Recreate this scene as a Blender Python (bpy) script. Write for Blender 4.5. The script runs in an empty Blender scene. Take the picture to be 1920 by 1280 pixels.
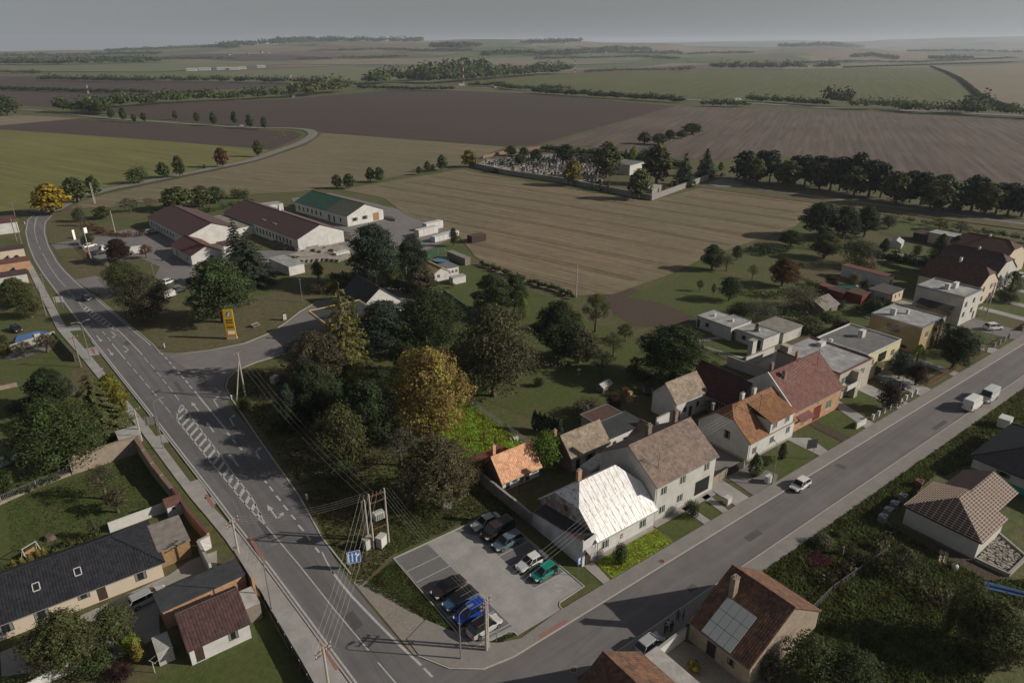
import bpy, bmesh, math, random
from mathutils import Vector, Matrix
RND = random.Random(11)
SC = bpy.context.scene
COL = SC.collection
rad = math.radians
# ------------------------------------------------------------ camera, sky, sun, exposure
CAM = Vector((-49.6, -47.2, 63.0)); PITCH = rad(23.43); YAW = rad(-36.7); FPX = 1281.0
cd = bpy.data.cameras.new('camera'); cam = bpy.data.objects.new('camera', cd); COL.objects.link(cam)
cam.location = CAM; cam.rotation_euler = (rad(90)-PITCH, 0, YAW)
cd.sensor_width = 36; cd.lens = FPX/1920*36; cd.clip_start = .5; cd.clip_end = 60000
SC.camera = cam
SUN_EL, SUN_AZ = rad(26.5), rad(-42.2)      # azimuth as a plain angle from +x
wd = bpy.data.worlds.new('World'); SC.world = wd; wd.use_nodes = True
nt = wd.node_tree; bg = nt.nodes['Background']
sky = nt.nodes.new('ShaderNodeTexSky'); sky.sky_type = 'NISHITA'; sky.sun_disc = False
sky.sun_elevation = SUN_EL; sky.sun_rotation = rad(90)-SUN_AZ
sky.dust_density = 1.0; sky.air_density = .85; sky.ozone_density = 3
tc = nt.nodes.new('ShaderNodeTexCoord'); sx = nt.nodes.new('ShaderNodeSeparateXYZ'); mx = nt.nodes.new('ShaderNodeMath'); mx.operation = 'MAXIMUM'
mx.inputs[1].default_value = .045; cx = nt.nodes.new('ShaderNodeCombineXYZ')
L = nt.links.new
L(tc.outputs['Generated'], sx.inputs[0]); L(sx.outputs[2], mx.inputs[0]); L(sx.outputs[0], cx.inputs[0]); L(sx.outputs[1], cx.inputs[1]); L(mx.outputs[0], cx.inputs[2])
L(cx.outputs[0], sky.inputs[0])
hs = nt.nodes.new('ShaderNodeHueSaturation'); hs.inputs['Saturation'].default_value = .3
L(sky.outputs[0], hs.inputs['Color']); L(hs.outputs[0], bg.inputs[0]); bg.inputs[1].default_value = .06
sd = bpy.data.lights.new('sun', 'SUN'); sd.energy = 5.0; sd.angle = rad(.55); sd.color = (1, .92, .80)
so = bpy.data.objects.new('sun', sd); COL.objects.link(so)
sdir = Vector((math.cos(SUN_AZ)*math.cos(SUN_EL), math.sin(SUN_AZ)*math.cos(SUN_EL), math.sin(SUN_EL)))
so.rotation_euler = sdir.to_track_quat('Z', 'Y').to_euler(); so.location = (0, 0, 300)
vs = SC.view_settings; vs.view_transform = 'Standard'; vs.look = 'None'; vs.exposure = -0.15; vs.gamma = 1; vs.use_curve_mapping = False
SC.cycles.max_bounces = 5; SC.cycles.volume_bounces = 0; SC.cycles.transparent_max_bounces = 8

# ------------------------------------------------------------ helpers
_r = cam.rotation_euler.to_matrix()
def ray(px, py): return (_r @ Vector(((px-960)/FPX, (640-py)/FPX, -1))).normalized()
def P(px, py, z=0.0):
    d = ray(px, py); t = (z-CAM.z)/d.z
    return Vector((CAM.x+d.x*t, CAM.y+d.y*t, z))
def height_at(base, py):                      # height of an upright whose foot is base and whose top shows at row py
    q = Vector((base.x, base.y, 0)); rel = q-CAM
    f = _r @ Vector((0, 0, -1)); u = _r @ Vector((0, 1, 0)); v = (640-py)/FPX
    # (rel.u + h u.z) = v (rel.f + h f.z)
    return (v*rel.dot(f)-rel.dot(u))/(u.z-v*f.z)
def mwidth(base, wpx): return wpx/FPX*(Vector((base.x, base.y, 0))-CAM).dot(_r @ Vector((0, 0, -1)))

def mat(name, col, rough=.85, n=(2.0, .25), n2=None, bump=0.0, bscale=None, metal=0.0, col2=None, use_obj=False, stripes=None, spec=.3, coords='P', isl=0, stain=None):
    """procedural material: colour with two octaves of world-space noise, optional second colour, stripes and bump"""
    m = bpy.data.materials.new(name); m.use_nodes = True; t = m.node_tree; N = t.nodes; K = t.links.new
    b = N['Principled BSDF']; b.inputs['Roughness'].default_value = rough; b.inputs['Metallic'].default_value = metal
    b.inputs['Specular IOR Level'].default_value = spec
    if coords == 'P': g = N.new('ShaderNodeNewGeometry'); vec = g.outputs['Position']
    else: g = N.new('ShaderNodeTexCoord'); vec = g.outputs['Object']
    c1 = N.new('ShaderNodeRGB'); c1.outputs[0].default_value = (*col, 1); cur = c1.outputs[0]
    if use_obj:
        oi = N.new('ShaderNodeObjectInfo'); cur = oi.outputs['Color']
    if col2:
        no = N.new('ShaderNodeTexNoise'); no.inputs['Scale'].default_value = (n2 or n)[0]; no.inputs['Detail'].default_value = 6; no.inputs['Roughness'].default_value = .62
        K(vec, no.inputs['Vector']); r = N.new('ShaderNodeMapRange'); r.inputs[1].default_value = .5-(n2 or (0, .15))[1]; r.inputs[2].default_value = .5+(n2 or (0, .15))[1]; K(no.outputs[0], r.inputs[0])
        mm = N.new('ShaderNodeMix'); mm.data_type = 'RGBA'; K(r.outputs[0], mm.inputs[0]); K(cur, mm.inputs[6]); mm.inputs[7].default_value = (*col2, 1); cur = mm.outputs[2]
    if stripes:
        ang, sc, amt, dist = stripes
        mp = N.new('ShaderNodeMapping'); mp.inputs['Rotation'].default_value = (0, 0, -rad(ang)); K(vec, mp.inputs[0])
        sx = N.new('ShaderNodeMapping'); sx.inputs['Scale'].default_value = (.03, 1, 1); K(mp.outputs[0], sx.inputs[0])
        w = N.new('ShaderNodeTexNoise'); w.inputs['Scale'].default_value = sc; w.inputs['Detail'].default_value = 5; w.inputs['Roughness'].default_value = .7; w.inputs['Distortion'].default_value = dist; K(sx.outputs[0], w.inputs['Vector'])
        r = N.new('ShaderNodeMapRange'); r.inputs[1].default_value = .3; r.inputs[2].default_value = .7; r.inputs[3].default_value = 1-amt; r.inputs[4].default_value = 1+amt; K(w.outputs[0], r.inputs[0])
        mm = N.new('ShaderNodeVectorMath'); mm.operation = 'SCALE'; K(cur, mm.inputs[0]); K(r.outputs[0], mm.inputs['Scale']); cur = mm.outputs[0]
    if stain:
        scx, scc, lo = stain
        st = N.new('ShaderNodeMapping'); st.inputs['Scale'].default_value = scx; K(vec, st.inputs[0])
        w = N.new('ShaderNodeTexNoise'); w.inputs['Scale'].default_value = 1; w.inputs['Detail'].default_value = 5; w.inputs['Roughness'].default_value = .6; K(st.outputs[0], w.inputs['Vector'])
        r = N.new('ShaderNodeMapRange'); r.inputs[1].default_value = lo; r.inputs[2].default_value = lo+.1; K(w.outputs[0], r.inputs[0])
        mm = N.new('ShaderNodeMix'); mm.data_type = 'RGBA'; K(r.outputs[0], mm.inputs[0]); K(cur, mm.inputs[6]); mm.inputs[7].default_value = (*scc, 1); cur = mm.outputs[2]
    if n:
        no = N.new('ShaderNodeTexNoise'); no.inputs['Scale'].default_value = n[0]; no.inputs['Detail'].default_value = 7; no.inputs['Roughness'].default_value = .65; K(vec, no.inputs['Vector'])
        r = N.new('ShaderNodeMapRange'); r.inputs[1].default_value = .25; r.inputs[2].default_value = .75; r.inputs[3].default_value = 1-n[1]; r.inputs[4].default_value = 1+n[1]; K(no.outputs[0], r.inputs[0])
        mm = N.new('ShaderNodeVectorMath'); mm.operation = 'SCALE'; K(cur, mm.inputs[0]); K(r.outputs[0], mm.inputs['Scale']); cur = mm.outputs[0]
    if isl:
        gi = N.new('ShaderNodeNewGeometry'); r = N.new('ShaderNodeMapRange'); r.inputs[3].default_value = 1-isl; r.inputs[4].default_value = 1+isl; K(gi.outputs['Random Per Island'], r.inputs[0])
        mm = N.new('ShaderNodeVectorMath'); mm.operation = 'SCALE'; K(cur, mm.inputs[0]); K(r.outputs[0], mm.inputs['Scale']); cur = mm.outputs[0]
    K(cur, b.inputs['Base Color'])
    if bump:
        no = N.new('ShaderNodeTexNoise'); no.inputs['Scale'].default_value = bscale or n[0]*4; no.inputs['Detail'].default_value = 5; K(vec, no.inputs['Vector'])
        bp = N.new('ShaderNodeBump'); bp.inputs['Strength'].default_value = bump; bp.inputs['Distance'].default_value = .15; K(no.outputs[0], bp.inputs['Height']); K(bp.outputs[0], b.inputs['Normal'])
    return m

def leafmat(name, sub=.34):
    m = bpy.data.materials.new(name); m.use_nodes = True; t = m.node_tree; N = t.nodes; K = t.links.new
    b = N['Principled BSDF']; b.inputs['Roughness'].default_value = .7; b.inputs['Specular IOR Level'].default_value = .15
    oi = N.new('ShaderNodeObjectInfo'); g = N.new('ShaderNodeNewGeometry'); tcn = N.new('ShaderNodeTexCoord')
    no = N.new('ShaderNodeTexNoise'); no.inputs['Scale'].default_value = .55; no.inputs['Detail'].default_value = 3; K(tcn.outputs['Object'], no.inputs['Vector'])
    r = N.new('ShaderNodeMapRange'); r.inputs[1].default_value = .3; r.inputs[2].default_value = .7; r.inputs[3].default_value = .55; r.inputs[4].default_value = 1.45; K(no.outputs[0], r.inputs[0])
    r2 = N.new('ShaderNodeMapRange'); r2.inputs[3].default_value = .55; r2.inputs[4].default_value = 1.45; K(g.outputs['Random Per Island'], r2.inputs[0])
    mu = N.new('ShaderNodeMath'); mu.operation = 'MULTIPLY'; K(r.outputs[0], mu.inputs[0]); K(r2.outputs[0], mu.inputs[1])
    sc = N.new('ShaderNodeVectorMath'); sc.operation = 'SCALE'; K(oi.outputs['Color'], sc.inputs[0]); K(mu.outputs[0], sc.inputs['Scale'])
    hu = N.new('ShaderNodeHueSaturation'); r3 = N.new('ShaderNodeMapRange'); r3.inputs[1].default_value = .35; r3.inputs[2].default_value = .65; r3.inputs[3].default_value = .468; r3.inputs[4].default_value = .535; K(no.outputs[0], r3.inputs[0]); K(r3.outputs[0], hu.inputs['Hue']); K(sc.outputs[0], hu.inputs['Color'])
    K(hu.outputs[0], b.inputs['Base Color'])
    tr = N.new('ShaderNodeBsdfTranslucent'); K(hu.outputs[0], tr.inputs[0]); mi = N.new('ShaderNodeMixShader'); mi.inputs[0].default_value = sub
    K(b.outputs[0], mi.inputs[1]); K(tr.outputs[0], mi.inputs[2]); K(mi.outputs[0], N['Material Output'].inputs[0])
    return m

class MB:
    """collects faces and links them as ONE mesh object"""
    def __init__(s): s.v = []; s.f = []; s.m = []
    def face(s, pts, m=0):
        i = len(s.v); s.v += [tuple(p) for p in pts]; s.f.append(tuple(range(i, i+len(pts)))); s.m.append(m); return s
    def box(s, x0, x1, y0, y1, z0, z1, m=0):
        i = len(s.v); s.v += [(x, y, z) for z in (z0, z1) for x, y in ((x0, y0), (x1, y0), (x1, y1), (x0, y1))]
        for q in ((3, 2, 1, 0), (4, 5, 6, 7), (0, 1, 5, 4), (1, 2, 6, 5), (2, 3, 7, 6), (3, 0, 4, 7)): s.f.append(tuple(i+k for k in q)); s.m.append(m)
        return s
    def prism(s, poly, z0, z1, m=0):
        n = len(poly); i = len(s.v); a = sum(poly[k][0]*poly[(k+1) % n][1]-poly[(k+1) % n][0]*poly[k][1] for k in range(n))
        if a < 0: poly = poly[::-1]
        s.v += [(p[0], p[1], z0) for p in poly]+[(p[0], p[1], z1) for p in poly]
        s.f.append(tuple(i+n+k for k in range(n))); s.m.append(m)
        s.f.append(tuple(i+n-1-k for k in range(n))); s.m.append(m)
        for k in range(n): s.f.append((i+k, i+(k+1) % n, i+n+(k+1) % n, i+n+k)); s.m.append(m)
        return s
    def tube(s, p, q, r0, r1=None, n=6, m=0, cap=True):
        p = Vector(p); q = Vector(q); r1 = r0 if r1 is None else r1; d = (q-p)
        if d.length < 1e-6: return s
        d.normalize(); a = d.orthogonal().normalized(); b = d.cross(a); i = len(s.v)
        for c, r in ((p, r0), (q, r1)):
            for k in range(n):
                t = 2*math.pi*k/n; s.v.append(tuple(c+a*(math.cos(t)*r)+b*(math.sin(t)*r)))
        for k in range(n): s.f.append((i+k, i+(k+1) % n, i+n+(k+1) % n, i+n+k)); s.m.append(m)
        if cap: s.f.append(tuple(i+n+k for k in range(n))); s.m.append(m); s.f.append(tuple(i+n-1-k for k in range(n))); s.m.append(m)
        return s
    def lathe(s, prof, n=12, m=0, c=(0, 0)):
        i = len(s.v)
        for r, z in prof:
            for k in range(n): t = 2*math.pi*k/n; s.v.append((c[0]+math.cos(t)*r, c[1]+math.sin(t)*r, z))
        for j in range(len(prof)-1):
            for k in range(n): s.f.append((i+j*n+k, i+j*n+(k+1) % n, i+(j+1)*n+(k+1) % n, i+(j+1)*n+k)); s.m.append(m)
        return s
    def mesh(s, name, mats):
        me = bpy.data.meshes.new(name); me.from_pydata(s.v, [], s.f)
        for x in (mats if isinstance(mats, (list, tuple)) else [mats]): me.materials.append(x)
        if any(s.m): me.polygons.foreach_set('material_index', s.m)
        me.update(); return me
    def obj(s, name, mats, parent=None, loc=None, rz=0, smooth=False):
        me = s.mesh(name, mats)
        if smooth: me.polygons.foreach_set('use_smooth', [True]*len(me.polygons))
        return place(name, me, parent, loc, rz)
def place(name, me, parent=None, loc=None, rz=0):
    o = bpy.data.objects.new(name, me); COL.objects.link(o)
    if parent: o.parent = parent
    if loc is not None: o.location = loc
    if rz: o.rotation_euler = (0, 0, rz)
    return o
def tag(o, label, cat, group=None, kind=None):
    if label: o['label'] = label
    if cat: o['category'] = cat
    if group: o['group'] = group
    if kind: o['kind'] = kind
    return o
def thing(name, label, cat, loc=(0, 0, 0), rz=0, group=None):
    o = bpy.data.objects.new(name, None); COL.objects.link(o); o.location = loc; o.rotation_euler = (0, 0, rz); o.empty_display_size = .1
    return tag(o, label, cat, group)
def kids(o): return [c for c in COL.objects if c.parent == o]
KID = {}
def copy_tree(root, loc, rz=0, scale=None, label=None, group=None, color=None):
    def cp(o, par):
        c = o.copy(); COL.objects.link(c); c.parent = par
        if color and o.get('tint'): c.color = color
        for k in KID.get(o.name, []): cp(k, c)
        return c
    r = root.copy(); COL.objects.link(r); r.location = loc; r.rotation_euler = (0, 0, rz)
    if scale: r.scale = scale
    if label: r['label'] = label
    if group: r['group'] = group
    if color and root.get('tint'): r.color = color
    for k in KID.get(root.name, []): cp(k, r)
    return r
def remember(root):                 # index the family of a prototype for copy_tree
    ks = [c for c in bpy.data.objects if c.parent == root]; KID[root.name] = ks
    for k in ks: remember(k)
def struct(name, mb, m, parent=None):
    o = mb.obj(name, m, parent)
    if not parent: o['kind'] = 'structure'
    return o
def sheet(name, pts, z, m, parent=None):
    pts = [(p[0], p[1]) for p in pts]; a = sum(pts[k-1][0]*pts[k][1]-pts[k][0]*pts[k-1][1] for k in range(len(pts)))
    if a < 0: pts = pts[::-1]
    return struct(name, MB().face([(p[0], p[1], z) for p in pts]), m, parent)
def PP(*pts): return [P(x, y) for x, y in pts]
def inpoly(x, y, poly):
    c = False; j = len(poly)-1
    for i in range(len(poly)):
        xi, yi = poly[i][0], poly[i][1]; xj, yj = poly[j][0], poly[j][1]
        if (yi > y) != (yj > y) and x < (xj-xi)*(y-yi)/(yj-yi)+xi: c = not c
        j = i
    return c

# ------------------------------------------------------------ materials
M = {}
M['ground'] = mat('grass_ground', (.068, .090, .025), 1, (.9, .35), (.06, .1), .5, 6, col2=(.105, .088, .045))
M['lawn'] = mat('mown_lawn', (.058, .085, .018), 1, (1.3, .28), (.15, .2), .4, 8, col2=(.085, .088, .032))
M['brightlawn'] = mat('brightened_lawn', (.30, .37, .055), 1, (1.5, .3), (.4, .2), .5, 8, col2=(.33, .36, .07))  # brightening of the highlighted plot is put into the grass colour
M['dry'] = mat('dry_grass', (.115, .09, .05), 1, (.8, .35), (.25, .15), .5, 5, col2=(.07, .078, .03))
M['verge'] = mat('verge_grass', (.085, .085, .033), 1, (1.0, .35), (.3, .15), .5, 6, col2=(.12, .095, .055))
M['wild'] = mat('overgrown_grass', (.085, .105, .038), 1, (.7, .45), (.25, .15), .8, 3, col2=(.11, .10, .05))
M['soil'] = mat('dug_soil', (.075, .055, .042), 1, (2, .35), bump=.8, bscale=4)
M['stubble'] = mat('stubble_field', (.185, .138, .088), 1, (.25, .18), (.012, .18), .3, 3, col2=(.145, .130, .08), stripes=(-77, .8, .34, .7))
M['stubble2'] = mat('stubble_field_two', (.165, .132, .088), 1, (.2, .16), (.01, .15), .3, 3, col2=(.14, .125, .072), stripes=(-60, .6, .4, .7))
M['plough'] = mat('ploughed_field', (.066, .046, .041), 1, (.15, .14), (.008, .2), .4, 2, col2=(.055, .042, .038), stripes=(-75, .4, .14, .3))
M['plough2'] = mat('harrowed_field', (.125, .096, .078), 1, (.3, .2), (.015, .2), .4, 2, col2=(.09, .068, .058), stripes=(-150, .32, .42, .5))
M['green'] = mat('sown_green_field', (.155, .142, .048), 1, (.15, .12), (.01, .2), .2, 2, col2=(.115, .125, .038), stripes=(-70, .3, .26, .3))
M['green2'] = mat('far_green_field', (.082, .095, .036), 1, (.05, .1), (.004, .2), 0, col2=(.10, .10, .036), stripes=(-151, .12, .26, .2))
M['green3'] = mat('pale_green_field', (.10, .125, .06), 1, (.02, .12), (.004, .2), 0, col2=(.15, .145, .085))
M['pale'] = mat('pale_far_field', (.19, .155, .115), 1, (.03, .12), (.004, .2), 0, col2=(.17, .15, .10), stripes=(100, .1, .1, .1))
M['asphalt'] = mat('asphalt', (.145, .138, .14), .9, (.35, .12), (.12, .2), .15, 30, col2=(.125, .12, .125), stripes=(93, .7, .22, .5))
M['asphalt2'] = mat('street_asphalt', (.158, .147, .145), .9, (.3, .12), (.1, .2), .15, 30, col2=(.135, .128, .13), stripes=(1, .6, .18, .5))
M['oldasphalt'] = mat('old_asphalt', (.19, .18, .175), .95, (.5, .15), (.1, .2), .2, 20, col2=(.16, .15, .145))
M['concrete'] = mat('pale_concrete', (.33, .31, .28), .9, (.6, .14), (.2, .2), .15, 20, col2=(.27, .25, .23))
M['paver'] = mat('paver_pale', (.345, .33, .32), .9, (5, .12), (.35, .12), .2, 40, col2=(.27, .26, .25))
M['paverdark'] = mat('paver_dark', (.135, .135, .14), .9, (8, .3), (.3, .2), .3, 40, col2=(.165, .16, .16))
M['paverpink'] = mat('paver_pinkish', (.245, .225, .21), .9, (4, .14), (.4, .2), .2, 40, col2=(.20, .187, .178))
M['redpaver'] = mat('paver_red', (.27, .14, .12), .9, (4, .15))
M['gravel'] = mat('gravel', (.25, .22, .19), 1, (3, .25), bump=.5, bscale=12)
M['paint'] = mat('road_paint', (.40, .395, .385), .8, (3, .3))
M['kerb'] = mat('kerb_stone', (.36, .34, .32), .9, (2, .15))
M['white'] = mat('white_plaster', (.54, .53, .515), .9, (.8, .07), (.5, .12), .05, 10, col2=(.46, .45, .43), stain=((.5, .5, .12), (.40, .38, .35), .62))
M['greywall'] = mat('grey_plaster', (.48, .47, .44), .9, (.8, .08), (.5, .12), .05, 10, col2=(.42, .41, .38))
M['cream'] = mat('cream_plaster', (.50, .42, .33), .9, (.7, .06))
M['yellow'] = mat('ochre_plaster', (.36, .27, .15), .9, (.7, .08), (.4, .12), col2=(.32, .24, .14))
M['yellowpale'] = mat('pale_yellow_plaster', (.48, .44, .27), .9, (.7, .08))
M['dirty'] = mat('old_patchy_plaster', (.42, .40, .40), .95, (1.2, .12), (.7, .06), .3, 8, col2=(.24, .17, .14))
M['dirtywhite'] = mat('stained_white_plaster', (.62, .60, .60), .95, (.9, .1), (.45, .12), .15, 8, col2=(.40, .39, .42))
M['mudbrick'] = mat('clay_wall', (.30, .24, .18), 1, (1.5, .2), (.6, .1), .4, 6, col2=(.25, .21, .17))
M['brick'] = mat('orange_brick', (.36, .20, .115), .95, (5, .25), (1.1, .12), .3, 20, col2=(.40, .27, .17))
M['darkbrick'] = mat('dark_brick', (.20, .13, .10), .95, (5, .3), bump=.3, bscale=15)
M['blockwall'] = mat('grey_block_wall', (.27, .25, .23), .95, (2, .2), (1, .1), .3, 10, col2=(.20, .19, .18))
def roofm(k, c, c2=None, n=(1.1, .2), rough=.8, **kw): M[k] = mat('roof_'+k, c, rough, n, (kw.pop('s2', .8), .12), .1, 15, col2=c2 or tuple(x*.8 for x in c), isl=.22 if 'tile' in k or k in ('maroon', 'brownhip') else 0, **kw)
roofm('tilebrown', (.215, .158, .128), (.165, .125, .105)); roofm('tiletan', (.28, .225, .17), (.20, .16, .12)); roofm('tileorange', (.25, .118, .055), (.19, .095, .052))
roofm('tilered', (.150, .066, .056), (.125, .058, .05)); roofm('tiledarkred', (.085, .030, .03)); roofm('maroon', (.078, .042, .040), (.066, .038, .037), rough=.6)
roofm('bitred', (.12, .056, .048)); roofm('tileblack', (.020, .021, .026), (.026, .026, .032), rough=.5); roofm('tileold', (.17, .085, .052), (.10, .058, .042), n=(2, .4))
roofm('tilebright', (.60, .33, .20), (.52, .28, .17), n=(3, .2)); roofm('slate', (.055, .057, .062)); roofm('felt', (.36, .36, .355), (.23, .23, .235), s2=.5); roofm('feltdark', (.16, .16, .16)); roofm('eternit', (.25, .225, .20), (.19, .17, .15))  # the cottage's orange tile is lightened to carry the plot's highlight
roofm('greenmetal', (.028, .085, .062)); roofm('olive', (.085, .095, .07)); roofm('darkfelt', (.085, .082, .082), (.07, .068, .07)); roofm('brownroof', (.10, .06, .045)); roofm('brownhip', (.115, .058, .040), (.09, .048, .036)); roofm('rustmetal', (.22, .07, .045), (.13, .045, .03), n=(3, .35))
roofm('corr', (.42, .40, .38), (.34, .32, .30), rough=.5); roofm('bungal', (.42, .32, .18))
M['whitemetal'] = mat('worn_white_sheet_roof', (.70, .70, .70), .35, (2, .05), None, 0, stain=((4.5, 1.0, 1.0), (.38, .26, .18), .535), spec=.5)  # the plot's highlight is put into the white; brown streaks are rust
M['darkwood'] = mat('dark_wood', (.05, .032, .022), .8, (4, .3)); M['wood'] = mat('timber', (.27, .17, .085), .8, (4, .25)); M['greywood'] = mat('weathered_wood', (.20, .17, .14), .9, (3, .25))
M['red'] = mat('red_paint', (.17, .032, .024), .6, (2, .1)); M['glass'] = mat('window_glass', (.018, .02, .023), .08, None, spec=.6, coords='O'); M['frame'] = mat('white_frame', (.48, .47, .45), .6, None)
M['metal'] = mat('galvanised_steel', (.32, .32, .32), .45, (3, .1), metal=.6); M['conc_pole'] = mat('pole_concrete', (.36, .33, .29), .95, (3, .12)); M['rustiron'] = mat('rusty_iron', (.13, .065, .045), .8, (5, .3))
M['tyre'] = mat('tyre', (.015, .015, .015), .8, None); M['rim'] = mat('alloy_rim', (.35, .35, .36), .3, None, metal=.8); M['carpaint'] = mat('car_paint', (.5, .5, .5), .25, None, use_obj=True, spec=.6, coords='O'); M['carglass'] = mat('car_glass', (.010, .012, .014), .05, None, spec=.7, coords='O')
M['lamp'] = mat('lamp_lens', (.6, .6, .6), .15, None); M['taillamp'] = mat('tail_lamp', (.35, .02, .015), .2, None); M['black'] = mat('black_plastic', (.02, .02, .02), .5, None)
M['bark'] = mat('bark', (.11, .085, .065), .95, (3, .3), bump=.4, bscale=10, coords='O'); M['birch'] = mat('birch_bark', (.5, .48, .44), .9, (2, .4), coords='O')
M['leaf'] = leafmat('leaves'); M['needle'] = leafmat('needles', .12)
M['blue'] = mat('blue_sign', (.03, .13, .42), .5, None); M['zinc'] = mat('zinc_gutter', (.17, .17, .17), .6, None); M['curtain'] = mat('curtain', (.15, .17, .15), .9, None); M['signyellow'] = mat('sign_yellow', (.50, .32, .02), .4, None); M['signorange'] = mat('sign_orange', (.55, .22, .02), .4, None); M['signwhite'] = mat('sign_white', (.8, .8, .8), .4, None)
M['stone'] = mat('stone', (.30, .29, .27), .8, None, use_obj=True, coords='O'); M['tarp'] = mat('blue_tarp', (.05, .10, .22), .5, (1.5, .25)); M['teal'] = mat('teal_paint', (.04, .27, .22), .7, (2, .08)); M['net'] = mat('green_mesh', (.02, .07, .045), .8, None)
M['skin'] = mat('skin', (.45, .28, .2), .6, None); M['plaster2'] = mat('beige_grey_plaster', (.37, .335, .29), .9, (.8, .1)); M['water'] = mat('pool_water', (.07, .17, .19), .08, None); M['pink'] = mat('pink_flowers', (.32, .06, .12), .9, None, use_obj=False)
M['poly'] = mat('greenhouse_sheet', (.50, .52, .50), .35, None)

# ------------------------------------------------------------ terrain: one sheet to the horizon
def interp(tab, x):
    if x <= tab[0][0]: return tab[0][1]
    for (a, b), (c, d) in zip(tab, tab[1:]):
        if x <= c: t = (x-a)/(c-a); t = t*t*(3-2*t); return b+(d-b)*t
    return tab[-1][1]
RIDGE1 = [(-300, 99), (0, 97), (150, 94), (300, 91), (420, 87), (500, 83), (570, 79), (620, 76), (700, 77), (800, 77), (880, 74), (960, 74), (1040, 76), (1150, 81), (1250, 82), (1300, 87), (1450, 89), (1490, 87), (1560, 87), (1620, 91), (1700, 95), (1920, 98), (2300, 98)]
RIDGE2 = [(-300, 99), (1000, 85), (1200, 80), (1280, 79), (1400, 77), (1500, 76), (1600, 78), (1680, 74), (1800, 70), (1920, 68), (2100, 70), (2400, 80)]
cp_, sp_ = math.cos(PITCH), math.sin(PITCH)
def zfor(r, al, y):
    v = (640-y)/FPX; return 63+r*math.cos(al)*(v*cp_-sp_)/(cp_+v*sp_)
def ground_z(x, y):
    dx, dy = x-CAM.x, y-CAM.y; r = math.hypot(dx, dy)
    if r < 2300: return 0.0
    al = math.atan2(dx, dy)-rad(36.7); al = (al+math.pi) % (2*math.pi)-math.pi; al = max(-.75, min(.75, al))
    px = 960+FPX*math.tan(al)/cp_
    z1 = zfor(7000, al, interp(RIDGE1, px)); z2 = zfor(13000, al, interp(RIDGE2, px))
    if r < 7000:
        t = (r-2300)/4700; s = t*t*(3-2*t)
        b = math.sin(t*math.pi)*(11*math.sin(al*9+r*.0021)+9*math.sin(al*17-r*.0013+1)-4)
        return s*z1+b
    t = min(1, (r-7000)/6000); s = t*t*(3-2*t)
    return z1*(1-s)+z2*s-70*math.sin(math.pi*t)*.9-(0 if r <= 13000 else (r-13000)*.02)
def PT(px, py):                     # foot of a far thing seen at this pixel
    d = ray(px, py); t = 300.0
    while t < 16000:
        q = CAM+d*t
        if q.z < ground_z(q.x, q.y): break
        t *= 1.01
    lo, hi = t/1.01, t
    for _ in range(12):
        t = (lo+hi)/2; q = CAM+d*t
        if q.z < ground_z(q.x, q.y): hi = t
        else: lo = t
    q = CAM+d*t; return Vector((q.x, q.y, ground_z(q.x, q.y)))

rings = [0, 60, 120, 240, 480, 900, 1500, 2300]+[2300+k*160 for k in range(1, 31)]+[7100+k*300 for k in range(0, 21)]+[13600, 14500]
NA = 300; tv = [(CAM.x, CAM.y, 0)]; tf = []
angs = []
for k in range(NA):                   # finer where there is relief to see
    t = k/NA; angs.append(-.8+1.6*t/.85 if t < .85 else .8+(2*math.pi-1.6)*(t-.85)/.15)
for r in rings[1:]:
    for a in angs:
        x = CAM.x+math.sin(a+rad(36.7))*r; y = CAM.y+math.cos(a+rad(36.7))*r; tv.append((x, y, ground_z(x, y)))
for k in range(NA): tf.append((0, 1+(k+1) % NA, 1+k))
for j in range(len(rings)-2):
    for k in range(NA): a = 1+j*NA; tf.append((a+k, a+(k+1) % NA, a+NA+(k+1) % NA, a+NA+k))
me = bpy.data.meshes.new('ground'); me.from_pydata(tv, [], tf)
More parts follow.
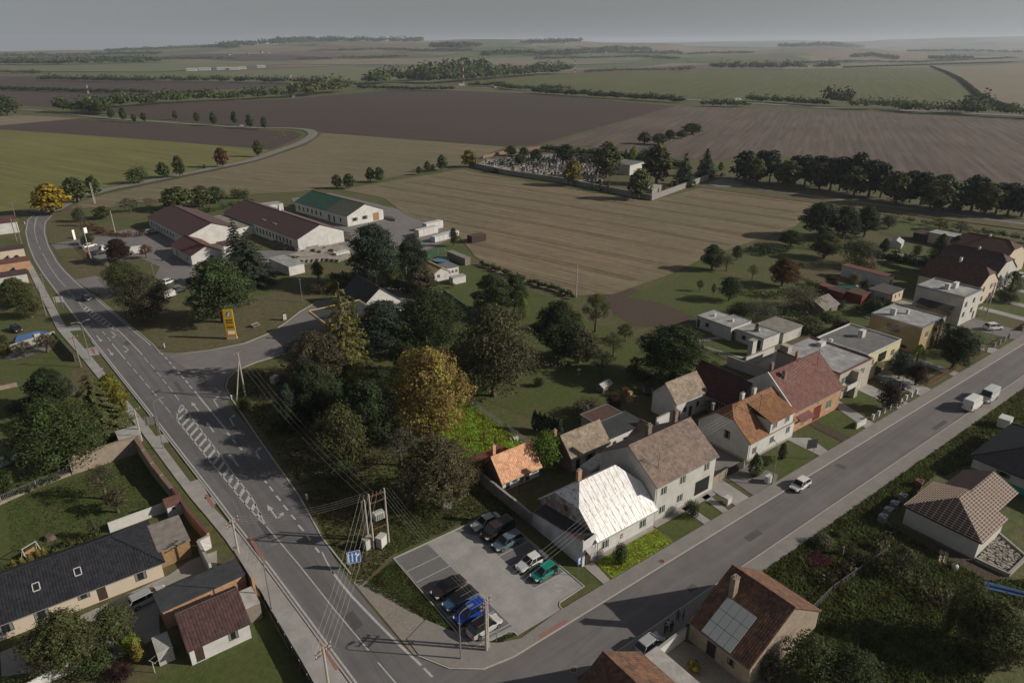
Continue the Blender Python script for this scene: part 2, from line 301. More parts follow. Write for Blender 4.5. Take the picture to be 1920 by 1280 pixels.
def groundmat():
    m = M['ground'].copy(); m.name = 'ground_and_far_fields'; t = m.node_tree; N = t.nodes; K = t.links.new; b = N['Principled BSDF']
    near = b.inputs['Base Color'].links[0].from_socket
    g = N.new('ShaderNodeNewGeometry'); ln = N.new('ShaderNodeVectorMath'); ln.operation = 'LENGTH'; K(g.outputs['Position'], ln.inputs[0])
    mr = N.new('ShaderNodeMapRange'); mr.inputs[1].default_value = 900; mr.inputs[2].default_value = 1500; K(ln.outputs['Value'], mr.inputs[0])
    wob = N.new('ShaderNodeTexNoise'); wob.inputs['Scale'].default_value = .0012; K(g.outputs['Position'], wob.inputs['Vector'])
    ad = N.new('ShaderNodeVectorMath'); ad.operation = 'MULTIPLY_ADD'; K(wob.outputs['Color'], ad.inputs[0]); ad.inputs[1].default_value = (350, 350, 0); K(g.outputs['Position'], ad.inputs[2])
    mp = N.new('ShaderNodeMapping'); mp.inputs['Rotation'].default_value = (0, 0, .5); mp.inputs['Scale'].default_value = (.0013, .0024, 0); K(ad.outputs[0], mp.inputs[0])
    vo = N.new('ShaderNodeTexVoronoi'); vo.inputs['Scale'].default_value = 1; K(mp.outputs[0], vo.inputs['Vector'])
    sp = N.new('ShaderNodeSeparateColor'); K(vo.outputs['Color'], sp.inputs[0])
    cr = N.new('ShaderNodeValToRGB'); cr.color_ramp.interpolation = 'CONSTANT'; e = cr.color_ramp.elements
    e[0].position = 0; e[0].color = (.10, .12, .05, 1); e[1].position = .2; e[1].color = (.20, .165, .115, 1)
    for p_, c_ in ((.36, (.12, .085, .068, 1)), (.5, (.15, .145, .085, 1)), (.66, (.085, .11, .05, 1)), (.82, (.17, .13, .10, 1))): q = e.new(p_); q.color = c_
    K(sp.outputs[0], cr.inputs[0])
    wn = N.new('ShaderNodeTexNoise'); wn.inputs['Scale'].default_value = .0016; wn.inputs['Detail'].default_value = 8; wn.inputs['Roughness'].default_value = .6; K(g.outputs['Position'], wn.inputs['Vector'])
    wr = N.new('ShaderNodeMapRange'); wr.inputs[1].default_value = .60; wr.inputs[2].default_value = .615; K(wn.outputs[0], wr.inputs[0])
    wf = N.new('ShaderNodeMapRange'); wf.inputs[1].default_value = 2600; wf.inputs[2].default_value = 3600; K(ln.outputs['Value'], wf.inputs[0])
    wm = N.new('ShaderNodeMath'); wm.operation = 'MULTIPLY'; K(wr.outputs[0], wm.inputs[0]); K(wf.outputs[0], wm.inputs[1])
    m1 = N.new('ShaderNodeMix'); m1.data_type = 'RGBA'; K(wm.outputs[0], m1.inputs[0]); K(cr.outputs[0], m1.inputs[6]); m1.inputs[7].default_value = (.032, .042, .022, 1)
    m2 = N.new('ShaderNodeMix'); m2.data_type = 'RGBA'; K(mr.outputs[0], m2.inputs[0]); K(near, m2.inputs[6]); K(m1.outputs[2], m2.inputs[7]); K(m2.outputs[2], b.inputs['Base Color'])
    return m
me.materials.append(groundmat()); g = bpy.data.objects.new('ground', me); COL.objects.link(g); g['kind'] = 'structure'
for p_ in me.polygons: p_.use_smooth = True

# ------------------------------------------------------------ fields
for k, (n_, m_, pts) in enumerate([
    ('green_field', 'green', ((-300, 215), (0, 243), (250, 260), (470, 278), (505, 282), (480, 296), (380, 318), (190, 359), (120, 375), (60, 390), (0, 398), (-300, 420))),
    ('ploughed_field', 'plough', ((-300, 222), (0, 236), (150, 223), (200, 226), (300, 232), (480, 244), (550, 246), (566, 252), (555, 262), (505, 281), (470, 278), (250, 260), (0, 243), (-300, 228))),
    ('stubble_field', 'pale', ((-300, 212), (0, 214), (150, 222), (0, 235), (-300, 225))),
    ('ploughed_field', 'plough', ((-300, 143), (80, 143), (300, 151), (540, 154), (555, 162), (420, 168), (280, 170), (0, 165), (-300, 160))),
    ('ploughed_field', 'plough', ((-300, 168), (0, 168), (270, 176), (345, 175), (270, 190), (120, 203), (0, 196), (-300, 196))),
    ('ploughed_field', 'plough', ((190, 205), (300, 194), (530, 187), (760, 167), (1000, 176), (1265, 199), (1005, 272), (950, 275), (780, 262), (610, 249), (560, 241), (480, 238), (280, 224))),
    ('stubble_field', 'stubble2', ((606, 250), (780, 263), (948, 276), (860, 310), (800, 322), (640, 348), (560, 360), (440, 366), (380, 362), (210, 388), (130, 392), (150, 378), (200, 364), (330, 337), (480, 304), (575, 272))),
    ('stubble_field', 'stubble', ((720, 372), (640, 356), (700, 345), (868, 318), (900, 326), (1060, 353), (1218, 378), (1335, 347), (1500, 372), (1533, 385), (1490, 425), (1320, 484), (1255, 515), (1150, 552), (1070, 556), (940, 520), (890, 480), (858, 440), (760, 402))),
    ('harrowed_field', 'plough2', ((1013, 276), (1268, 199), (1500, 206), (1920, 224), (2400, 246), (2400, 420), (1920, 362), (1780, 335), (1500, 295), (1330, 300), (1200, 290), (1100, 275))),
    ('green_field', 'green2', ((800, 156), (880, 148), (1000, 138), (1300, 132), (1740, 126), (1790, 148), (1825, 180), (1870, 200), (1760, 197), (1500, 192), (1300, 182), (1000, 167))),
    ('stubble_field', 'pale', ((1752, 126), (1920, 119), (2300, 112), (2400, 220), (1925, 207), (1870, 198), (1828, 178), (1800, 150))),
    ('green_field', 'green3', ((-300, 128), (0, 126), (250, 124), (500, 119), (560, 121), (420, 128), (300, 136), (0, 135), (-300, 138))),
    ('pale_field', 'green3', ((345, 139), (640, 124), (900, 139), (760, 148), (640, 152), (560, 150))),
    ('field_strip', 'pale', ((520, 120), (760, 110), (1000, 113), (1200, 118), (880, 124), (640, 122))),
    ('field_strip', 'green2', ((640, 105), (760, 100), (840, 105), (800, 109), (660, 110))),
    ('field_strip', 'brown' if 0 else 'plough', ((200, 112), (330, 104), (560, 104), (620, 110), (420, 114))),
    ('field_strip', 'pale', ((1500, 100), (1620, 96), (1920, 104), (1920, 116), (1750, 118), (1560, 110))),
    ('field_strip', 'green2', ((1280, 108), (1460, 100), (1520, 112), (1400, 122), (1290, 118)))]):
    if min(p[1] for p in pts) > 122: sheet(n_, [P(*p) for p in pts], .02+.012*k, M[m_])
    else:
        q = [PT(*p) for p in pts]; c = sum(q, Vector())/len(q); mb = MB(); ring = []
        for i in range(len(q)):
            a, b = q[i], q[(i+1) % len(q)]; ring += [a.lerp(b, t/8) for t in range(8)]
        lev = []
        for s_ in (1, .75, .5, .25): lev.append([(lambda w: (w.x, w.y, ground_z(w.x, w.y)+1.2))(c.lerp(w0, s_)) for w0 in ring])
        n = len(ring)
        for a, b in zip(lev, lev[1:]):
            for i in range(n): mb.face([a[i], a[(i+1) % n], b[(i+1) % n], b[i]])
        cc = (c.x, c.y, ground_z(c.x, c.y)+1.2)
        for i in range(n): mb.face([lev[-1][i], lev[-1][(i+1) % n], cc])
        struct(n_, mb, M[m_])
sheet('tilled_plot', PP((1130, 548), (1180, 538), (1245, 565), (1312, 600), (1250, 615), (1190, 612), (1150, 590)), .02, M['soil'])
sheet('tilled_plot', PP((1040, 700), (1075, 715), (1115, 745), (1085, 768), (1050, 755), (1020, 730)), .02, M['soil'])
sheet('tilled_plot', PP((1640, 428), (1690, 440), (1745, 452), (1740, 460), (1650, 440)), .02, M['soil'])
sheet('meadow', PP((1175, 556), (1240, 530), (1320, 500), (1400, 530), (1440, 560), (1360, 590), (1310, 598), (1240, 568)), .03, M['lawn'])
sheet('meadow', PP((1600, 420), (1700, 410), (1760, 430), (1740, 455), (1690, 440), (1620, 430)), .03, M['lawn'])
sheet('hero_garden', [(1.5, 26), (12.6, 26.5), (12.6, 55), (2, 55)], .03, M['brightlawn'])
sheet('front_lawn', [(1.8, .15), (13.4, .15), (13.6, 3.6), (2.2, 3.6)], .03, M['brightlawn'])
for a in (((5, 4), (5, 9.2)),): pass
sheet('dry_verge', PP((455, 745), (500, 700), (560, 760), (640, 900), (720, 960), (720, 1080), (700, 1120), (640, 1040), (590, 930), (520, 860), (480, 815), (430, 750)), .02, M['dry'])
sheet('sunny_verge', PP((700, 1100), (650, 1060), (700, 1020), (745, 1040), (900, 1210), (1000, 1180), (930, 1250), (860, 1262), (800, 1180)), .025, M['verge'])
sheet('station_lawn', PP((262, 615), (300, 560), (420, 560), (590, 545), (650, 545), (600, 557), (560, 578), (520, 616), (460, 643), (412, 657), (340, 664), (300, 652)), .02, M['verge'])
sheet('bank', PP((90, 400), (200, 425), (280, 430), (200, 500), (190, 545), (130, 500), (95, 459), (88, 425)), .02, M['verge'])
sheet('wild_lot', [(5, -10.75), (130, -10.9), (130, -40), (5, -40)], .02, M['wild'])
sheet('left_lawn', PP((0, 640), (90, 650), (140, 690), (60, 740), (0, 770)), .02, M['lawn'])
sheet('left_lawn', [(-63, 67), (-52, 68.2), (-41, 69), (-39.6, 52), (-39.6, 49.2), (-47, 48.8), (-49, 45), (-64, 43)], .02, M['lawn'])
sheet('left_lawn', [(-60, 17), (-38, 17), (-36.4, 25), (-34.9, 3), (-50, 3)], .02, M['lawn'])
sheet('meadow', PP((640, 405), (0, 0)) if 0 else PP((700, 520), (860, 480), (930, 520), (1040, 560), (1100, 600), (1000, 600), (860, 640), (780, 560)), .02, M['lawn'])

# ------------------------------------------------------------ roads, kerbs, pavements
ZR = .05
def offs(pts, d):
    out = []
    for i, p in enumerate(pts):
        a = Vector(pts[max(i-1, 0)][:2]); b = Vector(pts[min(i+1, len(pts)-1)][:2]); t = (b-a).normalized(); n = Vector((-t.y, t.x)); out.append((p[0]+n.x*d, p[1]+n.y*d))
    return out
def strip_mb(mb, pts, w, z, m=0, z0=None):
    a = offs(pts, -w/2); b = offs(pts, w/2)
    for i in range(len(pts)-1):
        q = [a[i], a[i+1], b[i+1], b[i]]
        if z0 is None: mb.face([(p[0], p[1], z) for p in q], m)
        else: mb.prism(q, z0, z, m)
    return mb
ML = [(-31.6, -10), (-31.9, 5.6), (-32.6, 17.1), (-33.3, 28.3), (-34.1, 39.1), (-34.7, 48.1), (-36.8, 76.4), (-40.9, 127.6), (-43.7, 167.5), (-45.5, 193.6), (-46.4, 212), (-46.6, 232.7), (-46.1, 256.6), (-44, 279), (-38, 301)]
MR = [(-24.2, -8.5), (-24.7, 3.0), (-25.3, 11.5), (-25.6, 21.6), (-25.1, 29.9), (-24.1, 41.2), (-23.7, 61.2), (-24.4, 83.5), (-29.5, 114.5), (-31.8, 132), (-35.4, 161.4), (-37.3, 175), (-39.2, 192.7), (-40.1, 206.6), (-40.4, 231.4), (-39.8, 251.9), (-38, 270.6), (-33, 289)]
MR_low = MR[:8]; MR_up = MR[8:]
mb = MB()
import bisect
def xat(tab, y):
    
    t = sorted((b, a) for a, b in tab)
    for (a, b), (c, d) in zip(t, t[1:]):
        if y <= c: return b+(d-b)*(y-a)/(c-a) if y > a else b
    return t[-1][1]
ys = [-10+k*4 for k in range(76)]
for a, b in zip(ys, ys[1:]): mb.face([(xat(ML, a), a, ZR), (xat(MR, a), a, ZR), (xat(MR, b), b, ZR), (xat(ML, b), b, ZR)])
road = struct('main_road', mb, M['asphalt'])
lay = [(-31.4, 113), (-29.2, 110), (-26, 107.4), (-20, 105.4), (-12.8, 104.9), (-6, 107.5), (-0.2, 112), (5, 117), (12.1, 122), (20, 124), (28.5, 123.2), (38, 117), (44, 108), (41, 101), (30, 97), (15, 92), (3.6, 92.5), (-7.5, 94.2), (-14, 93.6), (-18.5, 92.2), (-21.6, 89), (-23, 85), (-23.3, 79), (-26, 78), (-31, 95)]
sheet('service_road', lay, ZR-.006, M['oldasphalt'])
sheet('gravel_shoulder', [(-25.3, 19.5), (-23.9, 19.2), (-22.8, 15.5), (-21.4, 10.5), (-21, 7.5), (-24.6, 3.5)], ZR-.01, M['gravel'])
st = struct('street', MB().face([(-31, -8.5, ZR-.003), (330, -8.5, ZR-.003), (330, -2.25, ZR-.003), (-31, -2.25, ZR-.003)]), M['asphalt2'])
sheet('street_mouth', [(-31.8, -12), (-12, -12), (-12, -2.3), (-16, -2.3), (-19.5, -1.6), (-22.3, .5), (-24.6, 4.5)], ZR-.001, M['asphalt2'])
# far country road
cr = [(-38.0, 296), *[(P(x, y).x, P(x, y).y) for x, y in ((97, 396), (130, 379), (190, 359), (258, 345), (330, 330), (400, 316), (470, 301), (520, 284), (560, 270), (582, 258), (587, 250), (575, 244), (540, 241), (480, 240.5), (400, 236), (300, 229), (200, 222), (120, 213), (60, 207), (0, 204))]]
def smooth(pts, n=6):
    out = []
    for i in range(len(pts)-1):
        p0, p1, p2, p3 = [Vector(pts[max(0, min(len(pts)-1, i+k))]) for k in (-1, 0, 1, 2)]
        for j in range(n):
            t = j/n; out.append(tuple(.5*((2*p1)+(-p0+p2)*t+(2*p0-5*p1+4*p2-p3)*t*t+(-p0+3*p1-3*p2+p3)*t**3)))
    out.append(tuple(pts[-1])); return out
crs = smooth(cr)
o = struct('country_road', strip_mb(MB(), crs, 5.8, .33), M['oldasphalt'])
for d in (2.6, -2.6): strip_mb(MB(), offs(crs, d), .22, .345).obj('edge_line', M['paint'], o)
struct('road_verge', strip_mb(MB(), crs, 9.5, .28), M['verge'])
motor = [(P(x, y).x, P(x, y).y) for x, y in ((600, 161), (700, 162), (800, 163), (900, 165), (1000, 171), (1100, 176), (1280, 187), (1400, 193.5), (1550, 203), (1700, 208), (1920, 218), (2200, 230))]
o = struct('motorway', strip_mb(MB(), motor, 18, .4), M['oldasphalt'])
lane = PP((1330, 345), (1400, 352), (1500, 366), (1640, 384), (1780, 402), (1920, 421), (2300, 470))
struct('tree_lane', strip_mb(MB(), [(p.x, p.y) for p in lane], 4, .3), M['oldasphalt'])
sheet('lane_verge', PP((1310, 352), (1330, 338), (1480, 352), (1640, 365), (1780, 385), (1920, 400), (2300, 440), (2300, 480), (1920, 432), (1700, 403), (1530, 382)), .25, M['verge'])
sheet('cemetery_forecourt', PP((1325, 345), (1350, 336), (1400, 342), (1385, 352), (1345, 352)), .29, M['oldasphalt'])
sheet('side_track', PP((95, 458), (160, 447), (240, 430), (290, 437), (330, 470), (320, 500), (300, 500), (230, 470), (150, 462), (105, 468)), .045, M['oldasphalt'])
sheet('yard_paving', PP((165, 462), (200, 445), (290, 425), (330, 450), (440, 470), (640, 470), (545, 372), (620, 362), (800, 405), (860, 440), (800, 470), (640, 480), (560, 500), (500, 500), (430, 540), (330, 540), (290, 520), (300, 500), (320, 490), (300, 478), (180, 490)), .04, M['oldasphalt'])
sheet('yard_paving', PP((140, 525), (180, 517), (200, 527), (230, 540), (200, 560), (170, 545)), .035, M['oldasphalt'])
# pavements on the left of the main road
pavL = [(-35.1, -8), (-35.1, 12.3), (-35.4, 26.7), (-36.1, 38.9), (-37.7, 52.2), (-39.6, 75.5), (-43.6, 115.2), (-46.5, 140.3), (-49.4, 229)]
pavR = [(-31.9, -8), (-32.1, 5.6), (-32.8, 17.1), (-33.5, 28.3), (-34.3, 39.1), (-36.3, 52), (-38.1, 75.5), (-41.9, 115.5), (-44.6, 141), (-47.6, 221)]
mb = MB()
for i in range(34):
    a, b = -8+i*6.5, -8+(i+1)*6.5
    mb.prism([(xat(pavL, a), a), (xat(pavR, a), a), (xat(pavR, b), b), (xat(pavL, b), b)], -.05, .13)
struct('pavement', mb, M['paver'])
for y0, y1 in ((138, 141.5), (119, 123.5), (70.5, 73), (50, 55), (47.6, 48.9)):
    ym = (y0+y1)/2; struct('paved_crossing', MB().prism([(xat(pavR, ym)-.2, y0), (xat(ML, ym)-.1, y0-1), (xat(ML, ym)-.1, y1), (xat(pavR, ym)-.2, y1)], -.05, .11), M['paver'])
for x0, y0, x1, y1 in ((-35.6, 46, -35.1, 50), (-33.4, 30, -32.9, 36), (-32.6, 8, -32.1, 13), (-41.6, 119, -41.1, 123)):
    struct('tactile_strip', MB().box(x0, x1, y0, y1, .131, .139), M['redpaver'])
struct('kerb', strip_mb(MB(), [p for p in ML if p[1] < 130], .18, .15, z0=-.05), M['kerb'])
struct('kerb', strip_mb(MB(), [(-24.9, 21), *MR[4:7], (-23.2, 78), (-22.7, 85), (-21.2, 88.8), (-18.3, 91.9), (-14, 93.3), (-7.5, 93.9), (3.6, 92.2)], .2, .12, z0=-.05), M['kerb'])
struct('kerb', strip_mb(MB(), [(xat(MR, y), y) for y in (165, 150, 135, 125, 117)]+[(-29.6, 110.6), (-26, 107.8), (-20, 105.8), (-12.8, 105.2), (-6.2, 107.8), (-.4, 112.3), (4.8, 117.3), (12.0, 122.3)], .2, .12, z0=-.05), M['kerb'])
# street pavements
struct('pavement', MB().box(-7.2, 330, -2.1, -.02, -.05, .12), M['paverpink'])
struct('pavement', MB().prism([(-7.2, -2.1), (-12.8, -2.1), (-15.8, -2.1), (-19.5, -1.4), (-22.3, .9), (-24.2, 4.4), (-24.2, 7.2), (-21, 8.4), (-19.6, 5.5), (-18.0, 2.0), (-16, .4), (-13.6, -.6), (-7.2, -.02)], -.05, .12), M['paverpink'])
struct('pavement', MB().box(-9, 330, -10.7, -8.65, -.05, .12), M['paverpink'])
struct('kerb', MB().box(-6, 330, -2.25, -2.1, -.05, .135), M['kerb'])
struct('kerb', strip_mb(MB(), [(-6, -2.17), (-12.8, -2.17), (-15.8, -2.17), (-19.5, -1.5), (-22.4, .8), (-24.35, 4.4)], .16, .135, z0=-.05), M['kerb'])
struct('kerb', MB().box(-9, 330, -8.65, -8.5, -.05, .135), M['kerb'])
# road paint: every dash, arrow and bar is a piece of its own on the road
def Q(x, y): p = P(x, y); return (p.x, p.y)
def pline(pts, w=.15, name='lane_line', z=ZR+.006, raw=False, parent=road):
    return strip_mb(MB(), pts if raw else [Q(*p) for p in pts], w, z).obj(name, M['paint'], parent)
pline([p for p in offs(ML, -.45)], .22, 'edge_line', raw=True)
pline([(x-.5, y) for x, y in [(xat(MR, k), k) for k in range(117, 290, 6)]], .22, 'edge_line', raw=True)
pline([(622, 1070), (640, 1094), (660, 1118), (707, 1167), (745, 1205), (790, 1247)], .3, 'edge_line')
pline([(604, 1035), (612, 1052), (626, 1076)], .2, 'edge_line')
pline([(82, 395), (67, 410), (64, 427), (66, 440), (71, 457)]); pline([(80, 475), (90, 495), (107, 520), (122, 537)])
pline([(84, 396), (68.5, 410), (65.5, 427)], .12)
for a, b in (((73, 462), (76, 468)), ((126, 544), (132, 551)), ((135, 553), (140, 559)), ((192, 621), (198, 629)), ((201, 632), (208, 640))): pline([a, b], .16, 'lane_dash')
def z5q(*l): return [(x*.25, 640+y*.25) for x, y in l]
for a, b in (((955, 155), (985, 188)), ((1000, 205), (1030, 242)), ((1045, 258), (1080, 297)), ((1090, 313), (1125, 353)), ((1140, 370), (1175, 411)), ((1192, 432), (1227, 474)), ((1243, 493), (1279, 535)),
             ((1083, 122), (1113, 157)), ((1128, 172), (1160, 208)), ((1173, 225), (1207, 263)), ((1218, 282), (1250, 320)), ((1262, 338), (1297, 379)), ((1310, 400), (1342, 442))): pline(z5q(a, b), .15, 'lane_dash')
for a, b in (((1208, 88), (1222, 102)), ((1238, 118), (1255, 135)), ((1268, 152), (1285, 170)), ((1298, 188), (1315, 205)), ((1330, 222), (1348, 242)), ((1360, 258), (1380, 278)), ((1392, 293), (1410, 315)), ((1420, 330), (1440, 352)), ((1703, 685), (1727, 710)), ((1745, 735), (1770, 765)), ((1795, 792), (1818, 815))): pline(z5q(a, b), .27, 'lane_dash')
pline(z5q((1460, 375), (1690, 655)), .27)
def z1q(*l): return [(440+x*.2968, 900+y*.2968) for x, y in l]
for a, b in (((185, 0), (205, 20)), ((220, 40), (243, 70)), ((263, 98), (290, 130)), ((308, 158), (337, 190)), ((357, 220), (384, 250)), ((402, 284), (436, 320)), ((455, 350), (480, 380)), ((510, 425), (535, 458)), ((1195, 1187), (1250, 1243))): pline(z1q(a, b), .27, 'lane_dash')
pline([(210, 644), (235, 674), (267, 665), (225, 622)], .22); pline([(225, 622), (202, 602), (172, 581), (147, 565)]); pline([(225, 622), (217, 620), (195, 610), (175, 597), (162, 586), (147, 565)])
pline([(499, 986), (560, 1058), (630, 1146), (691, 1219)], .16); pline(z1q((905, 1150), (1005, 1265), (1080, 1360)), .16)
RE = smooth([Q(*p) for p in ((341, 758), (375, 803), (412, 852), (443, 895), (470, 930), (485, 958), (499, 986))], 8)
LE = smooth([Q(*p) for p in ((341, 758), (334, 772), (332.5, 787), (342, 800), (362, 825), (390, 860), (425, 902), (460, 945), (499, 986))], 8)
pline(RE, .2, raw=True); pline(LE, .2, raw=True)
def cutline(edge, y):
    for a, b in zip(edge, edge[1:]):
        if (a[1]-y)*(b[1]-y) <= 0 and a[1] != b[1]: t = (y-a[1])/(b[1]-a[1]); return a[0]+(b[0]-a[0])*t
    return None
y = RE[0][1]-2.6
while y > RE[-1][1]+1.5:
    e = .3+.42*((cutline(RE, y) or 0)-(cutline(LE, y) or 0)); xl = cutline(LE, y-e); xr = cutline(RE, y+e)
    if xl and xr and xr-xl > .45: pline([(xl, y-e), (xr, y+e)], .6, 'hatching_bar', raw=True)
    y -= 2.35
y = Q(160, 578)[1]; yend = Q(215, 615)[1]; LA = [Q(*p) for p in ((147, 565), (162, 586), (175, 597), (195, 610), (217, 620), (225, 622))]; RA = [Q(*p) for p in ((147, 565), (172, 581), (202, 602), (225, 622))]
while y > yend-1:
    xl = cutline(LA, y-1); xr = cutline(RA, y+1)
    if xl and xr and xr-xl > .2: pline([(xl, y-1), (xr, y+1)], .6, 'hatching_bar', raw=True)
    y -= 2.4
def arrow(tip, tail, turn=0, parent=road):
    a = Vector(Q(*tip)); b = Vector(Q(*tail)); d = (a-b).normalized(); n = Vector((-d.y, d.x)); mb = MB(); z = ZR+.007
    F = lambda *q: mb.face([(p.x, p.y, z) for p in q])
    if turn == 0: h = a-d*1.6; F(a, h+n*.42, h-n*.42); F(h+n*.11, b+n*.11, b-n*.11, h-n*.11)
    else:
        s = n*turn; k = a-d*1.5; F(b+n*.11, k+n*.11, k-n*.11, b-n*.11) if 0 else F(k+n*.11, b+n*.11, b-n*.11, k-n*.11)
        F(k-s*.1, k+d*.25-s*.1, k+d*.75+s*.6, k+d*.5+s*.7); F(k+d*1.05+s*.4, k+d*.3+s*.95, k+d*1.25+s*1.15)
    if turn == 2: pass
    mb.obj('direction_arrow', M['paint'], parent)
for tip, tail, tn in (((191, 641), (181, 629), 0), ((212, 667), (202, 654), 0), ((221, 632), (209, 622), -1), ((245, 659), (231, 648), -1), ((359, 754), (373, 771), 0), ((387, 791), (401, 810), 0), ((430, 851), (447, 874), 0), ((398, 745), (409, 763), -1), ((428, 779), (439, 799), -1), ((476, 840), (487, 861), -1), ((449, 848) if 0 else (500.8, 946), (521, 974), 0), ((516, 963), (521, 974), -1)): arrow(tip, tail, tn)
# parking area
lot = [(-19, 20.2), (-5.6, 20.2), (-2.4, 16.5), (-2.2, 1.25), (-6.3, 1.1), (-6.9, .6), (-6.9, -.02), (-13.5, -.02), (-13.55, .6), (-14.2, 1.1), (-18.6, 1.6)]
park = sheet('parking_area', lot, .055, M['paver'])
sheet('bay_paving', [(-18.9, 20.05), (-14, 20.05), (-13.3, 1.5), (-18.5, 1.8)], .061, M['paverdark'], park)
sheet('bay_paving', [(-9.5, 20.05), (-5.8, 20.05), (-2.55, 16.5), (-2.5, 4.7), (-7.3, 4.7), (-7.6, 17.4)], .061, M['paverdark'], park)
for y in (17, 14.55, 12.1, 9.6, 7.1, 4.65): pline([(-18.8, y), (-13.7, y)], .12, 'bay_line', .067, True, park)
for y in (17.3, 14.65, 12.2, 9.65, 7.15, 4.7): pline([(-7.5, y), (-2.6, y)], .12, 'bay_line', .067, True, park)
pline([(-13.2, 1.9), (-18.4, 2.2)], .12, 'bay_line', .067, True, park)
wc = P(740+1190*.2578, 900+785*.2578); mb = MB()
strip_mb(mb, [(wc.x+.55*math.cos(t*.45), wc.y+.55*math.sin(t*.45)) for t in range(12)], .12, .069); strip_mb(mb, [(wc.x+.1, wc.y+1.3), (wc.x+.1, wc.y+.2), (wc.x+.8, wc.y+.1), (wc.x+1, wc.y-.7)], .12, .07)
mb.obj('wheelchair_symbol', M['paint'], park)
for q in ([(-19.05, 1.5), (-19.1, 20.3), (-5.6, 20.3), (-2.3, 16.6), (-2.1, 1.2), (-6.3, 1.0), (-6.8, .5), (-6.8, -.02)], [(-13.6, -.02), (-13.65, .6), (-14.3, 1.1), (-18.7, 1.5)]): struct('kerb', strip_mb(MB(), q, .14, .13, z0=-.05), M['kerb'])
sheet('red_strip', [(-11.8, -2.05), (-7.6, -2.05), (-7.6, -1.5), (-11.8, -1.5)], .126, M['redpaver'])
# paths and drives by the houses
def path(name, pts, m='paver', z=.06): return sheet(name, pts, z, M[m])
path('garden_path', [(.15, -.02), (1.35, -.02), (1.9, 3.9), (.3, 3.9)], 'concrete'); path('house_apron', [(1.9, 3.65), (13.6, 3.6), (13.6, 4.3), (1.9, 4.3)], 'concrete')
path('driveway', [(27.2, .0), (30.5, -.02), (31.0, 5.4), (29.5, 5.6), (27.5, 5.2)]); path('driveway', [(31.5, -.02), (37.4, -.02), (39.4, 1), (38.3, 5.6), (34, 6.8), (32.2, 5.4)], 'oldasphalt')
path('garden_path', [(20, -.02), (21.4, -.02), (21.6, 4.4), (20.2, 4.4)]); path('house_apron', [(13.9, 3.6), (27.2, 3.6), (27.4, 4.6), (13.9, 4.5)], 'concrete'); path('garden_path', [(24.2, -.02), (25.4, -.02), (26.2, 4.4), (24.8, 4.4)])
path('driveway', [(49.8, -.02), (52.3, -.02), (53.7, 4.2), (50, 7)]); path('dug_strip', [(57, -.02), (59.4, -.02), (59.6, 6.8), (57.6, 6.8)], 'soil'); path('driveway', [(64.6, -.02), (67.6, -.02), (70.8, 8.8), (68.3, 8.8)]); path('driveway', [(76.5, -.02), (80.5, -.02), (82, 9), (78, 9)]); path('driveway', [(85.5, -.02), (90, -.02), (92, 9.8), (86, 9.8)])
path('driveway', [(119, -.02), (122.5, -.02), (123, 12), (118, 12)]); path('driveway', [(132, -.02), (139, -.02), (139, 11.6), (130, 11.6)], 'oldasphalt'); path('driveway', [(100, -.02), (102.5, -.02), (103, 9), (100.5, 9)])
for x in (147, 158, 171, 185, 200): path('driveway', [(x, -.02), (x+3, -.02), (x+3, 14), (x, 14)])
path('courtyard', [(14, 15.6), (27.4, 15.6), (31, 18), (31, 21), (26, 21.6), (14, 20)], 'oldasphalt'); path('courtyard', [(30, 6.8), (38, 6.8), (38, 22), (33, 22)], 'oldasphalt')
path('courtyard', [(66.6, 23), (82, 23), (82, 30.5), (66.6, 31)], 'concrete'); path('courtyard', [(116.5, 22), (138, 24), (138, 29), (118, 29)], 'concrete')
path('garden_path', [(72, 31.5), (73, 31.5), (70, 44), (78, 41), (78, 42.5), (69, 46)], 'concrete'); path('paved_apron', [(-43.8, 34.9), (-41, 36.2), (-37.6, 36), (-39, 30.4), (-46.4, 28.2), (-47, 24.8), (-52, 24), (-62, 29), (-62, 33)], 'concrete')
path('yard', [(-60, 133), (-50, 136), (-48, 128), (-56, 126)], 'oldasphalt'); path('house_yard', [(-6, -12), (1.2, -12), (4.5, -19.8), (3, -25), (-3.4, -25)], 'gravel'); path('building_yard', [(30, -13.5), (42, -14), (43, -31), (36, -28)], 'soil', .04)

M['patch'] = mat('tar_patch', (.085, .082, .085), .9, (1.5, .2)); r_ = random.Random(8)
for x, y, w, d in ((-28.5, 12, 1.2, 3), (-31.2, 34, .8, 5), (-27, 66, 1.4, 2.2), (-30.5, 88, .7, 6), (-35, 120, 1.2, 3), (-42.5, 200, 4.6, .5)): MB().face([(x, y, ZR+.003), (x+w, y+.2, ZR+.003), (x+w-.1, y+d, ZR+.003), (x-.1, y+d-.2, ZR+.003)]).obj('repair_patch', M['patch'], road)
for x0, y0, dx, dy, n in ((-29.6, -4, .15, 2.2, 22), (-27.6, 0, -.2, 2.5, 7), (10, -5.4, 3.2, .05, 34), (30, -3.4, 2.5, -.02, 14), (-10, -6, 2.2, .4, 7), (-33, 50, -.1, 2.4, 16)):
    pts = [(x0+dx*i+r_.uniform(-.12, .12), y0+dy*i+r_.uniform(-.12, .12)) for i in range(n)]; strip_mb(MB(), pts, .05, ZR+.0035).obj('tar_seam', M['patch'], road if x0 < -20 else st)
for x, y, w, d in ((22, -6.2, 3, 1.1), (49, -4.6, 1.2, 1.6), (74, -7.8, 5, .8), (8, -7.6, 1.4, .9)): MB().face([(x, y, ZR+.003), (x+w, y, ZR+.003), (x+w, y+d, ZR+.003), (x, y+d, ZR+.003)]).obj('repair_patch', M['patch'], st)
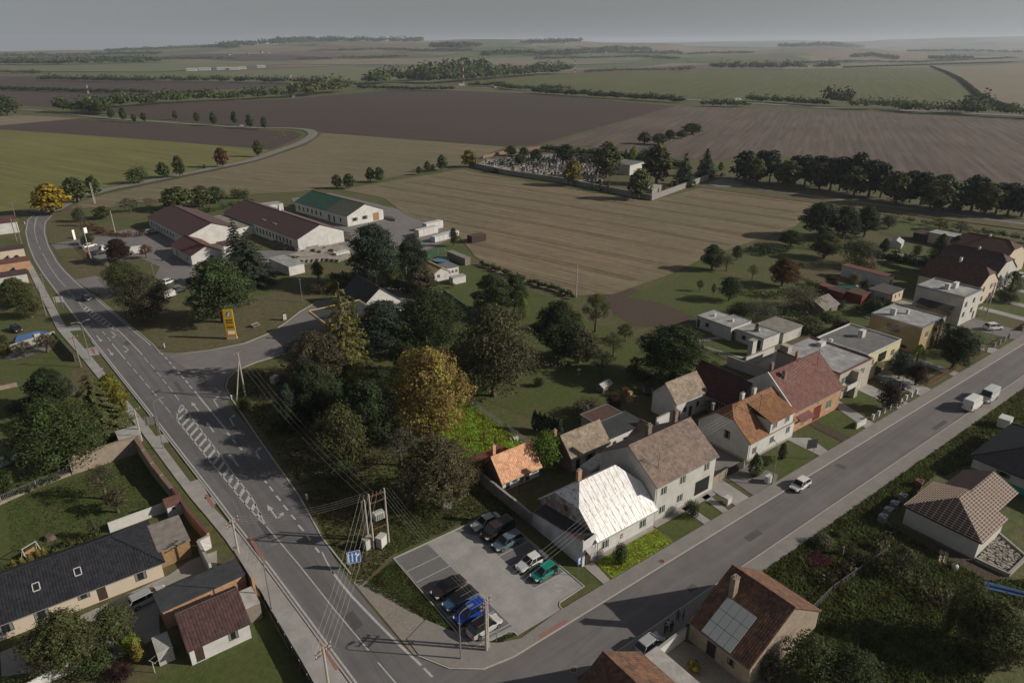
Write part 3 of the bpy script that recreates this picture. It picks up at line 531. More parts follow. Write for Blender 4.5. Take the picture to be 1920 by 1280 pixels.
for nm, pts in (('front_lawn', [(14.1, .05), (19.9, .05), (20.1, 3.5), (14.1, 3.5)]), ('front_lawn', [(21.6, .05), (24.1, .05), (24.7, 3.9), (21.7, 3.9)]), ('front_lawn', [(38, .05), (49.6, .05), (50, 5.8), (39.5, 5.8)]), ('front_lawn', [(52.5, .05), (56.8, .05), (57.4, 6.8), (53.9, 6.8)]), ('front_lawn', [(59.6, .05), (64.4, .05), (67.8, 6.9), (59.9, 6.9)]), ('front_lawn', [(71, 1.4), (76.2, 1.4), (77.6, 8.6), (71.4, 8.6)]), ('villa_lawn', [(68.5, 32), (78.5, 29.5), (78.5, 39), (70, 44)]), ('orchard_grass', [(20, 32), (64, 34), (62, 60), (48, 110), (20, 100), (14, 60)])): sheet(nm, pts, .026, M['lawn'])

M['track'] = mat('tractor_track', (.135, .103, .07), 1, (.5, .3)); MP = [P(*q) for q in ((720, 372), (700, 350), (868, 320), (900, 328), (1060, 355), (1218, 380), (1335, 349), (1500, 374), (1525, 385), (1485, 425), (1320, 482), (1255, 512), (1150, 548), (1070, 552), (940, 515), (890, 478), (858, 438), (760, 400))]
fld = [o for o in COL.objects if o.name.startswith('stubble_field')][2]; dv = Vector((math.cos(rad(-77)), math.sin(rad(-77)), 0)); nv = Vector((-dv.y, dv.x, 0)); c0 = Vector((110, 170, .14)); k_ = 0
for off in range(-110, 130, 17):
    for side in (0, 1.9):
        run = []; o_ = off+r_.uniform(-2, 2) if side == 0 else o_
        for t_ in range(-150, 160, 5):
            q = c0+dv*t_+nv*(o_+side+7*math.sin(t_*.011+.8)+r_.uniform(-.15, .15))
            if inpoly(q.x, q.y, MP): run.append((q.x, q.y))
            else:
                if len(run) > 4: strip_mb(MB(), run, .55, .16).obj('tractor_track', M['track'], fld)
                run = []
        if len(run) > 4: strip_mb(MB(), run, .55, .16).obj('tractor_track', M['track'], fld)

# ------------------------------------------------------------ vegetation
def leafquad(mb, c, nrm, s, rnd, asp=1.0):
    a = nrm.orthogonal().normalized(); b = nrm.cross(a); t = rnd.uniform(0, 6.28); u = a*math.cos(t)+b*math.sin(t); v = nrm.cross(u)
    u = u*s*.5*asp; v = v*s*.5*rnd.uniform(.6, 1.0); mb.face([c-u, c-v*.9, c+u, c+v])
def rdir(r):
    z = r.uniform(-1, 1); t = r.uniform(0, 6.283); q = math.sqrt(1-z*z); return Vector((q*math.cos(t), q*math.sin(t), z))
from mathutils import noise as NZ
def make_crown(kind, H, R, n, s, seed):
    r = random.Random(seed); mb = MB(); tb = MB(); tr = H*.022+.06
    def lobes(L, n, hang=0, inner=.55):
        tot = sum(l[3]**2 for l in L)
        for x, y, z, q, fl in L:
            for _ in range(int(n*q*q/tot)):
                d = rdir(r); 
                if d.z < -.35 and r.random() < .5: d.z = -d.z
                o_ = Vector((seed*3.1+x, y, z)); k = q*(r.uniform(inner, 1.0)**.5)*(1+.42*NZ.noise(d*1.7+o_)+.22*NZ.noise(d*4.5+o_)+r.uniform(-.06, .12))
                c = Vector((x+d.x*k, y+d.y*k, z+d.z*k*fl))
                if NZ.noise(c*(5/H*1.7)+Vector((seed, 0, 0))) < -.22 and r.random() < .8: continue
                if c.z < .3: c.z = .3+r.random()*.4
                nn = (d*1.1+rdir(r)*.9+Vector((0, 0, .35))).normalized()
                if hang: c.z -= r.uniform(0, hang)*q
                leafquad(mb, c, nn, s*r.uniform(.6, 1.25), r, 1.2)
    if kind in ('round', 'broad', 'willow', 'sparse', 'pine', 'tall'):
        z0 = {'round': .12, 'broad': .10, 'willow': .15, 'sparse': .28, 'pine': .13, 'tall': .12}[kind]*H
        nl = {'round': 13, 'broad': 18, 'willow': 13, 'sparse': 14, 'pine': 20, 'tall': 14}[kind]; Ls = []
        for i in range(nl):
            a = i*2.4+r.uniform(-.3, .3); t = (i+.5)/nl; z = z0+(H-z0)*(.12+.78*t)
            env = math.sin(math.pi*min(1, .18+.78*t))**.6
            if kind == 'pine': env = math.sin(math.pi*min(1, .3+.62*t))**.6
            if kind == 'tall': env *= .95
            q = R*(.40 if kind not in ('pine', 'sparse') else .33)*r.uniform(.8, 1.2); d = max(0, R*env-q)*r.uniform(.75, 1.02)
            if i == nl-1: d *= .2
            fl = {'pine': .55, 'willow': 1.3}.get(kind, .85); q = min(q, (H-z)/fl*1.02+.2)
            Ls.append((math.cos(a)*d, math.sin(a)*d, z, q, fl))
        if kind != 'sparse': Ls.append((0, 0, z0+(H-z0)*.5, R*.6, (H-z0)*.42/(R*.6)))
        lobes(Ls, n, .6 if kind == 'willow' else 0, .15 if kind == 'sparse' else .5)
        tb.tube((0, 0, -.2), (0, 0, z0*1.1), tr*1.4, tr, 7, cap=False); tb.tube((0, 0, z0*1.1), (R*.04, 0, H*.8), tr, tr*.3, 6, cap=False)
        for l in Ls[:nl]:
            zb = min(l[2]*.75, z0+(l[2]-z0)*.4); tb.tube((0, 0, zb), (l[0], l[1], l[2]), tr*.45, tr*.12, 5, cap=False)
            if kind in ('sparse', 'pine', 'broad'):
                for _ in range(4 if kind == 'sparse' else 2):
                    d = rdir(r); d.z = abs(d.z); tb.tube((l[0]*.7, l[1]*.7, zb+(l[2]-zb)*.7), (l[0]+d.x*l[3]*.9, l[1]+d.y*l[3]*.9, l[2]+d.z*l[3]*.9), tr*.14, tr*.04, 4, cap=False)
    elif kind in ('spruce', 'larch'):
        tb.tube((0, 0, -.2), (0, 0, H*.96), tr*1.2, .03, 7, cap=False); tiers = 15 if kind == 'spruce' else 12; z0 = H*.07
        for i in range(tiers):
            t = i/(tiers-1); z = z0+(H-z0)*(t**.92)*.97; rr = R*(1-t)**(.8 if kind == 'spruce' else .62)+.12; nb = max(5, int(11*(1-t)+4))
            for j in range(nb):
                a = 6.283*j/nb+i*1.1+r.uniform(-.2, .2); ln = rr*r.uniform(.78, 1.12); dr = (-.28 if kind == 'spruce' else .05)*ln
                tip = Vector((math.cos(a)*ln, math.sin(a)*ln, z+dr)); base = Vector((0, 0, z+.1*ln)); tb.tube(base, tip, .05, .015, 3, cap=False)
                m = max(3, int(n*ln/(R*tiers*9.0)))
                for k in range(m):
                    u = (k+.6)/m; u = u**.75; c = base.lerp(tip, u); w = ln*(.20 if kind == 'spruce' else .12)*(1.15-u*.7)
                    c += Vector((-math.sin(a), math.cos(a), 0))*r.uniform(-w, w)+Vector((0, 0, -r.random()*(.16 if kind == 'spruce' else .4)*(.5+ln*.3)))
                    nn = (Vector((math.cos(a)*.6, math.sin(a)*.6, .8))+rdir(r)*.6).normalized(); leafquad(mb, c, nn, s*r.uniform(.6, 1.2), r, 1.3)
    elif kind == 'column':
        tb.tube((0, 0, -.2), (0, 0, H*.9), tr, .03, 6, cap=False)
        for _ in range(n):
            t = r.random(); rr = R*min(1, .35+t*2.6)*(1-max(0, t-.35)/.65)**.55; a = r.uniform(0, 6.283); k = rr*r.uniform(.6, 1.05)*(1+.1*math.sin(a*3+t*14+seed))
            c = Vector((math.cos(a)*k, math.sin(a)*k, .05*H+t*H*.96)); leafquad(mb, c, (Vector((math.cos(a), math.sin(a), .35))+rdir(r)*.7).normalized(), s*r.uniform(.6, 1.2), r)
    elif kind == 'bush':
        Ls = [(math.cos(i*2.4)*R*.42*(i > 0), math.sin(i*2.4)*R*.42*(i > 0), H*(.45+.1*(i % 3-1)), R*r.uniform(.5, .66), H*.5/(R*.6)) for i in range(6)]; lobes(Ls, n, 0, .4)
        for i in range(5): tb.tube((0, 0, -.1), (math.cos(i*1.3)*R*.4, math.sin(i*1.3)*R*.4, H*.6), .04, .015, 4, cap=False)
    elif kind == 'bare':
        tb.tube((0, 0, -.2), (0, 0, H*.35), tr, tr*.8, 6, cap=False)
        def br(p, d, ln, rr, lv):
            q = p+d*ln; tb.tube(p, q, rr, rr*.55, 4, cap=False)
            if lv == 0:
                for _ in range(max(1, n//240)): leafquad(mb, q+rdir(r)*ln*.7, rdir(r), s*r.uniform(.5, 1), r)
                return
            for _ in range(3): br(q, (d+rdir(r)*.75+Vector((0, 0, .12))).normalized(), ln*.72, rr*.55, lv-1)
        for i in range(5): a = i*1.26; br(Vector((0, 0, H*.3)), Vector((math.cos(a)*.75, math.sin(a)*.75, .8)).normalized(), H*.24, tr*.5, 3)
    return mb, tb
PROTO = {}
LEAFN = {'X': (15.0, 26000, .33), 'L': (12.0, 15500, .34), 'M': (8.0, 6500, .27), 'S': (4.5, 3600, .28), 'F': (9.0, 1300, .8)}
SHAPE = {'round': .42, 'broad': .52, 'willow': .42, 'sparse': .46, 'pine': .44, 'tall': .34, 'spruce': .3, 'larch': .3, 'column': .16, 'bush': .6, 'bare': .45}
def proto(kind, size, var):
    k = (kind, size, var)
    if k not in PROTO:
        H, n, s = LEAFN[size]; Rr = H*SHAPE[kind]
        if kind in ('spruce', 'larch'): n = int(n*1.3); s *= .8
        if kind == 'sparse': n = int(n*.45); s *= .75
        if kind == 'column': n = int(n*.5); s *= .7
        if kind == 'bare': n = 900; s *= .7
        if kind == 'larch': n = int(n*.55)
        mb, tb = make_crown(kind, H, Rr, n, s, var*17+len(PROTO)*3+1)
        nm = 'needles' if kind in ('spruce', 'pine', 'larch', 'column') else 'leaves'
        PROTO[k] = (mb.mesh('crown', M['needle' if nm == 'needles' else 'leaf']), tb.mesh('trunk', M['bark']), H, Rr)
    return PROTO[k]
C_ = {'dark': (.046, .062, .025), 'mid': (.064, .086, .030), 'olive': (.092, .098, .038), 'brown': (.098, .090, .052), 'gold': (.24, .185, .055), 'yellow': (.28, .205, .025), 'yolive': (.17, .145, .03),
      'maroon': (.045, .022, .022), 'redbrown': (.115, .06, .03), 'pine': (.036, .052, .030), 'light': (.10, .125, .03), 'lime': (.19, .24, .03), 'grey': (.105, .105, .072), 'bright': (.11, .16, .03), 'pale': (.20, .17, .09), 'larchy': (.14, .13, .035), 'bluish': (.055, .075, .055)}
NT = [0]
def tree_at(kind, b, h, r, col, label, cat='tree', group=None, name=None, birch=False):
    d = (Vector((b[0], b[1], 0))-CAM).length; size = 'F' if d > 300 else ('X' if (h > 12 or r > 5.6) and d < 240 else 'L' if h > 8.5 or r > 4 else ('M' if h > 4.5 else 'S'))
    if kind == 'bush' and size in 'XL': size = 'M'
    NT[0] += 1; var = NT[0] % (2 if size in 'LM' else 2)
    cm, tm, H, Rr = proto(kind, size, var)
    nm = name or {'spruce': 'spruce_tree', 'larch': 'larch_tree', 'pine': 'pine_tree', 'column': 'columnar_tree', 'bush': 'bush', 'willow': 'willow_tree', 'bare': 'bare_tree'}.get(kind, 'broadleaf_tree')
    t = thing(nm, label, cat, (b[0], b[1], b[2] if len(b) > 2 else 0), RND.uniform(0, 6.28), group)
    t.scale = (r/Rr, r/Rr, h/H)
    c = place('crown', cm, t); v = RND.uniform(.88, 1.12); cc = C_[col]; c.color = (cc[0]*v*RND.uniform(.93, 1.07), cc[1]*v, cc[2]*v*RND.uniform(.9, 1.1), 1)
    place('trunk' if kind != 'bush' else 'stem', tm, t)
    return t
def tree(kind, bx, by, ty, w, col, label, cat=None, group=None, name=None):
    b = P(bx, by) if by > 125 else PT(bx, by); h = max(.6, height_at(b, ty))/1.0; r = mwidth(b, w)/2*(1.14 if w > 30 else 1.05)
    hc = h
    # the crown's own depth lifts its top on screen: take that off the height
    dist = math.hypot(b.x-CAM.x, b.y-CAM.y); hc = h-(r*.35*63/dist)*.5
    return tree_at(kind, (b.x, b.y, b.z), max(.5, hc), r, col, label, cat or ('bush' if kind == 'bush' else 'tree'), group, name)
ORD = ['first', 'second', 'third', 'fourth', 'fifth', 'sixth', 'seventh', 'eighth', 'ninth', 'tenth', 'eleventh', 'twelfth', 'thirteenth', 'fourteenth', 'fifteenth', 'sixteenth', 'seventeenth', 'eighteenth', 'nineteenth', 'twentieth']
T = tree
# road out of the village
T('round', 100, 402, 343, 64, 'yellow', 'bright yellow autumn tree at the bend of the main road'); T('round', 146, 380, 331, 48, 'olive', 'round green tree just right of the bright yellow tree'); T('round', 178, 370, 330, 29, 'mid', 'narrow green tree by the road beside the pale pole')
for k_, bx, by, ty, w, c, l in (('bush', 258, 344, 312, 37, 'mid', 'wide low dark green tree at the edge of the green field'), ('round', 308, 335, 304, 27, 'mid', 'ragged green tree between a wide low tree and a lollipop tree on the country road'), ('round', 338, 333, 292, 25, 'mid', 'lollipop shaped green tree on the country road'),
    ('tall', 384, 317, 308, 6, 'mid', 'tiny sapling on the country road verge'), ('round', 418, 314, 276, 29, 'redbrown', 'orange brown autumn tree on the country road'), ('tall', 485, 294, 263, 21, 'olive', 'slim green tree before the road bend in the fields'), ('bare', 527, 275, 244, 20, 'pale', 'pale bare tree inside the road bend')): T(k_, bx, by, ty, w, c, l, group='trees along the country road')
for i, (bx, by, ty, w) in enumerate(((210, 223, 203, 16), (233, 228, 201, 17), (252, 230, 214, 10), (271, 230, 210, 13), (330, 225, 208, 12), (370, 231, 210, 13), (402, 236, 210, 15), (441, 235, 208, 15), (470, 241, 214, 17), (496, 243, 219, 14))):
    T('tall', bx, by, ty, w, 'mid', ORD[i]+' from the left of the small trees on the far stretch of country road', group='far roadside trees')
T('broad', 15, 217, 180, 46, 'mid', 'large green tree clump at the far left edge beyond the fields')
# gardens north of the works
for a in (('bush', 148, 416, 388, 23, 'mid', 'small round bush on the slope by the main road bend'), ('sparse', 158, 424, 396, 20, 'grey', 'thin greyish shrub right of the small round bush by the bend', 'bush'), ('round', 194, 410, 386, 33, 'olive', 'spreading green bush at the edge of the stubble behind the slope', 'bush'), ('sparse', 245, 398, 371, 38, 'grey', 'grey green fruit tree left of the sparse sapling in the works garden'), ('bare', 281, 396, 368, 22, 'pale', 'almost leafless young tree in the works garden'), ('round', 335, 394, 350, 66, 'olive', 'widest green tree behind the maroon roofed works building'), ('round', 380, 388, 348, 40, 'olive', 'upright olive green tree right of the widest tree behind the works'), ('round', 404, 380, 350, 46, 'mid', 'dark rounded tree behind the upright olive tree at the works'), ('bush', 445, 372, 352, 24, 'olive', 'left bush of a pair at the edge of stubble by the works'), ('bush', 460, 372, 355, 18, 'mid', 'right bush of a pair at the edge of stubble by the works'),
          ('bush', 165, 459, 438, 26, 'dark', 'round dark bush beside the works entrance'), ('round', 225, 492, 447, 48, 'maroon', 'dark maroon leaved tree beside the parked white vans'), ('sparse', 275, 484, 458, 30, 'redbrown', 'small reddish tree on the grass by the works yard'),
          ('broad', 236, 552, 488, 72, 'olive', 'green and yellow tree nearest the works entrance by the main road'), ('broad', 277, 602, 508, 90, 'brown', 'brownish green tree beside the main road opposite the hatched island'), ('pine', 420, 604, 480, 122, 'mid', 'big spreading pine left of the yellow petrol sign'), ('spruce', 474, 532, 424, 92, 'pine', 'very tall dark spruce between works and pine'), ('spruce', 447, 492, 402, 44, 'pine', 'narrow dark spruce behind the very tall spruce'),
          ('tall', 597, 524, 488, 26, 'mid', 'small upright green tree beside the white hut of the works'), ('pine', 705, 540, 417, 100, 'pine', 'big dark pine right of the works storage yard'), ('pine', 772, 522, 440, 66, 'pine', 'dark pine between the storage yard and the bungalow'), ('tall', 790, 553, 495, 62, 'brown', 'brown green tree in front of the bungalow'), ('round', 735, 528, 478, 48, 'yolive', 'yellowish green tree below the dark pines'), ('tall', 851, 462, 426, 20, 'dark', 'thin dark tree at the end of the white stacks'),
          ('bush', 598, 548, 528, 40, 'brown', 'brown shrub on the lawn left of the black roofed shop', 'bush'), ('bush', 622, 546, 524, 26, 'yolive', 'yellow shrub on the lawn left of the black roofed shop', 'bush'), ('bush', 645, 545, 523, 26, 'brown', 'rusty shrub next to the yellow one near the shop', 'bush'), ('column', 625, 538, 510, 8, 'mid', 'thin upright conifer behind the shop shrubs'), ('column', 645, 536, 506, 8, 'olive', 'second thin upright conifer behind the shop shrubs'),
          ('bush', 825, 524, 512, 13, 'redbrown', 'small reddish bush beside the bungalow wall', 'bush'), ('sparse', 850, 540, 530, 12, 'bright', 'tiny green shrub on the bungalow lawn', 'bush')): T(*a[:7], cat=a[7] if len(a) > 7 else None)
# wooded island between the roads and old orchards
for a in (('broad', 600, 728, 618, 122, 'brown', 'large brown green tree at the corner of the service road'), ('larch', 653, 712, 520, 92, 'larchy', 'tall yellow green larch with drooping branches in front of the canopy'), ('pine', 722, 668, 560, 110, 'pine', 'gnarled dark pine right of the yellow larch'), ('broad', 805, 655, 538, 135, 'dark', 'broad dark green tree in front of the shop'), ('spruce', 668, 640, 548, 40, 'dark', 'dark fir at the corner of the canopy'),
          ('pine', 925, 595, 508, 76, 'dark', 'dark green pine above the walnut beside the bungalow lawn'), ('round', 965, 585, 515, 50, 'mid', 'green tree against the stubble field right of the dark pine'), ('broad', 872, 700, 640, 80, 'brown', 'grey brown tree behind the golden walnut'), ('broad', 925, 742, 568, 158, 'brown', 'huge grey brown walnut tree in the middle of the gardens'), ('round', 1045, 670, 562, 98, 'dark', 'dark round tree right of the huge walnut'), ('round', 1085, 680, 610, 80, 'brown', 'brownish tree between the dark round tree and the orchard'), ('column', 981, 598, 557, 24, 'bright', 'bright green cypress between the dark trees'),
          ('sparse', 1116, 622, 548, 56, 'olive', 'open crowned fruit tree with a visible trunk near the tilled plot'), ('broad', 808, 815, 645, 150, 'gold', 'big golden autumn tree behind the orange roofed cottage'), ('round', 1258, 712, 607, 132, 'dark', 'large dark cherry tree above the white barn'), ('broad', 822, 945, 815, 150, 'brown', 'big brown tree between the parking area and the cottage'), ('sparse', 752, 872, 800, 78, 'grey', 'grey bushy shrub left of the big brown tree'), ('round', 695, 838, 706, 104, 'dark', 'dense dark green tree on the wooded island'), ('broad', 645, 880, 752, 98, 'olive', 'olive brown tree in the middle of the wooded island'), ('round', 590, 790, 672, 70, 'dark', 'dark tree behind the fir at the edge of the wooded island'), ('column', 547, 800, 716, 50, 'pine', 'pointed dark conifer near the main road'), ('bush', 540, 808, 765, 56, 'dark', 'low dark conifer bush at the foot of the pointed conifer'), ('bush', 460, 768, 745, 30, 'mid', 'low round bush beside the road kerb', 'bush'), ('round', 720, 760, 690, 70, 'dark', 'dark crown in the shade left of the golden tree'),
          ('round', 620, 770, 700, 60, 'dark', 'dark tree in the heart of the wooded island'), ('bush', 640, 905, 860, 60, 'dark', 'dark undergrowth bush below the olive brown tree', 'bush'), ('bush', 890, 905, 850, 50, 'brown', 'brown leaved shrub against the cottage gable', 'bush'), ('round', 760, 700, 640, 60, 'dark', 'shaded dark tree behind the golden tree'),
          ('broad', 1022, 878, 806, 66, 'bright', 'bright green fig tree beside the orange roofed cottage'), ('bush', 1045, 860, 815, 50, 'mid', 'green shrub behind the fig tree', 'bush'), ('bush', 1011, 724, 706, 20, 'dark', 'small round bush on the lawn below the walnut', 'bush'), ('sparse', 1128, 706, 655, 50, 'grey', 'leafless looking fruit tree above the hen house'), ('sparse', 1150, 668, 622, 46, 'olive', 'open fruit tree in the orchard beside the cherry tree'), ('sparse', 1172, 640, 605, 36, 'olive', 'small fruit tree at the corner of the tilled plot'), ('round', 1100, 665, 626, 40, 'brown', 'thin brown fruit tree at the left of the orchard'), ('sparse', 1190, 700, 668, 30, 'olive', 'low fruit tree left of the cherry trunk'),
          ('bush', 1100, 778, 748, 52, 'grey', 'grey green shrub beside the dug bed and path', 'bush'), ('bush', 1172, 745, 726, 26, 'redbrown', 'reddish shrub by the hen house', 'bush'), ('bush', 1150, 772, 738, 30, 'maroon', 'dark purple shrub by the garden grill', 'bush'), ('bush', 1130, 790, 770, 30, 'mid', 'green bush at the end of the dug bed', 'bush'), ('bush', 1350, 772, 738, 60, 'dark', 'dark shrubbery in the courtyard behind the orange roof house', 'bush'), ('bush', 1330, 740, 715, 40, 'mid', 'green shrub by the red barn wall', 'bush'), ('sparse', 1340, 690, 676, 26, 'bright', 'green shrub behind the dark red barn', 'bush')): T(*a[:7], cat=a[7] if len(a) > 7 else None)
for i in range(6): T('column', 1003+i*9, 806+i*2.2, 768+i*3, 15, 'pine', ORD[i]+' from the left of the dark thuja row behind the tan roofed shed', group='thuja row behind the shed')
# right hand gardens
for a in (('round', 1334, 506, 458, 44, 'mid', 'green tree at the corner of the big stubble field'), ('round', 1381, 488, 460, 26, 'mid', 'small tree right of the field corner tree'), ('sparse', 1362, 508, 475, 34, 'grey', 'grey shrub between the two field corner trees', 'bush'), ('round', 1367, 564, 518, 44, 'dark', 'dark round tree on the meadow'), ('sparse', 1410, 524, 495, 24, 'olive', 'small fruit tree on the meadow near the red brown tree'), ('round', 1466, 536, 483, 56, 'redbrown', 'red brown autumn tree in the gardens'), ('bush', 1500, 580, 535, 74, 'grey', 'wide grey green shrub left of the wooden shed'), ('bush', 1425, 604, 565, 60, 'grey', 'grey shrub behind the white flat roofed cottage'), ('bush', 1385, 592, 568, 46, 'dark', 'dark shrub behind the white flat roofed cottage'), ('sparse', 1312, 546, 524, 16, 'mid', 'young fruit tree on the meadow'), ('sparse', 1337, 556, 531, 12, 'grey', 'thin sapling on the meadow'), ('round', 1482, 462, 431, 46, 'mid', 'green tree at the right edge of the stubble field'), ('bush', 1440, 470, 455, 50, 'dark', 'dark hedge bush at the edge of the stubble field'), ('round', 1545, 484, 436, 54, 'olive', 'apple tree below the tall pines'),
          ('pine', 1535, 446, 376, 74, 'pine', 'tallest dark pine at the right end of the stubble field'), ('pine', 1580, 448, 384, 56, 'pine', 'dark pine right of the tallest pine'), ('pine', 1620, 444, 384, 48, 'dark', 'third dark pine beside the tallest pine'), ('bush', 1610, 500, 446, 72, 'dark', 'big dark bush left of the long white shed'), ('bush', 1624, 506, 483, 42, 'pale', 'pale flowering shrub behind the long white shed'), ('round', 1665, 428, 404, 32, 'brown', 'brown tree at the end of the garden by the tree lane'), ('sparse', 1760, 432, 408, 42, 'light', 'light green shrub by the tree lane', 'bush'), ('sparse', 1800, 436, 414, 36, 'grey', 'grey shrub beside the light green one by the lane', 'bush'), ('column', 1658, 472, 447, 20, 'dark', 'dark cone shaped conifer left of the greenhouse'), ('column', 1757, 494, 438, 32, 'dark', 'left cypress of three in front of the flat roofed garage'), ('column', 1785, 494, 441, 32, 'dark', 'middle cypress of three in front of the flat roofed garage'), ('column', 1812, 494, 446, 32, 'dark', 'right cypress of three in front of the flat roofed garage'), ('column', 1760, 508, 472, 22, 'pine', 'short cypress in front of the three cypresses'), ('bush', 1718, 480, 457, 16, 'olive', 'light shrub in the greenhouse garden', 'bush'), ('spruce', 1620, 552, 522, 34, 'pine', 'small dark spruce by the pool cover'), ('bush', 1599, 535, 510, 20, 'pale', 'pale plume shrub before the white shed', 'bush'), ('bush', 1560, 535, 515, 28, 'maroon', 'purple shrub by the pool', 'bush'), ('bush', 1573, 580, 562, 24, 'bluish', 'blue grey conifer beside the wooden shed', 'bush'), ('bush', 1560, 600, 583, 44, 'light', 'light green shrub in front of the wooden shed', 'bush'), ('bush', 1515, 620, 595, 54, 'olive', 'olive shrub behind the white roofed villa', 'bush'), ('bush', 1577, 622, 594, 36, 'grey', 'grey green bush behind the villa parapet', 'bush'), ('bush', 1650, 590, 560, 50, 'dark', 'dark hedge bush by the ochre house', 'bush'),
          ('column', 1415, 642, 606, 13, 'pine', 'slim dark cypress before the white flat roofed cottage'), ('column', 1752, 652, 597, 28, 'pine', 'dark cypress beside the ochre house front'), ('column', 1768, 652, 606, 18, 'pine', 'narrow cypress right of the ochre house front'), ('round', 1785, 692, 612, 70, 'dark', 'large dark tree in the front garden of the grey house'), ('bush', 1815, 668, 625, 50, 'mid', 'green shrub in the front garden right of the large dark tree', 'bush'), ('column', 1716, 688, 645, 28, 'lime', 'bright yellow green conifer in front of the villa'), ('round', 1685, 710, 660, 48, 'bluish', 'blue green tree before the villa balcony'), ('round', 1716, 722, 682, 42, 'maroon', 'purple leaved tree by the street fence'), ('round', 1664, 768, 722, 46, 'maroon', 'dark purple bush at the fence before the brick house'), ('column', 1893, 548, 508, 36, 'dark', 'green cypress before the brown roofed house'), ('bush', 1888, 565, 545, 40, 'dark', 'low bush at the foot of the cypress near the street'), ('bush', 1690, 700, 676, 30, 'olive', 'round olive bush in the villa garden', 'bush'),
          ('column', 1415, 892, 852, 28, 'mid', 'egg shaped clipped bush before the white house with orange roof', 'bush'), ('column', 1466, 860, 830, 17, 'dark', 'small clipped cone bush at the corner of the white house', 'bush'), ('bush', 1297, 968, 937, 30, 'dark', 'round dark bush in front of the long grey house', 'bush'), ('bush', 1162, 1052, 1018, 30, 'dark', 'dark spiky bush on the bright front lawn', 'bush'), ('column', 1165, 1058, 1030, 7, 'lime', 'tiny yellow conifer beside the spiky bush', 'bush'), ('bush', 1448, 866, 856, 14, 'lime', 'yellow shrub in the flower bed of the white house', 'bush'), ('bush', 1438, 872, 862, 14, 'grey', 'silvery shrub in the flower bed of the white house', 'bush')): T(*a[:7], cat=a[7] if len(a) > 7 else None)
# left hand gardens
for a in (('round', 35, 575, 520, 62, 'olive', 'green tree behind the red fence near the left edge'), ('round', 60, 595, 548, 46, 'olive', 'green tree over the garden left of the pavement'), ('bush', 8, 665, 640, 34, 'olive', 'green bush at the left edge by the yard wall'), ('sparse', 90, 660, 625, 44, 'brown', 'thin brown tree behind the low wall near the blue tarpaulin'), ('sparse', 48, 668, 640, 40, 'brown', 'small brown tree before the concrete wall'), ('spruce', 190, 810, 688, 110, 'olive', 'tall conifer beside the pavement left of the main road'), ('tall', 222, 792, 700, 56, 'yolive', 'yellowish tree leaning to the pavement'), ('broad', 120, 875, 745, 165, 'mid', 'large green walnut tree above the clay wall'), ('round', 100, 770, 690, 80, 'dark', 'dark tree behind the large walnut'), ('bush', 10, 925, 880, 40, 'mid', 'green bush near the silver car at the left edge'), ('sparse', 200, 935, 868, 66, 'brown', 'leafless grey fruit tree on the lawn inside the clay wall'), ('sparse', 222, 960, 915, 50, 'brown', 'smaller fruit tree beside the white fence'), ('sparse', 182, 1008, 970, 26, 'olive', 'small open tree behind the black roofed house'), ('bush', 8, 1080, 1055, 26, 'olive', 'shrub by the garden swing at the left edge'), ('broad', 220, 1200, 1135, 84, 'olive', 'olive green tree in front of the parked silver estate'), ('broad', 128, 1245, 1150, 130, 'olive', 'olive tree before the cream house'), ('bush', 180, 1250, 1220, 70, 'mid', 'green shrubs along the white wall', 'bush'), ('column', 262, 1240, 1195, 22, 'yolive', 'tall yellow green hedge cone near the clothes line', 'bush'), ('bush', 250, 1222, 1190, 40, 'lime', 'yellow green hedge bush beside the metal shed', 'bush'), ('bush', 232, 1270, 1245, 40, 'maroon', 'dark red shrub at the bottom edge', 'bush'), ('bush', 5, 640, 628, 20, 'mid', 'small bush at the left edge under the black roof'), ('bush', 110, 745, 722, 60, 'grey', 'pale scrub above the shaded garden', 'bush'), ('bush', 55, 765, 745, 60, 'dark', 'dark scrub at the left of the shaded garden', 'bush'), ('tall', 35, 495, 478, 16, 'mid', 'bush in the yard left of the pavement start', 'bush')): T(*a[:7], cat=a[7] if len(a) > 7 else None)
for i, (x, y) in enumerate(((28, 1066), (44, 1062), (60, 1056), (75, 1048), (85, 1043))): T('column', x, y, y-18, 12, 'yolive', ORD[i]+' from the left of the small thujas behind the black roof', 'bush', 'small thujas along the lawn')
# bottom right
for a in (('broad', 1515, 1270, 1190, 105, 'mid', 'green tree crown beside the old tiled house at the bottom'), ('bush', 1440, 1270, 1225, 50, 'grey', 'grey green shrub against the gable of the old tiled house'), ('broad', 1850, 1235, 1130, 120, 'olive', 'large tree right of the thin cypresses at the bottom'), ('broad', 1800, 1200, 1090, 80, 'olive', 'olive tree between the building site and the bottom edge'), ('column', 1764, 1195, 1115, 14, 'mid', 'left of two thin cypresses near the bottom edge'), ('column', 1774, 1190, 1118, 12, 'mid', 'right of two thin cypresses near the bottom edge'), ('sparse', 1690, 1075, 1025, 60, 'brown', 'brown scrub by the building plot', 'bush'), ('bush', 1540, 1022, 1002, 36, 'grey', 'grey green weeds bush by the far pavement', 'bush'), ('bush', 1610, 1052, 1036, 40, 'olive', 'brownish weeds in the overgrown plot', 'bush'), ('bush', 1570, 1005, 995, 18, 'mid', 'small green clump in the overgrown plot', 'bush'), ('bush', 1300, 1258, 1240, 30, 'yolive', 'plant growing in the small stone courtyard', 'bush'), ('broad', 1590, 1290, 1215, 110, 'dark', 'shaded tree at the bottom edge right of the old house'), ('bush', 1900, 1240, 1180, 60, 'dark', 'dark bushes at the bottom right corner')): T(*a[:7], cat=a[7] if len(a) > 7 else None)
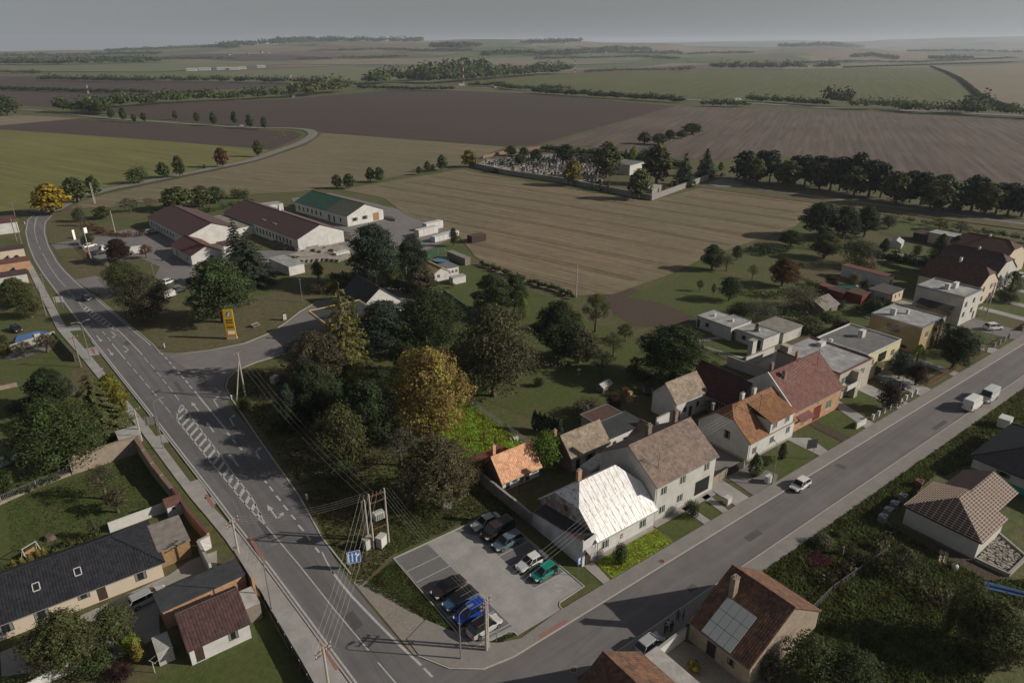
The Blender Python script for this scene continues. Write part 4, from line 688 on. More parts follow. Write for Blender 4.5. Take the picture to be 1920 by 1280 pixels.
# the tree lane on the right
for i, (x, y, ty, w) in enumerate(((1395, 341, 282, 42), (1425, 336, 280, 30), (1443, 341, 281, 34), (1490, 346, 290, 36), (1508, 349, 290, 32), (1533, 350, 290, 38), (1556, 357, 295, 36), (1573, 359, 292, 36), (1602, 362, 285, 38), (1628, 369, 297, 45), (1650, 372, 305, 32), (1705, 381, 318, 40), (1725, 386, 322, 36), (1762, 391, 325, 42), (1820, 397, 328, 50), (1866, 402, 340, 36), (1888, 405, 343, 40), (1914, 408, 346, 42))):
    T('pine', x, y, ty, w*1.3, 'pine', ORD[i]+' from the left of the dark pines along the lane by the ploughed field', group='dark pines along the lane')
for i, (x, y, ty, w) in enumerate(((1412, 346, 296, 40), (1475, 352, 300, 42), (1535, 357, 303, 45), (1600, 370, 312, 46), (1678, 384, 322, 48), (1750, 397, 335, 52), (1790, 400, 375, 22), (1845, 404, 340, 56))):
    T('round', x, y, ty, w*1.2, 'olive', ORD[i]+' from the left of the lighter green trees in front of the lane pines', group='lighter trees along the lane')
for i, (x, y, ty, w, c, k_) in enumerate(((1208, 270, 247, 30, 'olive', 'round'), (1235, 272, 250, 32, 'mid', 'round'), (1255, 264, 243, 24, 'dark', 'round'), (1278, 260, 244, 24, 'mid', 'round'), (1297, 252, 231, 42, 'dark', 'round'))): T(k_, x, y, ty, w, c, ORD[i]+' from the left of the tree group in the ploughed field', group='tree group behind the cemetery')
# cemetery
for a in (('round', 880, 314, 281, 32, 'yolive', 'round yellowing tree at the left corner of the cemetery'), ('round', 958, 293, 273, 25, 'dark', 'leftmost dark round tree inside the cemetery'), ('round', 982, 295, 276, 22, 'dark', 'second dark round tree inside the cemetery'), ('round', 975, 310, 289, 30, 'dark', 'dark round tree nearer the wall inside the cemetery'), ('round', 1005, 303, 279, 28, 'dark', 'dark round tree in the middle of the graves'), ('round', 1060, 303, 271, 46, 'dark', 'broad dark tree over the graves'), ('round', 1074, 348, 299, 38, 'yolive', 'yellow green tree outside the cemetery wall'), ('willow', 1137, 334, 264, 56, 'olive', 'large drooping willow in the cemetery'), ('column', 1172, 312, 280, 9, 'dark', 'left dark cypress beside the chapel'), ('column', 1181, 312, 280, 8, 'dark', 'right dark cypress beside the chapel'), ('round', 1187, 304, 274, 14, 'lime', 'bright lime tree behind the chapel'), ('round', 1197, 374, 315, 46, 'olive', 'dense green tree at the cemetery gatehouse'), ('tall', 1230, 347, 270, 56, 'olive', 'pale birch by the chapel'), ('spruce', 1282, 349, 287, 42, 'pine', 'dark spruce inside the cemetery right corner'), ('spruce', 1322, 332, 278, 40, 'pine', 'dark spruce by the cemetery forecourt'), ('column', 1351, 320, 304, 11, 'dark', 'small dark conifer beside the forecourt cars'), ('bush', 1212, 300, 278, 40, 'dark', 'dark bushes behind the chapel'), ('bush', 1105, 305, 288, 50, 'dark', 'dark hedge left of the willow'), ('bush', 928, 323, 315, 30, 'mid', 'scrub outside the cemetery wall')): T(*a)
for i, (x, y, ty) in enumerate(sorted(((1110, 356, 332), (1126, 358, 338), (1140, 362, 338), (1245, 362, 346), (1257, 358, 340), (1268, 355, 337), (962, 322, 308), (980, 326, 313), (1000, 330, 318), (1020, 334, 322), (1040, 338, 326)))): T('column', x, y, ty, 7, 'olive', ORD[i]+' from the left of the small upright conifers at the cemetery front wall', group='small conifers along the cemetery wall')
for i, (x, y, ty, w) in enumerate(((632, 354, 327, 22), (655, 354, 325, 26), (695, 342, 313, 20), (712, 342, 313, 22), (786, 328, 312, 13), (802, 323, 302, 15), (812, 322, 308, 10), (829, 320, 290, 23))): T('round', x, y, ty, w, 'mid', ORD[i]+' from the left of the small trees along the field boundary towards the cemetery', group='trees along the field boundary')
# hedges: long masses nobody could count
def mass(name, label, path, h, w, col, dens=1.0, leaf=None, seed=3, cat='hedge', stuff=True, far=False, lumpy=.35):
    r = random.Random(seed); mb = MB(); pts = [PT(*p) if far else (P(*p) if isinstance(p, tuple) else p) for p in path]; s = (leaf or h*.16)*(1.35 if h > 3.5 else 1)
    for a, b in zip(pts, pts[1:]):
        ln = (Vector(b)-Vector(a)).length; n = int(ln/(w*(.28 if h > 3.5 else .5)))+1
        for i in range(n):
            t = (i+r.random())/n; c = Vector(a).lerp(Vector(b), t); hh = h*r.uniform(1-lumpy, 1+lumpy*.6); q = w*.5*r.uniform(.7, 1.15); c += Vector((r.uniform(-.25, .25)*w, r.uniform(-.25, .25)*w, 0))
            for _ in range(int(60*dens)):
                d = rdir(r); d.z = d.z*.5+.5*abs(d.z)+.02; k = r.uniform(.6, 1.05); leafquad(mb, c+Vector((d.x*q*k, d.y*q*k, hh*.1+(d.z*.5+.5)*hh*.88*k if d.z > 0 else hh*.3*r.random())), (d+rdir(r)*.6).normalized(), s*r.uniform(.7, 1.3), r)
    o = mb.obj(name, M['leaf']); o.color = (*C_[col], 1); tag(o, label, cat)
    if stuff: o['kind'] = 'stuff'
    return o
B = lambda l, path, h, w, col, **k: mass('tree_belt', l, path, h, w, col, cat='tree belt', seed=len(l), **k)
B('dark tree belt below the distant pale farm buildings', [(78, 152), (150, 153), (240, 155), (340, 154), (440, 155), (545, 157), (600, 158)], 13, 24, 'dark')
B('thin hedge across the far ploughed fields', [(0, 169), (100, 172), (200, 175), (282, 176)], 6, 10, 'dark', leaf=1.6); B('short broken hedge right of the thin far hedge', [(300, 176), (345, 175), (400, 174)], 4, 8, 'olive', leaf=1.5)
B('dense dark tree belt along the country road', [(115, 210), (175, 213), (190, 216), (185, 205), (260, 199), (330, 193), (400, 190), (470, 187), (540, 183)], 15, 20, 'mid'); B('taller tree belt beside the red and white mast', [(545, 183), (580, 180), (610, 176), (650, 172)], 22, 26, 'olive')
B('trees at the start of the motorway hedge', [(560, 165), (620, 163), (680, 163)], 10, 20, 'mid'); B('large wooded belt behind the motorway', [(690, 160), (740, 155), (780, 155), (820, 157), (870, 154), (950, 146), (1058, 138)], 26, 40, 'mid', dens=1.3); B('tall trees in the wooded belt', [(785, 152), (815, 150), (845, 148), (912, 140)], 38, 40, 'mid')
B('scrub along the near side of the motorway', [(670, 167), (720, 168), (780, 170), (850, 170)], 7, 12, 'dark', leaf=1.4); B('bushes along the motorway verge', [(880, 163), (930, 163), (960, 169), (1000, 170), (1060, 169)], 9, 14, 'mid', leaf=1.6); B('long clipped looking hedge along the motorway', [(1000, 175), (1080, 181), (1180, 187), (1280, 194)], 9, 12, 'dark', leaf=1.7)
B('dark thicket beside the motorway bridge', [(1320, 200), (1400, 201)], 9, 16, 'dark', leaf=1.6); B('scrub beyond the motorway right of centre', [(1400, 190), (1450, 193), (1500, 196), (1550, 200)], 9, 14, 'mid', leaf=1.7); B('clump of poplars beyond the motorway', [(1550, 200), (1585, 200)], 20, 20, 'dark'); B('wooded motorway edge on the right', [(1600, 205), (1680, 206), (1720, 212), (1790, 214), (1860, 218), (1920, 222), (2000, 226)], 13, 22, 'mid'); B('round trees at the foot of the diagonal hedge', [(1805, 212), (1830, 212)], 20, 22, 'dark')
B('thin dark hedge curving between green and pale field', [(1745, 126), (1775, 137), (1800, 150), (1818, 165), (1835, 180), (1870, 198), (1905, 206)], 4, 6, 'dark', leaf=1.3); B('trees beyond the green field right of centre', [(1260, 134), (1300, 133)], 14, 26, 'grey'); B('row of tall trees on the skyline of the green field', [(1330, 131), (1380, 131), (1440, 131), (1505, 130)], 24, 34, 'mid'); B('separate trees beyond the green field', [(1530, 129), (1565, 129)], 22, 30, 'mid', lumpy=.5); B('low distant hedge on the skyline of the green field', [(1580, 128), (1700, 124), (1920, 117)], 5, 10, 'dark', leaf=1.8)
B('left end of the far skyline hedge', [(0, 138), (80, 140)], 10, 20, 'mid'); B('scattered bushes behind the green field centre', [(1095, 137), (1160, 134), (1250, 133)], 8, 16, 'mid')
for i, (l, path, h, w) in enumerate((('distant wooded village ridge left of centre', [(0, 121), (60, 122), (140, 121), (200, 119), (300, 117)], 22, 50), ('upper distant wood at the left', [(0, 108), (70, 107), (160, 106), (300, 103)], 24, 60), ('distant wood on the left skyline', [(200, 98), (280, 95), (380, 91), (440, 90)], 26, 80), ('scattered far trees on the left plain', [(0, 114), (80, 113), (180, 112), (260, 114)], 16, 60), ('far hedges right of the left skyline forest', [(640, 96), (720, 94), (800, 97), (880, 97)], 14, 50), ('far hedge below the central ridge', [(560, 112), (660, 110), (760, 108)], 12, 40), ('long far hedge at the right plain', [(1500, 120), (1600, 117), (1720, 118), (1900, 110)], 10, 40), ('far wood at the right edge', [(1700, 98), (1800, 97), (1920, 100)], 20, 60), ('far scattered bushes at centre', [(1000, 112), (1100, 110), (1200, 108), (1270, 112)], 12, 60), ('dark forest on the left of the skyline', [(420, 90), (520, 84), (580, 80), (640, 79), (720, 80), (800, 80)], 42, 100), ('distant trees round the white village', [(905, 105), (960, 102), (1020, 104), (1060, 103), (1120, 98), (1180, 102), (1280, 103)], 24, 50), ('distant trees of the second village', [(810, 90), (860, 91), (895, 88)], 30, 60), ('trees on the skyline village', [(980, 82), (1040, 80), (1090, 79)], 28, 60), ('distant wood with a few roofs on the hill', [(1120, 100), (1165, 95), (1220, 97)], 30, 60), ('wooded hilltop on the right skyline', [(1460, 90), (1500, 89), (1560, 88), (1615, 91)], 36, 60), ('distant tree rows at the right', [(1740, 112), (1765, 112), (1800, 111), (1820, 111)], 20, 36), ('distant bushes left of the right hand rows', [(1600, 108), (1640, 106), (1680, 112)], 18, 40), ('distant tree row at centre right', [(1290, 103), (1345, 101), (1410, 101)], 16, 40), ('bushes across the far left plain', [(300, 113), (380, 111), (440, 112)], 12, 40))):
    B(l, path, h, w, 'mid', far=True, leaf=h*.3, dens=.8)
H_ = lambda l, path, h, w, col, **k: mass('hedge', l, path, h, w, col, cat='hedge', stuff=True, seed=len(l)+1, **k)
H_('dark hedge between the bungalow garden and stubble field', [(905, 498), (940, 512), (980, 528), (1020, 540), (1060, 552), (1075, 560)], 1.8, 2.2, 'dark', leaf=.4, dens=1.5); H_('tall clipped dark hedge behind the long white shed', [(1638, 488), (1680, 496), (1720, 505), (1762, 514)], 4, 2.6, 'dark', leaf=.5, dens=1.6); H_('low hedge along the tree lane at the right', [(1845, 440), (1880, 447), (1960, 462)], 3, 3, 'mid', leaf=.5, dens=1.4); H_('undergrowth under the trees of the island', [(520, 800), (570, 760), (600, 820), (640, 860), (700, 840), (730, 790)], 2.2, 4, 'dark', leaf=.45, dens=1.5)
H_('shrubs along the works fence behind the dark pines', [(620, 525), (680, 540), (740, 548), (800, 560)], 3, 3.4, 'dark', leaf=.5, dens=1.5); H_('weeds along the broken garden fence on the left', [(10, 935), (60, 922), (95, 905), (120, 897)], 1.2, 1.6, 'grey', leaf=.3); H_('low shrubs behind the black roofed house', [(20, 1075), (70, 1062), (120, 1028), (180, 1008)], 1.1, 1.3, 'olive', leaf=.28, dens=1.2); H_('weeds between the overgrown plots', [(1540, 1100), (1590, 1075), (1640, 1045), (1665, 1020)], 1.6, 2.4, 'brown', leaf=.35, dens=1.2); H_('plants inside the walled yard at right', [(1480, 470), (1440, 480), (1400, 470)], 2.5, 4, 'dark', leaf=.5)
H_('garden shrubs between the sheds', [(1500, 500), (1480, 520), (1530, 540), (1560, 560)], 1.8, 3, 'mid', leaf=.45); H_('shrubs in the old orchard shade', [(1180, 700), (1200, 712), (1240, 720), (1290, 715)], 2, 4, 'dark', leaf=.5)
H_('mixed shrubs at the edge of the meadow below the field corner trees', [(1385, 545), (1420, 555), (1460, 560), (1490, 548)], 2.2, 4, 'olive', leaf=.45); H_('garden shrubs between white cottage and wooden shed', [(1450, 585), (1490, 600), (1530, 605)], 2.6, 4, 'mid', leaf=.5); H_('undergrowth below the tall pines at the field end', [(1500, 462), (1540, 468), (1590, 470), (1640, 462)], 2.6, 5, 'dark', leaf=.5); H_('bushes along the tree lane verge', [(1660, 410), (1720, 420), (1790, 432), (1860, 446)], 2.4, 4, 'olive', leaf=.5)
H_('shrubs in the gardens behind the ochre house', [(1600, 590), (1640, 575), (1660, 560), (1690, 545)], 2.4, 3.4, 'dark', leaf=.45); H_('undergrowth in the heart of the wooded island', [(560, 700), (600, 740), (640, 770), (680, 790), (720, 800), (740, 760), (760, 720)], 4.5, 7, 'dark', leaf=.5, dens=1.5); H_('bushes between the walnut and the dark round tree', [(880, 680), (940, 700), (1000, 690), (1050, 690)], 3.5, 6, 'brown', leaf=.5, dens=1.3); H_('bushes behind the larch', [(700, 620), (760, 640), (840, 640)], 4, 6, 'dark', leaf=.5, dens=1.3); H_('dark shrubs between the graves', [(925, 300), (960, 304), (1010, 312), (1060, 322), (1100, 330)], 2.2, 5, 'dark', leaf=.6, dens=.5); H_('hedge at the back of the cemetery', [(1020, 284), (1080, 290), (1150, 296), (1210, 305), (1280, 318)], 4.5, 5, 'dark', leaf=.8); H_('scrub on the works slope', [(160, 425), (200, 440), (240, 445), (280, 440)], 1.8, 4, 'redbrown', leaf=.5); H_('bushes along the garden behind the works office', [(290, 400), (340, 402), (400, 398), (470, 380)], 2.5, 5, 'mid', leaf=.6); H_('dark scrub by the lower right trees', [(1660, 1080), (1700, 1100), (1740, 1120), (1790, 1130)], 2, 4, 'brown', leaf=.35, dens=1.3)
# grass blades
def tufts(name, label, poly, n, h, col, seed, cat='grass'):
    r = random.Random(seed); mb = MB(); xs = [p[0] for p in poly]; ys_ = [p[1] for p in poly]; k = 0
    while k < n:
        x, y = r.uniform(min(xs), max(xs)), r.uniform(min(ys_), max(ys_))
        if not inpoly(x, y, poly): continue
        k += 1; q = h*r.uniform(.4, 1.3)
        for _ in range(3):
            a = r.uniform(0, 6.28); w = .05+q*.22; dx, dy = math.cos(a)*w, math.sin(a)*w; lx, ly = r.uniform(-.35, .35)*q, r.uniform(-.35, .35)*q; ox_, oy_ = r.uniform(-.1, .1), r.uniform(-.1, .1)
            mb.face([(x+ox_-dx, y+oy_-dy, .02), (x+ox_+dx, y+oy_+dy, .02), (x+ox_+lx, y+oy_+ly, q)])
    o = mb.obj(name, M['leaf']); o.color = (*col, 1); tag(o, label, cat, kind='stuff'); return o
tufts('tall_grass', 'overgrown grass and weeds on the empty plots at the right', [(14, -10.9), (62, -10.9), (62, -14), (41, -15), (40, -29), (46, -33), (14, -36)], 26000, .38, (.125, .145, .05), 4)
tufts('tall_grass', 'rough grass beyond the building site', [(62, -10.9), (120, -10.9), (120, -24), (66, -16), (60, -15)], 9000, .35, (.125, .14, .05), 5)
tufts('grass', 'rough grass beside the parking area', [(-25, 18), (-19.3, 21), (-5, 21), (-2.2, 17.5), (-.3, 17), (-.3, 24), (-8, 34), (-23, 42), (-24.5, 30)], 12000, .16, (.10, .11, .04), 6)
tufts('grass', 'grass strip between parking area and road', [(-24.5, 18), (-19.2, 20), (-19.2, 1.5), (-14.5, .8), (-13.8, .2), (-16, .4), (-18, 2.2), (-21, 8.6)], 5000, .13, (.09, .115, .035), 7)
tufts('grass', 'brightened green grass on the highlighted front lawn', [(1.9, .15), (13.4, .15), (13.5, 3.5), (2.3, 3.5)], 3500, .12, (.34, .41, .06), 8)  # blade colour lightened to carry the plot's highlight
tufts('tall_grass', 'bright green grass behind the orange roofed cottage', [(1.8, 29), (12.4, 29), (12.4, 52), (2, 52)], 9000, .3, (.32, .40, .06), 9)  # blades brightened by colour like the front lawn
tufts('grass', 'dry grass on the wooded island', [(-23, 43), (-8, 34), (-2, 40), (-4, 75), (-16, 90), (-22, 84)], 10000, .2, (.10, .095, .04), 10)
tufts('grass', 'grass in the left walled garden', [(-60, 66), (-41.5, 68), (-39.8, 52), (-41, 50), (-60, 50)], 7000, .1, (.07, .095, .025), 12)

# ------------------------------------------------------------ buildings
def wall_grid(mb, A, B, z0, z1, holes=(), depth=.14, m=0):
    A = Vector(A); B = Vector(B); d = (B-A); Lh = d.length; d.normalize(); n = Vector((d.y, -d.x))
    us = sorted({0, Lh, *[h[0] for h in holes], *[h[0]+h[2] for h in holes]}); zs = sorted({z0, z1, *[h[1] for h in holes], *[min(z1, h[1]+h[3]) for h in holes]})
    pt = lambda u, z, q=0: (A.x+d.x*u-n.x*q, A.y+d.y*u-n.y*q, z)
    for i in range(len(us)-1):
        for j in range(len(zs)-1):
            cu, cz = (us[i]+us[i+1])/2, (zs[j]+zs[j+1])/2
            if any(h[0] < cu < h[0]+h[2] and h[1] < cz < h[1]+h[3] for h in holes): continue
            mb.face([pt(us[i], zs[j]), pt(us[i+1], zs[j]), pt(us[i+1], zs[j+1]), pt(us[i], zs[j+1])], m)
    for u, z, w, h, *_ in holes:
        a, b = (u, z), (u+w, z+h)
        mb.face([pt(u, z), pt(u, z+h), pt(u, z+h, depth), pt(u, z, depth)], m); mb.face([pt(u+w, z), pt(u+w, z, depth), pt(u+w, z+h, depth), pt(u+w, z+h)], m)
        mb.face([pt(u, z), pt(u, z, depth), pt(u+w, z, depth), pt(u+w, z)], m); mb.face([pt(u, z+h), pt(u+w, z+h), pt(u+w, z+h, depth), pt(u, z+h, depth)], m)
WC = {}
def opening(parent, A, B, hole, proud=0.0):
    u, z, w, h = hole[:4]; kind = hole[4] if len(hole) > 4 else 'window'
    A = Vector(A); B = Vector(B); d = (B-A).normalized(); rz = math.atan2(d.y, d.x); key = (round(w, 2), round(h, 2), kind)
    if key not in WC:
        f = MB(); t = .06
        if kind in ('window', 'dwindow'):
            for b in ((0, w, 0, t), (0, w, h-t, h), (0, t, t, h-t), (w-t, w, t, h-t)): f.box(b[0], b[1], .05, .11, b[2], b[3])
            nm = max(1, round(w/.75)) if w > .8 else 1
            for k in range(1, nm): f.box(w*k/nm-.03, w*k/nm+.03, .055, .105, t, h-t)
            p = MB(); p.box(t-.01, w-t+.01, .075, .085, t-.01, h-t+.01)
            s = MB(); s.box(-.06, w+.06, -.06, .05, -.05, -.004)
            q_ = MB(); cw_ = w*.2; [q_.box(a_, a_+cw_, .062, .07, t+.02, h-t-.02) for a_ in (t, w-t-cw_, w/2-cw_*.4)[:2 if kind == 'dwindow' else 3]]; WC[key] = (f.mesh('window', M['darkwood' if kind == 'dwindow' else 'frame']), p.mesh('pane', M['glass']), s.mesh('sill', M['greywall']), q_.mesh('curtain', M['curtain']))
        else:
            mt = {'door': 'darkwood', 'garage': 'white', 'reddoor': 'red', 'wooddoor': 'wood', 'whitedoor': 'frame', 'dark': 'black'}[kind]
            f.box(0, w, .04, .10, 0, h); 
            for k in range(1, int(w/.45)): f.box(w*k/int(w/.45)-.012, w*k/int(w/.45)+.012, .028, .04, .05, h-.05)
            hd = MB().box(w*.86, w*.86+.04, -.02, .04, h*.48, h*.48+.14)
            WC[key] = (f.mesh('door', M[mt]), hd.mesh('handle', M['metal']))
    c = WC[key]; loc = (A.x+d.x*u+d.y*proud, A.y+d.y*u-d.x*proud, z)
    if kind in ('window', 'dwindow'):
        o = place('window', c[0], parent, loc, rz); place('pane', c[1], o); place('sill', c[2], o); place('curtain', c[3], o)['kind'] = 'stuff'
    else:
        o = place('garage_door' if kind == 'garage' else 'door', c[0], parent, loc, rz)
        if kind != 'garage' and kind != 'dark': place('handle', c[1], o)
def tile_field(mb, poly, tw, th, lift=.05, m=0, margin=.02):
    p0, p1 = Vector(poly[0]), Vector(poly[1]); U = (p1-p0).normalized(); Nn = Vector((0, 0, 0))
    for i in range(1, len(poly)-1): Nn += (Vector(poly[i])-p0).cross(Vector(poly[i+1])-p0)
    Nn.normalize()
    if Nn.z < 0: Nn = -Nn
    V = Nn.cross(U); 
    if V.z < 0: V = -V
    q = [((Vector(p)-p0).dot(U), (Vector(p)-p0).dot(V)) for p in poly]; u0, u1 = min(a for a, b in q), max(a for a, b in q); vm = max(b for a, b in q); rows = max(1, int(vm/th))
    for j in range(rows+1):
        v = j*th
        if v > vm-.05: break
        n = max(1, int((u1-u0)/tw))
        for i in range(n):
            u = u0+(u1-u0)*i/n; w = (u1-u0)/n
            if not inpoly(u+w/2, v+th/2, q): continue
            e = RND.uniform(-.008, .012); F = lambda a, b, c: p0+U*a+V*b+Nn*c; k = len(mb.v)
            mb.v += [tuple(x) for x in (F(u, v, 0), F(u, v, .02+e), F(u+w*.4, v, lift+e), F(u+w, v, .02+e), F(u+w, v, 0), F(u, v+th, .004), F(u+w*.4, v+th, lift*.45), F(u+w, v+th, .004))]
            mb.f += [(k, k+4, k+3, k+2, k+1), (k+1, k+2, k+6, k+5), (k+2, k+3, k+7, k+6)]; mb.m += [m]*3
def rib_field(mb, poly, step, h=.05, w=.05, m=0, along='V'):
    p0, p1 = Vector(poly[0]), Vector(poly[1]); U = (p1-p0).normalized(); Nn = Vector((0, 0, 0))
    for i in range(1, len(poly)-1): Nn += (Vector(poly[i])-p0).cross(Vector(poly[i+1])-p0)
    Nn.normalize()
    if Nn.z < 0: Nn = -Nn
    V = Nn.cross(U)
    if V.z < 0: V = -V
    if along == 'U': U, V = V, U
    q = [((Vector(p)-p0).dot(U), (Vector(p)-p0).dot(V)) for p in poly]; u = min(a for a, b in q)+step*.5; u1 = max(a for a, b in q)
    while u < u1:
        xs = []
        for (a, b), (c, d) in zip(q, q[1:]+q[:1]):
            if (a-u)*(c-u) < 0: xs.append(b+(d-b)*(u-a)/(c-a))
        xs.sort()
        for v0, v1 in zip(xs[::2], xs[1::2]):
            F = lambda a, b, c: tuple(p0+U*a+V*b+Nn*c)
            mb.face([F(u-w, v0, .002), F(u-w*.5, v0, h), F(u-w*.5, v1, h), F(u-w, v1, .002)], m); mb.face([F(u-w*.5, v0, h), F(u+w*.5, v0, h), F(u+w*.5, v1, h), F(u-w*.5, v1, h)], m); mb.face([F(u+w*.5, v0, h), F(u+w, v0, .002), F(u+w, v1, .002), F(u+w*.5, v1, h)], m)
        u += step
def roof_planes(w, d, ez, rz_, axis, hl=0, hr=0, oh=.35, gh=.2, ez2=None, ridge=None):
    """faces of a (half-)hipped roof over w x d; each face starts with its lower edge"""
    if axis == 'y': W_, D_ = d, w
    else: W_, D_ = w, d
    ym = D_/2 if ridge is None else ridge; sl = (rz_-ez)/ym; ez2 = ez if ez2 is None else ez2; sl2 = (rz_-ez2)/(D_-ym)
    x0, x1 = (-gh if hl < 1 else -oh), (W_+gh if hr < 1 else W_+oh); zf, zb = ez-oh*sl, ez2-oh*sl2
    def cut(h): 
        if h >= 1: return -oh, zf
        z = ez+(1-h)*(rz_-ez); return (z-ez)/sl, z
    def cutb(h):
        if h >= 1: return D_+oh, zb
        z = ez2+(1-h)*(rz_-ez2); return D_-(z-ez2)/sl2, z
    il = hl*ym*.9+(oh if hl >= 1 else 0); ir = hr*ym*.9+(oh if hr >= 1 else 0)
    RL, RR = (x0+il, ym, rz_), (x1-ir, ym, rz_); F = [(x0, -oh, zf), (x1, -oh, zf)]; Bk = [(x1, D_+oh, zb), (x0, D_+oh, zb)]; out = []
    if 0 < hr < 1: F.append((x1, *cut(hr)))
    F.append(RR)
    if hl or hr or True: F.append(RL)
    if 0 < hl < 1: F.append((x0, *cut(hl)))
    out.append(F)
    if 0 < hl < 1: Bk.append((x0, *cutb(hl)))
    Bk += [RL, RR]
    if 0 < hr < 1: Bk.append((x1, *cutb(hr)))
    out.append(Bk); hips = []
    if hl: 
        a, b = cut(hl), cutb(hl); out.append([(x0, *b), (x0, *a), RL]); hips += [((x0, *a), RL), ((x0, *b), RL)]
    if hr:
        a, b = cut(hr), cutb(hr); out.append([(x1, *a), (x1, *b), RR]); hips += [((x1, *a), RR), ((x1, *b), RR)]
    gz = [(x, [(0, ez)]+([(cut(h)[0], cut(h)[1]), (cutb(h)[0], cutb(h)[1])] if 0 < h < 1 else [(ym, rz_)])+[(D_, ez2)]) for x, h in ((0, hl), (W_, hr)) if h < 1]
    if axis == 'y':
        sw = lambda p: (D_-p[1], p[0], p[2]) ; out = [[sw(p) for p in f] for f in out]; hips = [(sw(a), sw(b)) for a, b in hips]; RL, RR = sw(RL), sw(RR)
        gz = [('y', x, [(D_-y, z) for y, z in g]) for x, g in gz]
    else: gz = [('x', x, g) for x, g in gz]
    return out, (RL, RR), hips, gz
def house(name, label, x0, y0, w, d, ez, rz_, axis='x', wall='white', roof='tilebrown', hl=0, hr=0, oh=.35, gh=.2, holes=None, tiles=(.34, .36), ribs=None, chim=(), rot=0, ez2=None, ridge=None, cat='house', lwall=None, gablewin=(), base=None, group=None, gutters=True, ribalong='V', skylights=(), wallparts=None, seams=None, ridgecaps=True):
    t = thing(name, label, cat, (x0, y0, 0), rot, group); holes = holes or {}
    planes, rg, hips, gz = roof_planes(w, d, ez, rz_, axis, hl, hr, oh, gh, ez2, ridge)
    mb = MB(); c = {'f': ((0, 0), (w, 0)), 'r': ((w, 0), (w, d)), 'b': ((w, d), (0, d)), 'l': ((0, d), (0, 0))}
    eb = ez2 if ez2 is not None and axis == 'x' else ez
    for k, (A, Bp) in c.items():
        z1 = {'f': ez, 'b': eb}.get(k, min(ez, eb)); mb_m = 1 if (lwall and k == 'l') else 0; wall_grid(mb, A, Bp, -.3, z1, [h for h in holes.get(k, ())], m=mb_m)
    for ax, x, g in gz:
        m_ = 1 if (lwall and ax == 'x' and x == 0) else 0; zlo = min(ez, eb); g = [(g[0][0], zlo)]+[q for q in g if q[1] > zlo+.001]+[(g[-1][0], zlo)]
        if ax == 'x': pts = [(x, y, z-.03) for y, z in g]; pts = pts if x > 0 else pts[::-1]
        else: pts = [(y, x, z-.03) for y, z in g]; pts = pts if x == 0 else pts[::-1]
        mb.face(pts, m_)
    mb.obj('wall', [M[wall], M[lwall or wall]], t)
    if base: MB().prism([(-.03, -.03), (w+.03, -.03), (w+.03, d+.03), (-.03, d+.03)], -.3, .45).obj('plinth', M[base], t)
    rf = MB()
    for f in planes:
        rf.face(f); rf.face([(p[0], p[1], p[2]-.16) for p in f[::-1]])
        for a, b in zip(f, f[1:]+f[:1]): rf.face([(a[0], a[1], a[2]-.16), (b[0], b[1], b[2]-.16), b, a])
    ro = rf.obj('roof', M['roof_'+roof] if 'roof_'+roof in M else M[roof], t)
    rm = M.get(roof)
    if ribs:
        rb = MB()
        for f in planes: rib_field(rb, f, ribs, .035, .03, along=ribalong)
        o = rb.obj('roof_ribs', rm, ro); o['kind'] = 'stuff'
    elif tiles:
        tb = MB()
        for f in planes: tile_field(tb, f, *tiles)
        o = tb.obj('roof_tiles', rm, ro); o['kind'] = 'stuff'
    if ridgecaps:
        cp = MB(); ed = [rg]+hips
        for a, b in ed:
            a, b = Vector(a), Vector(b); n = max(1, int((b-a).length/.4))
            for k in range(n): cp.tube(a.lerp(b, k/n)+Vector((0, 0, .03)), a.lerp(b, (k+.98)/n)+Vector((0, 0, .03)), .12, .1, 6)
        o = cp.obj('ridge_caps', rm, ro); o['kind'] = 'stuff'
    if gutters:
        for f in planes[:2]: MB().tube(Vector(f[0])-Vector((0, 0, .1)), Vector(f[1])-Vector((0, 0, .1)), .07, n=6).obj('gutter', M['zinc'], t)
        a = Vector(planes[0][0]); MB().tube((a.x+.3, a.y+.25, a.z-.15), (a.x+.3, a.y+.25, .1), .045, n=6).obj('downpipe', M['zinc'], t)
    for cx_, cy, top, s, mt in chim:
        zb = rz_-2.2; cb = MB().box(cx_-s, cx_+s, cy-s*.75, cy+s*.75, zb, top).box(cx_-s-.05, cx_+s+.05, cy-s*.75-.05, cy+s*.75+.05, top, top+.09)
        co = cb.obj('chimney', M[mt], ro); MB().tube((cx_-s*.4, cy, top+.09), (cx_-s*.4, cy, top+.35), .09, n=8).tube((cx_+s*.4, cy, top+.09), (cx_+s*.4, cy, top+.35), .09, n=8).obj('flue', M['concrete'], co) if s > .25 else None
    for k, hs_ in holes.items():
        for h in hs_: opening(t, *c[k], h)
    for k, h in gablewin: opening(t, *c[k], h, proud=.14)
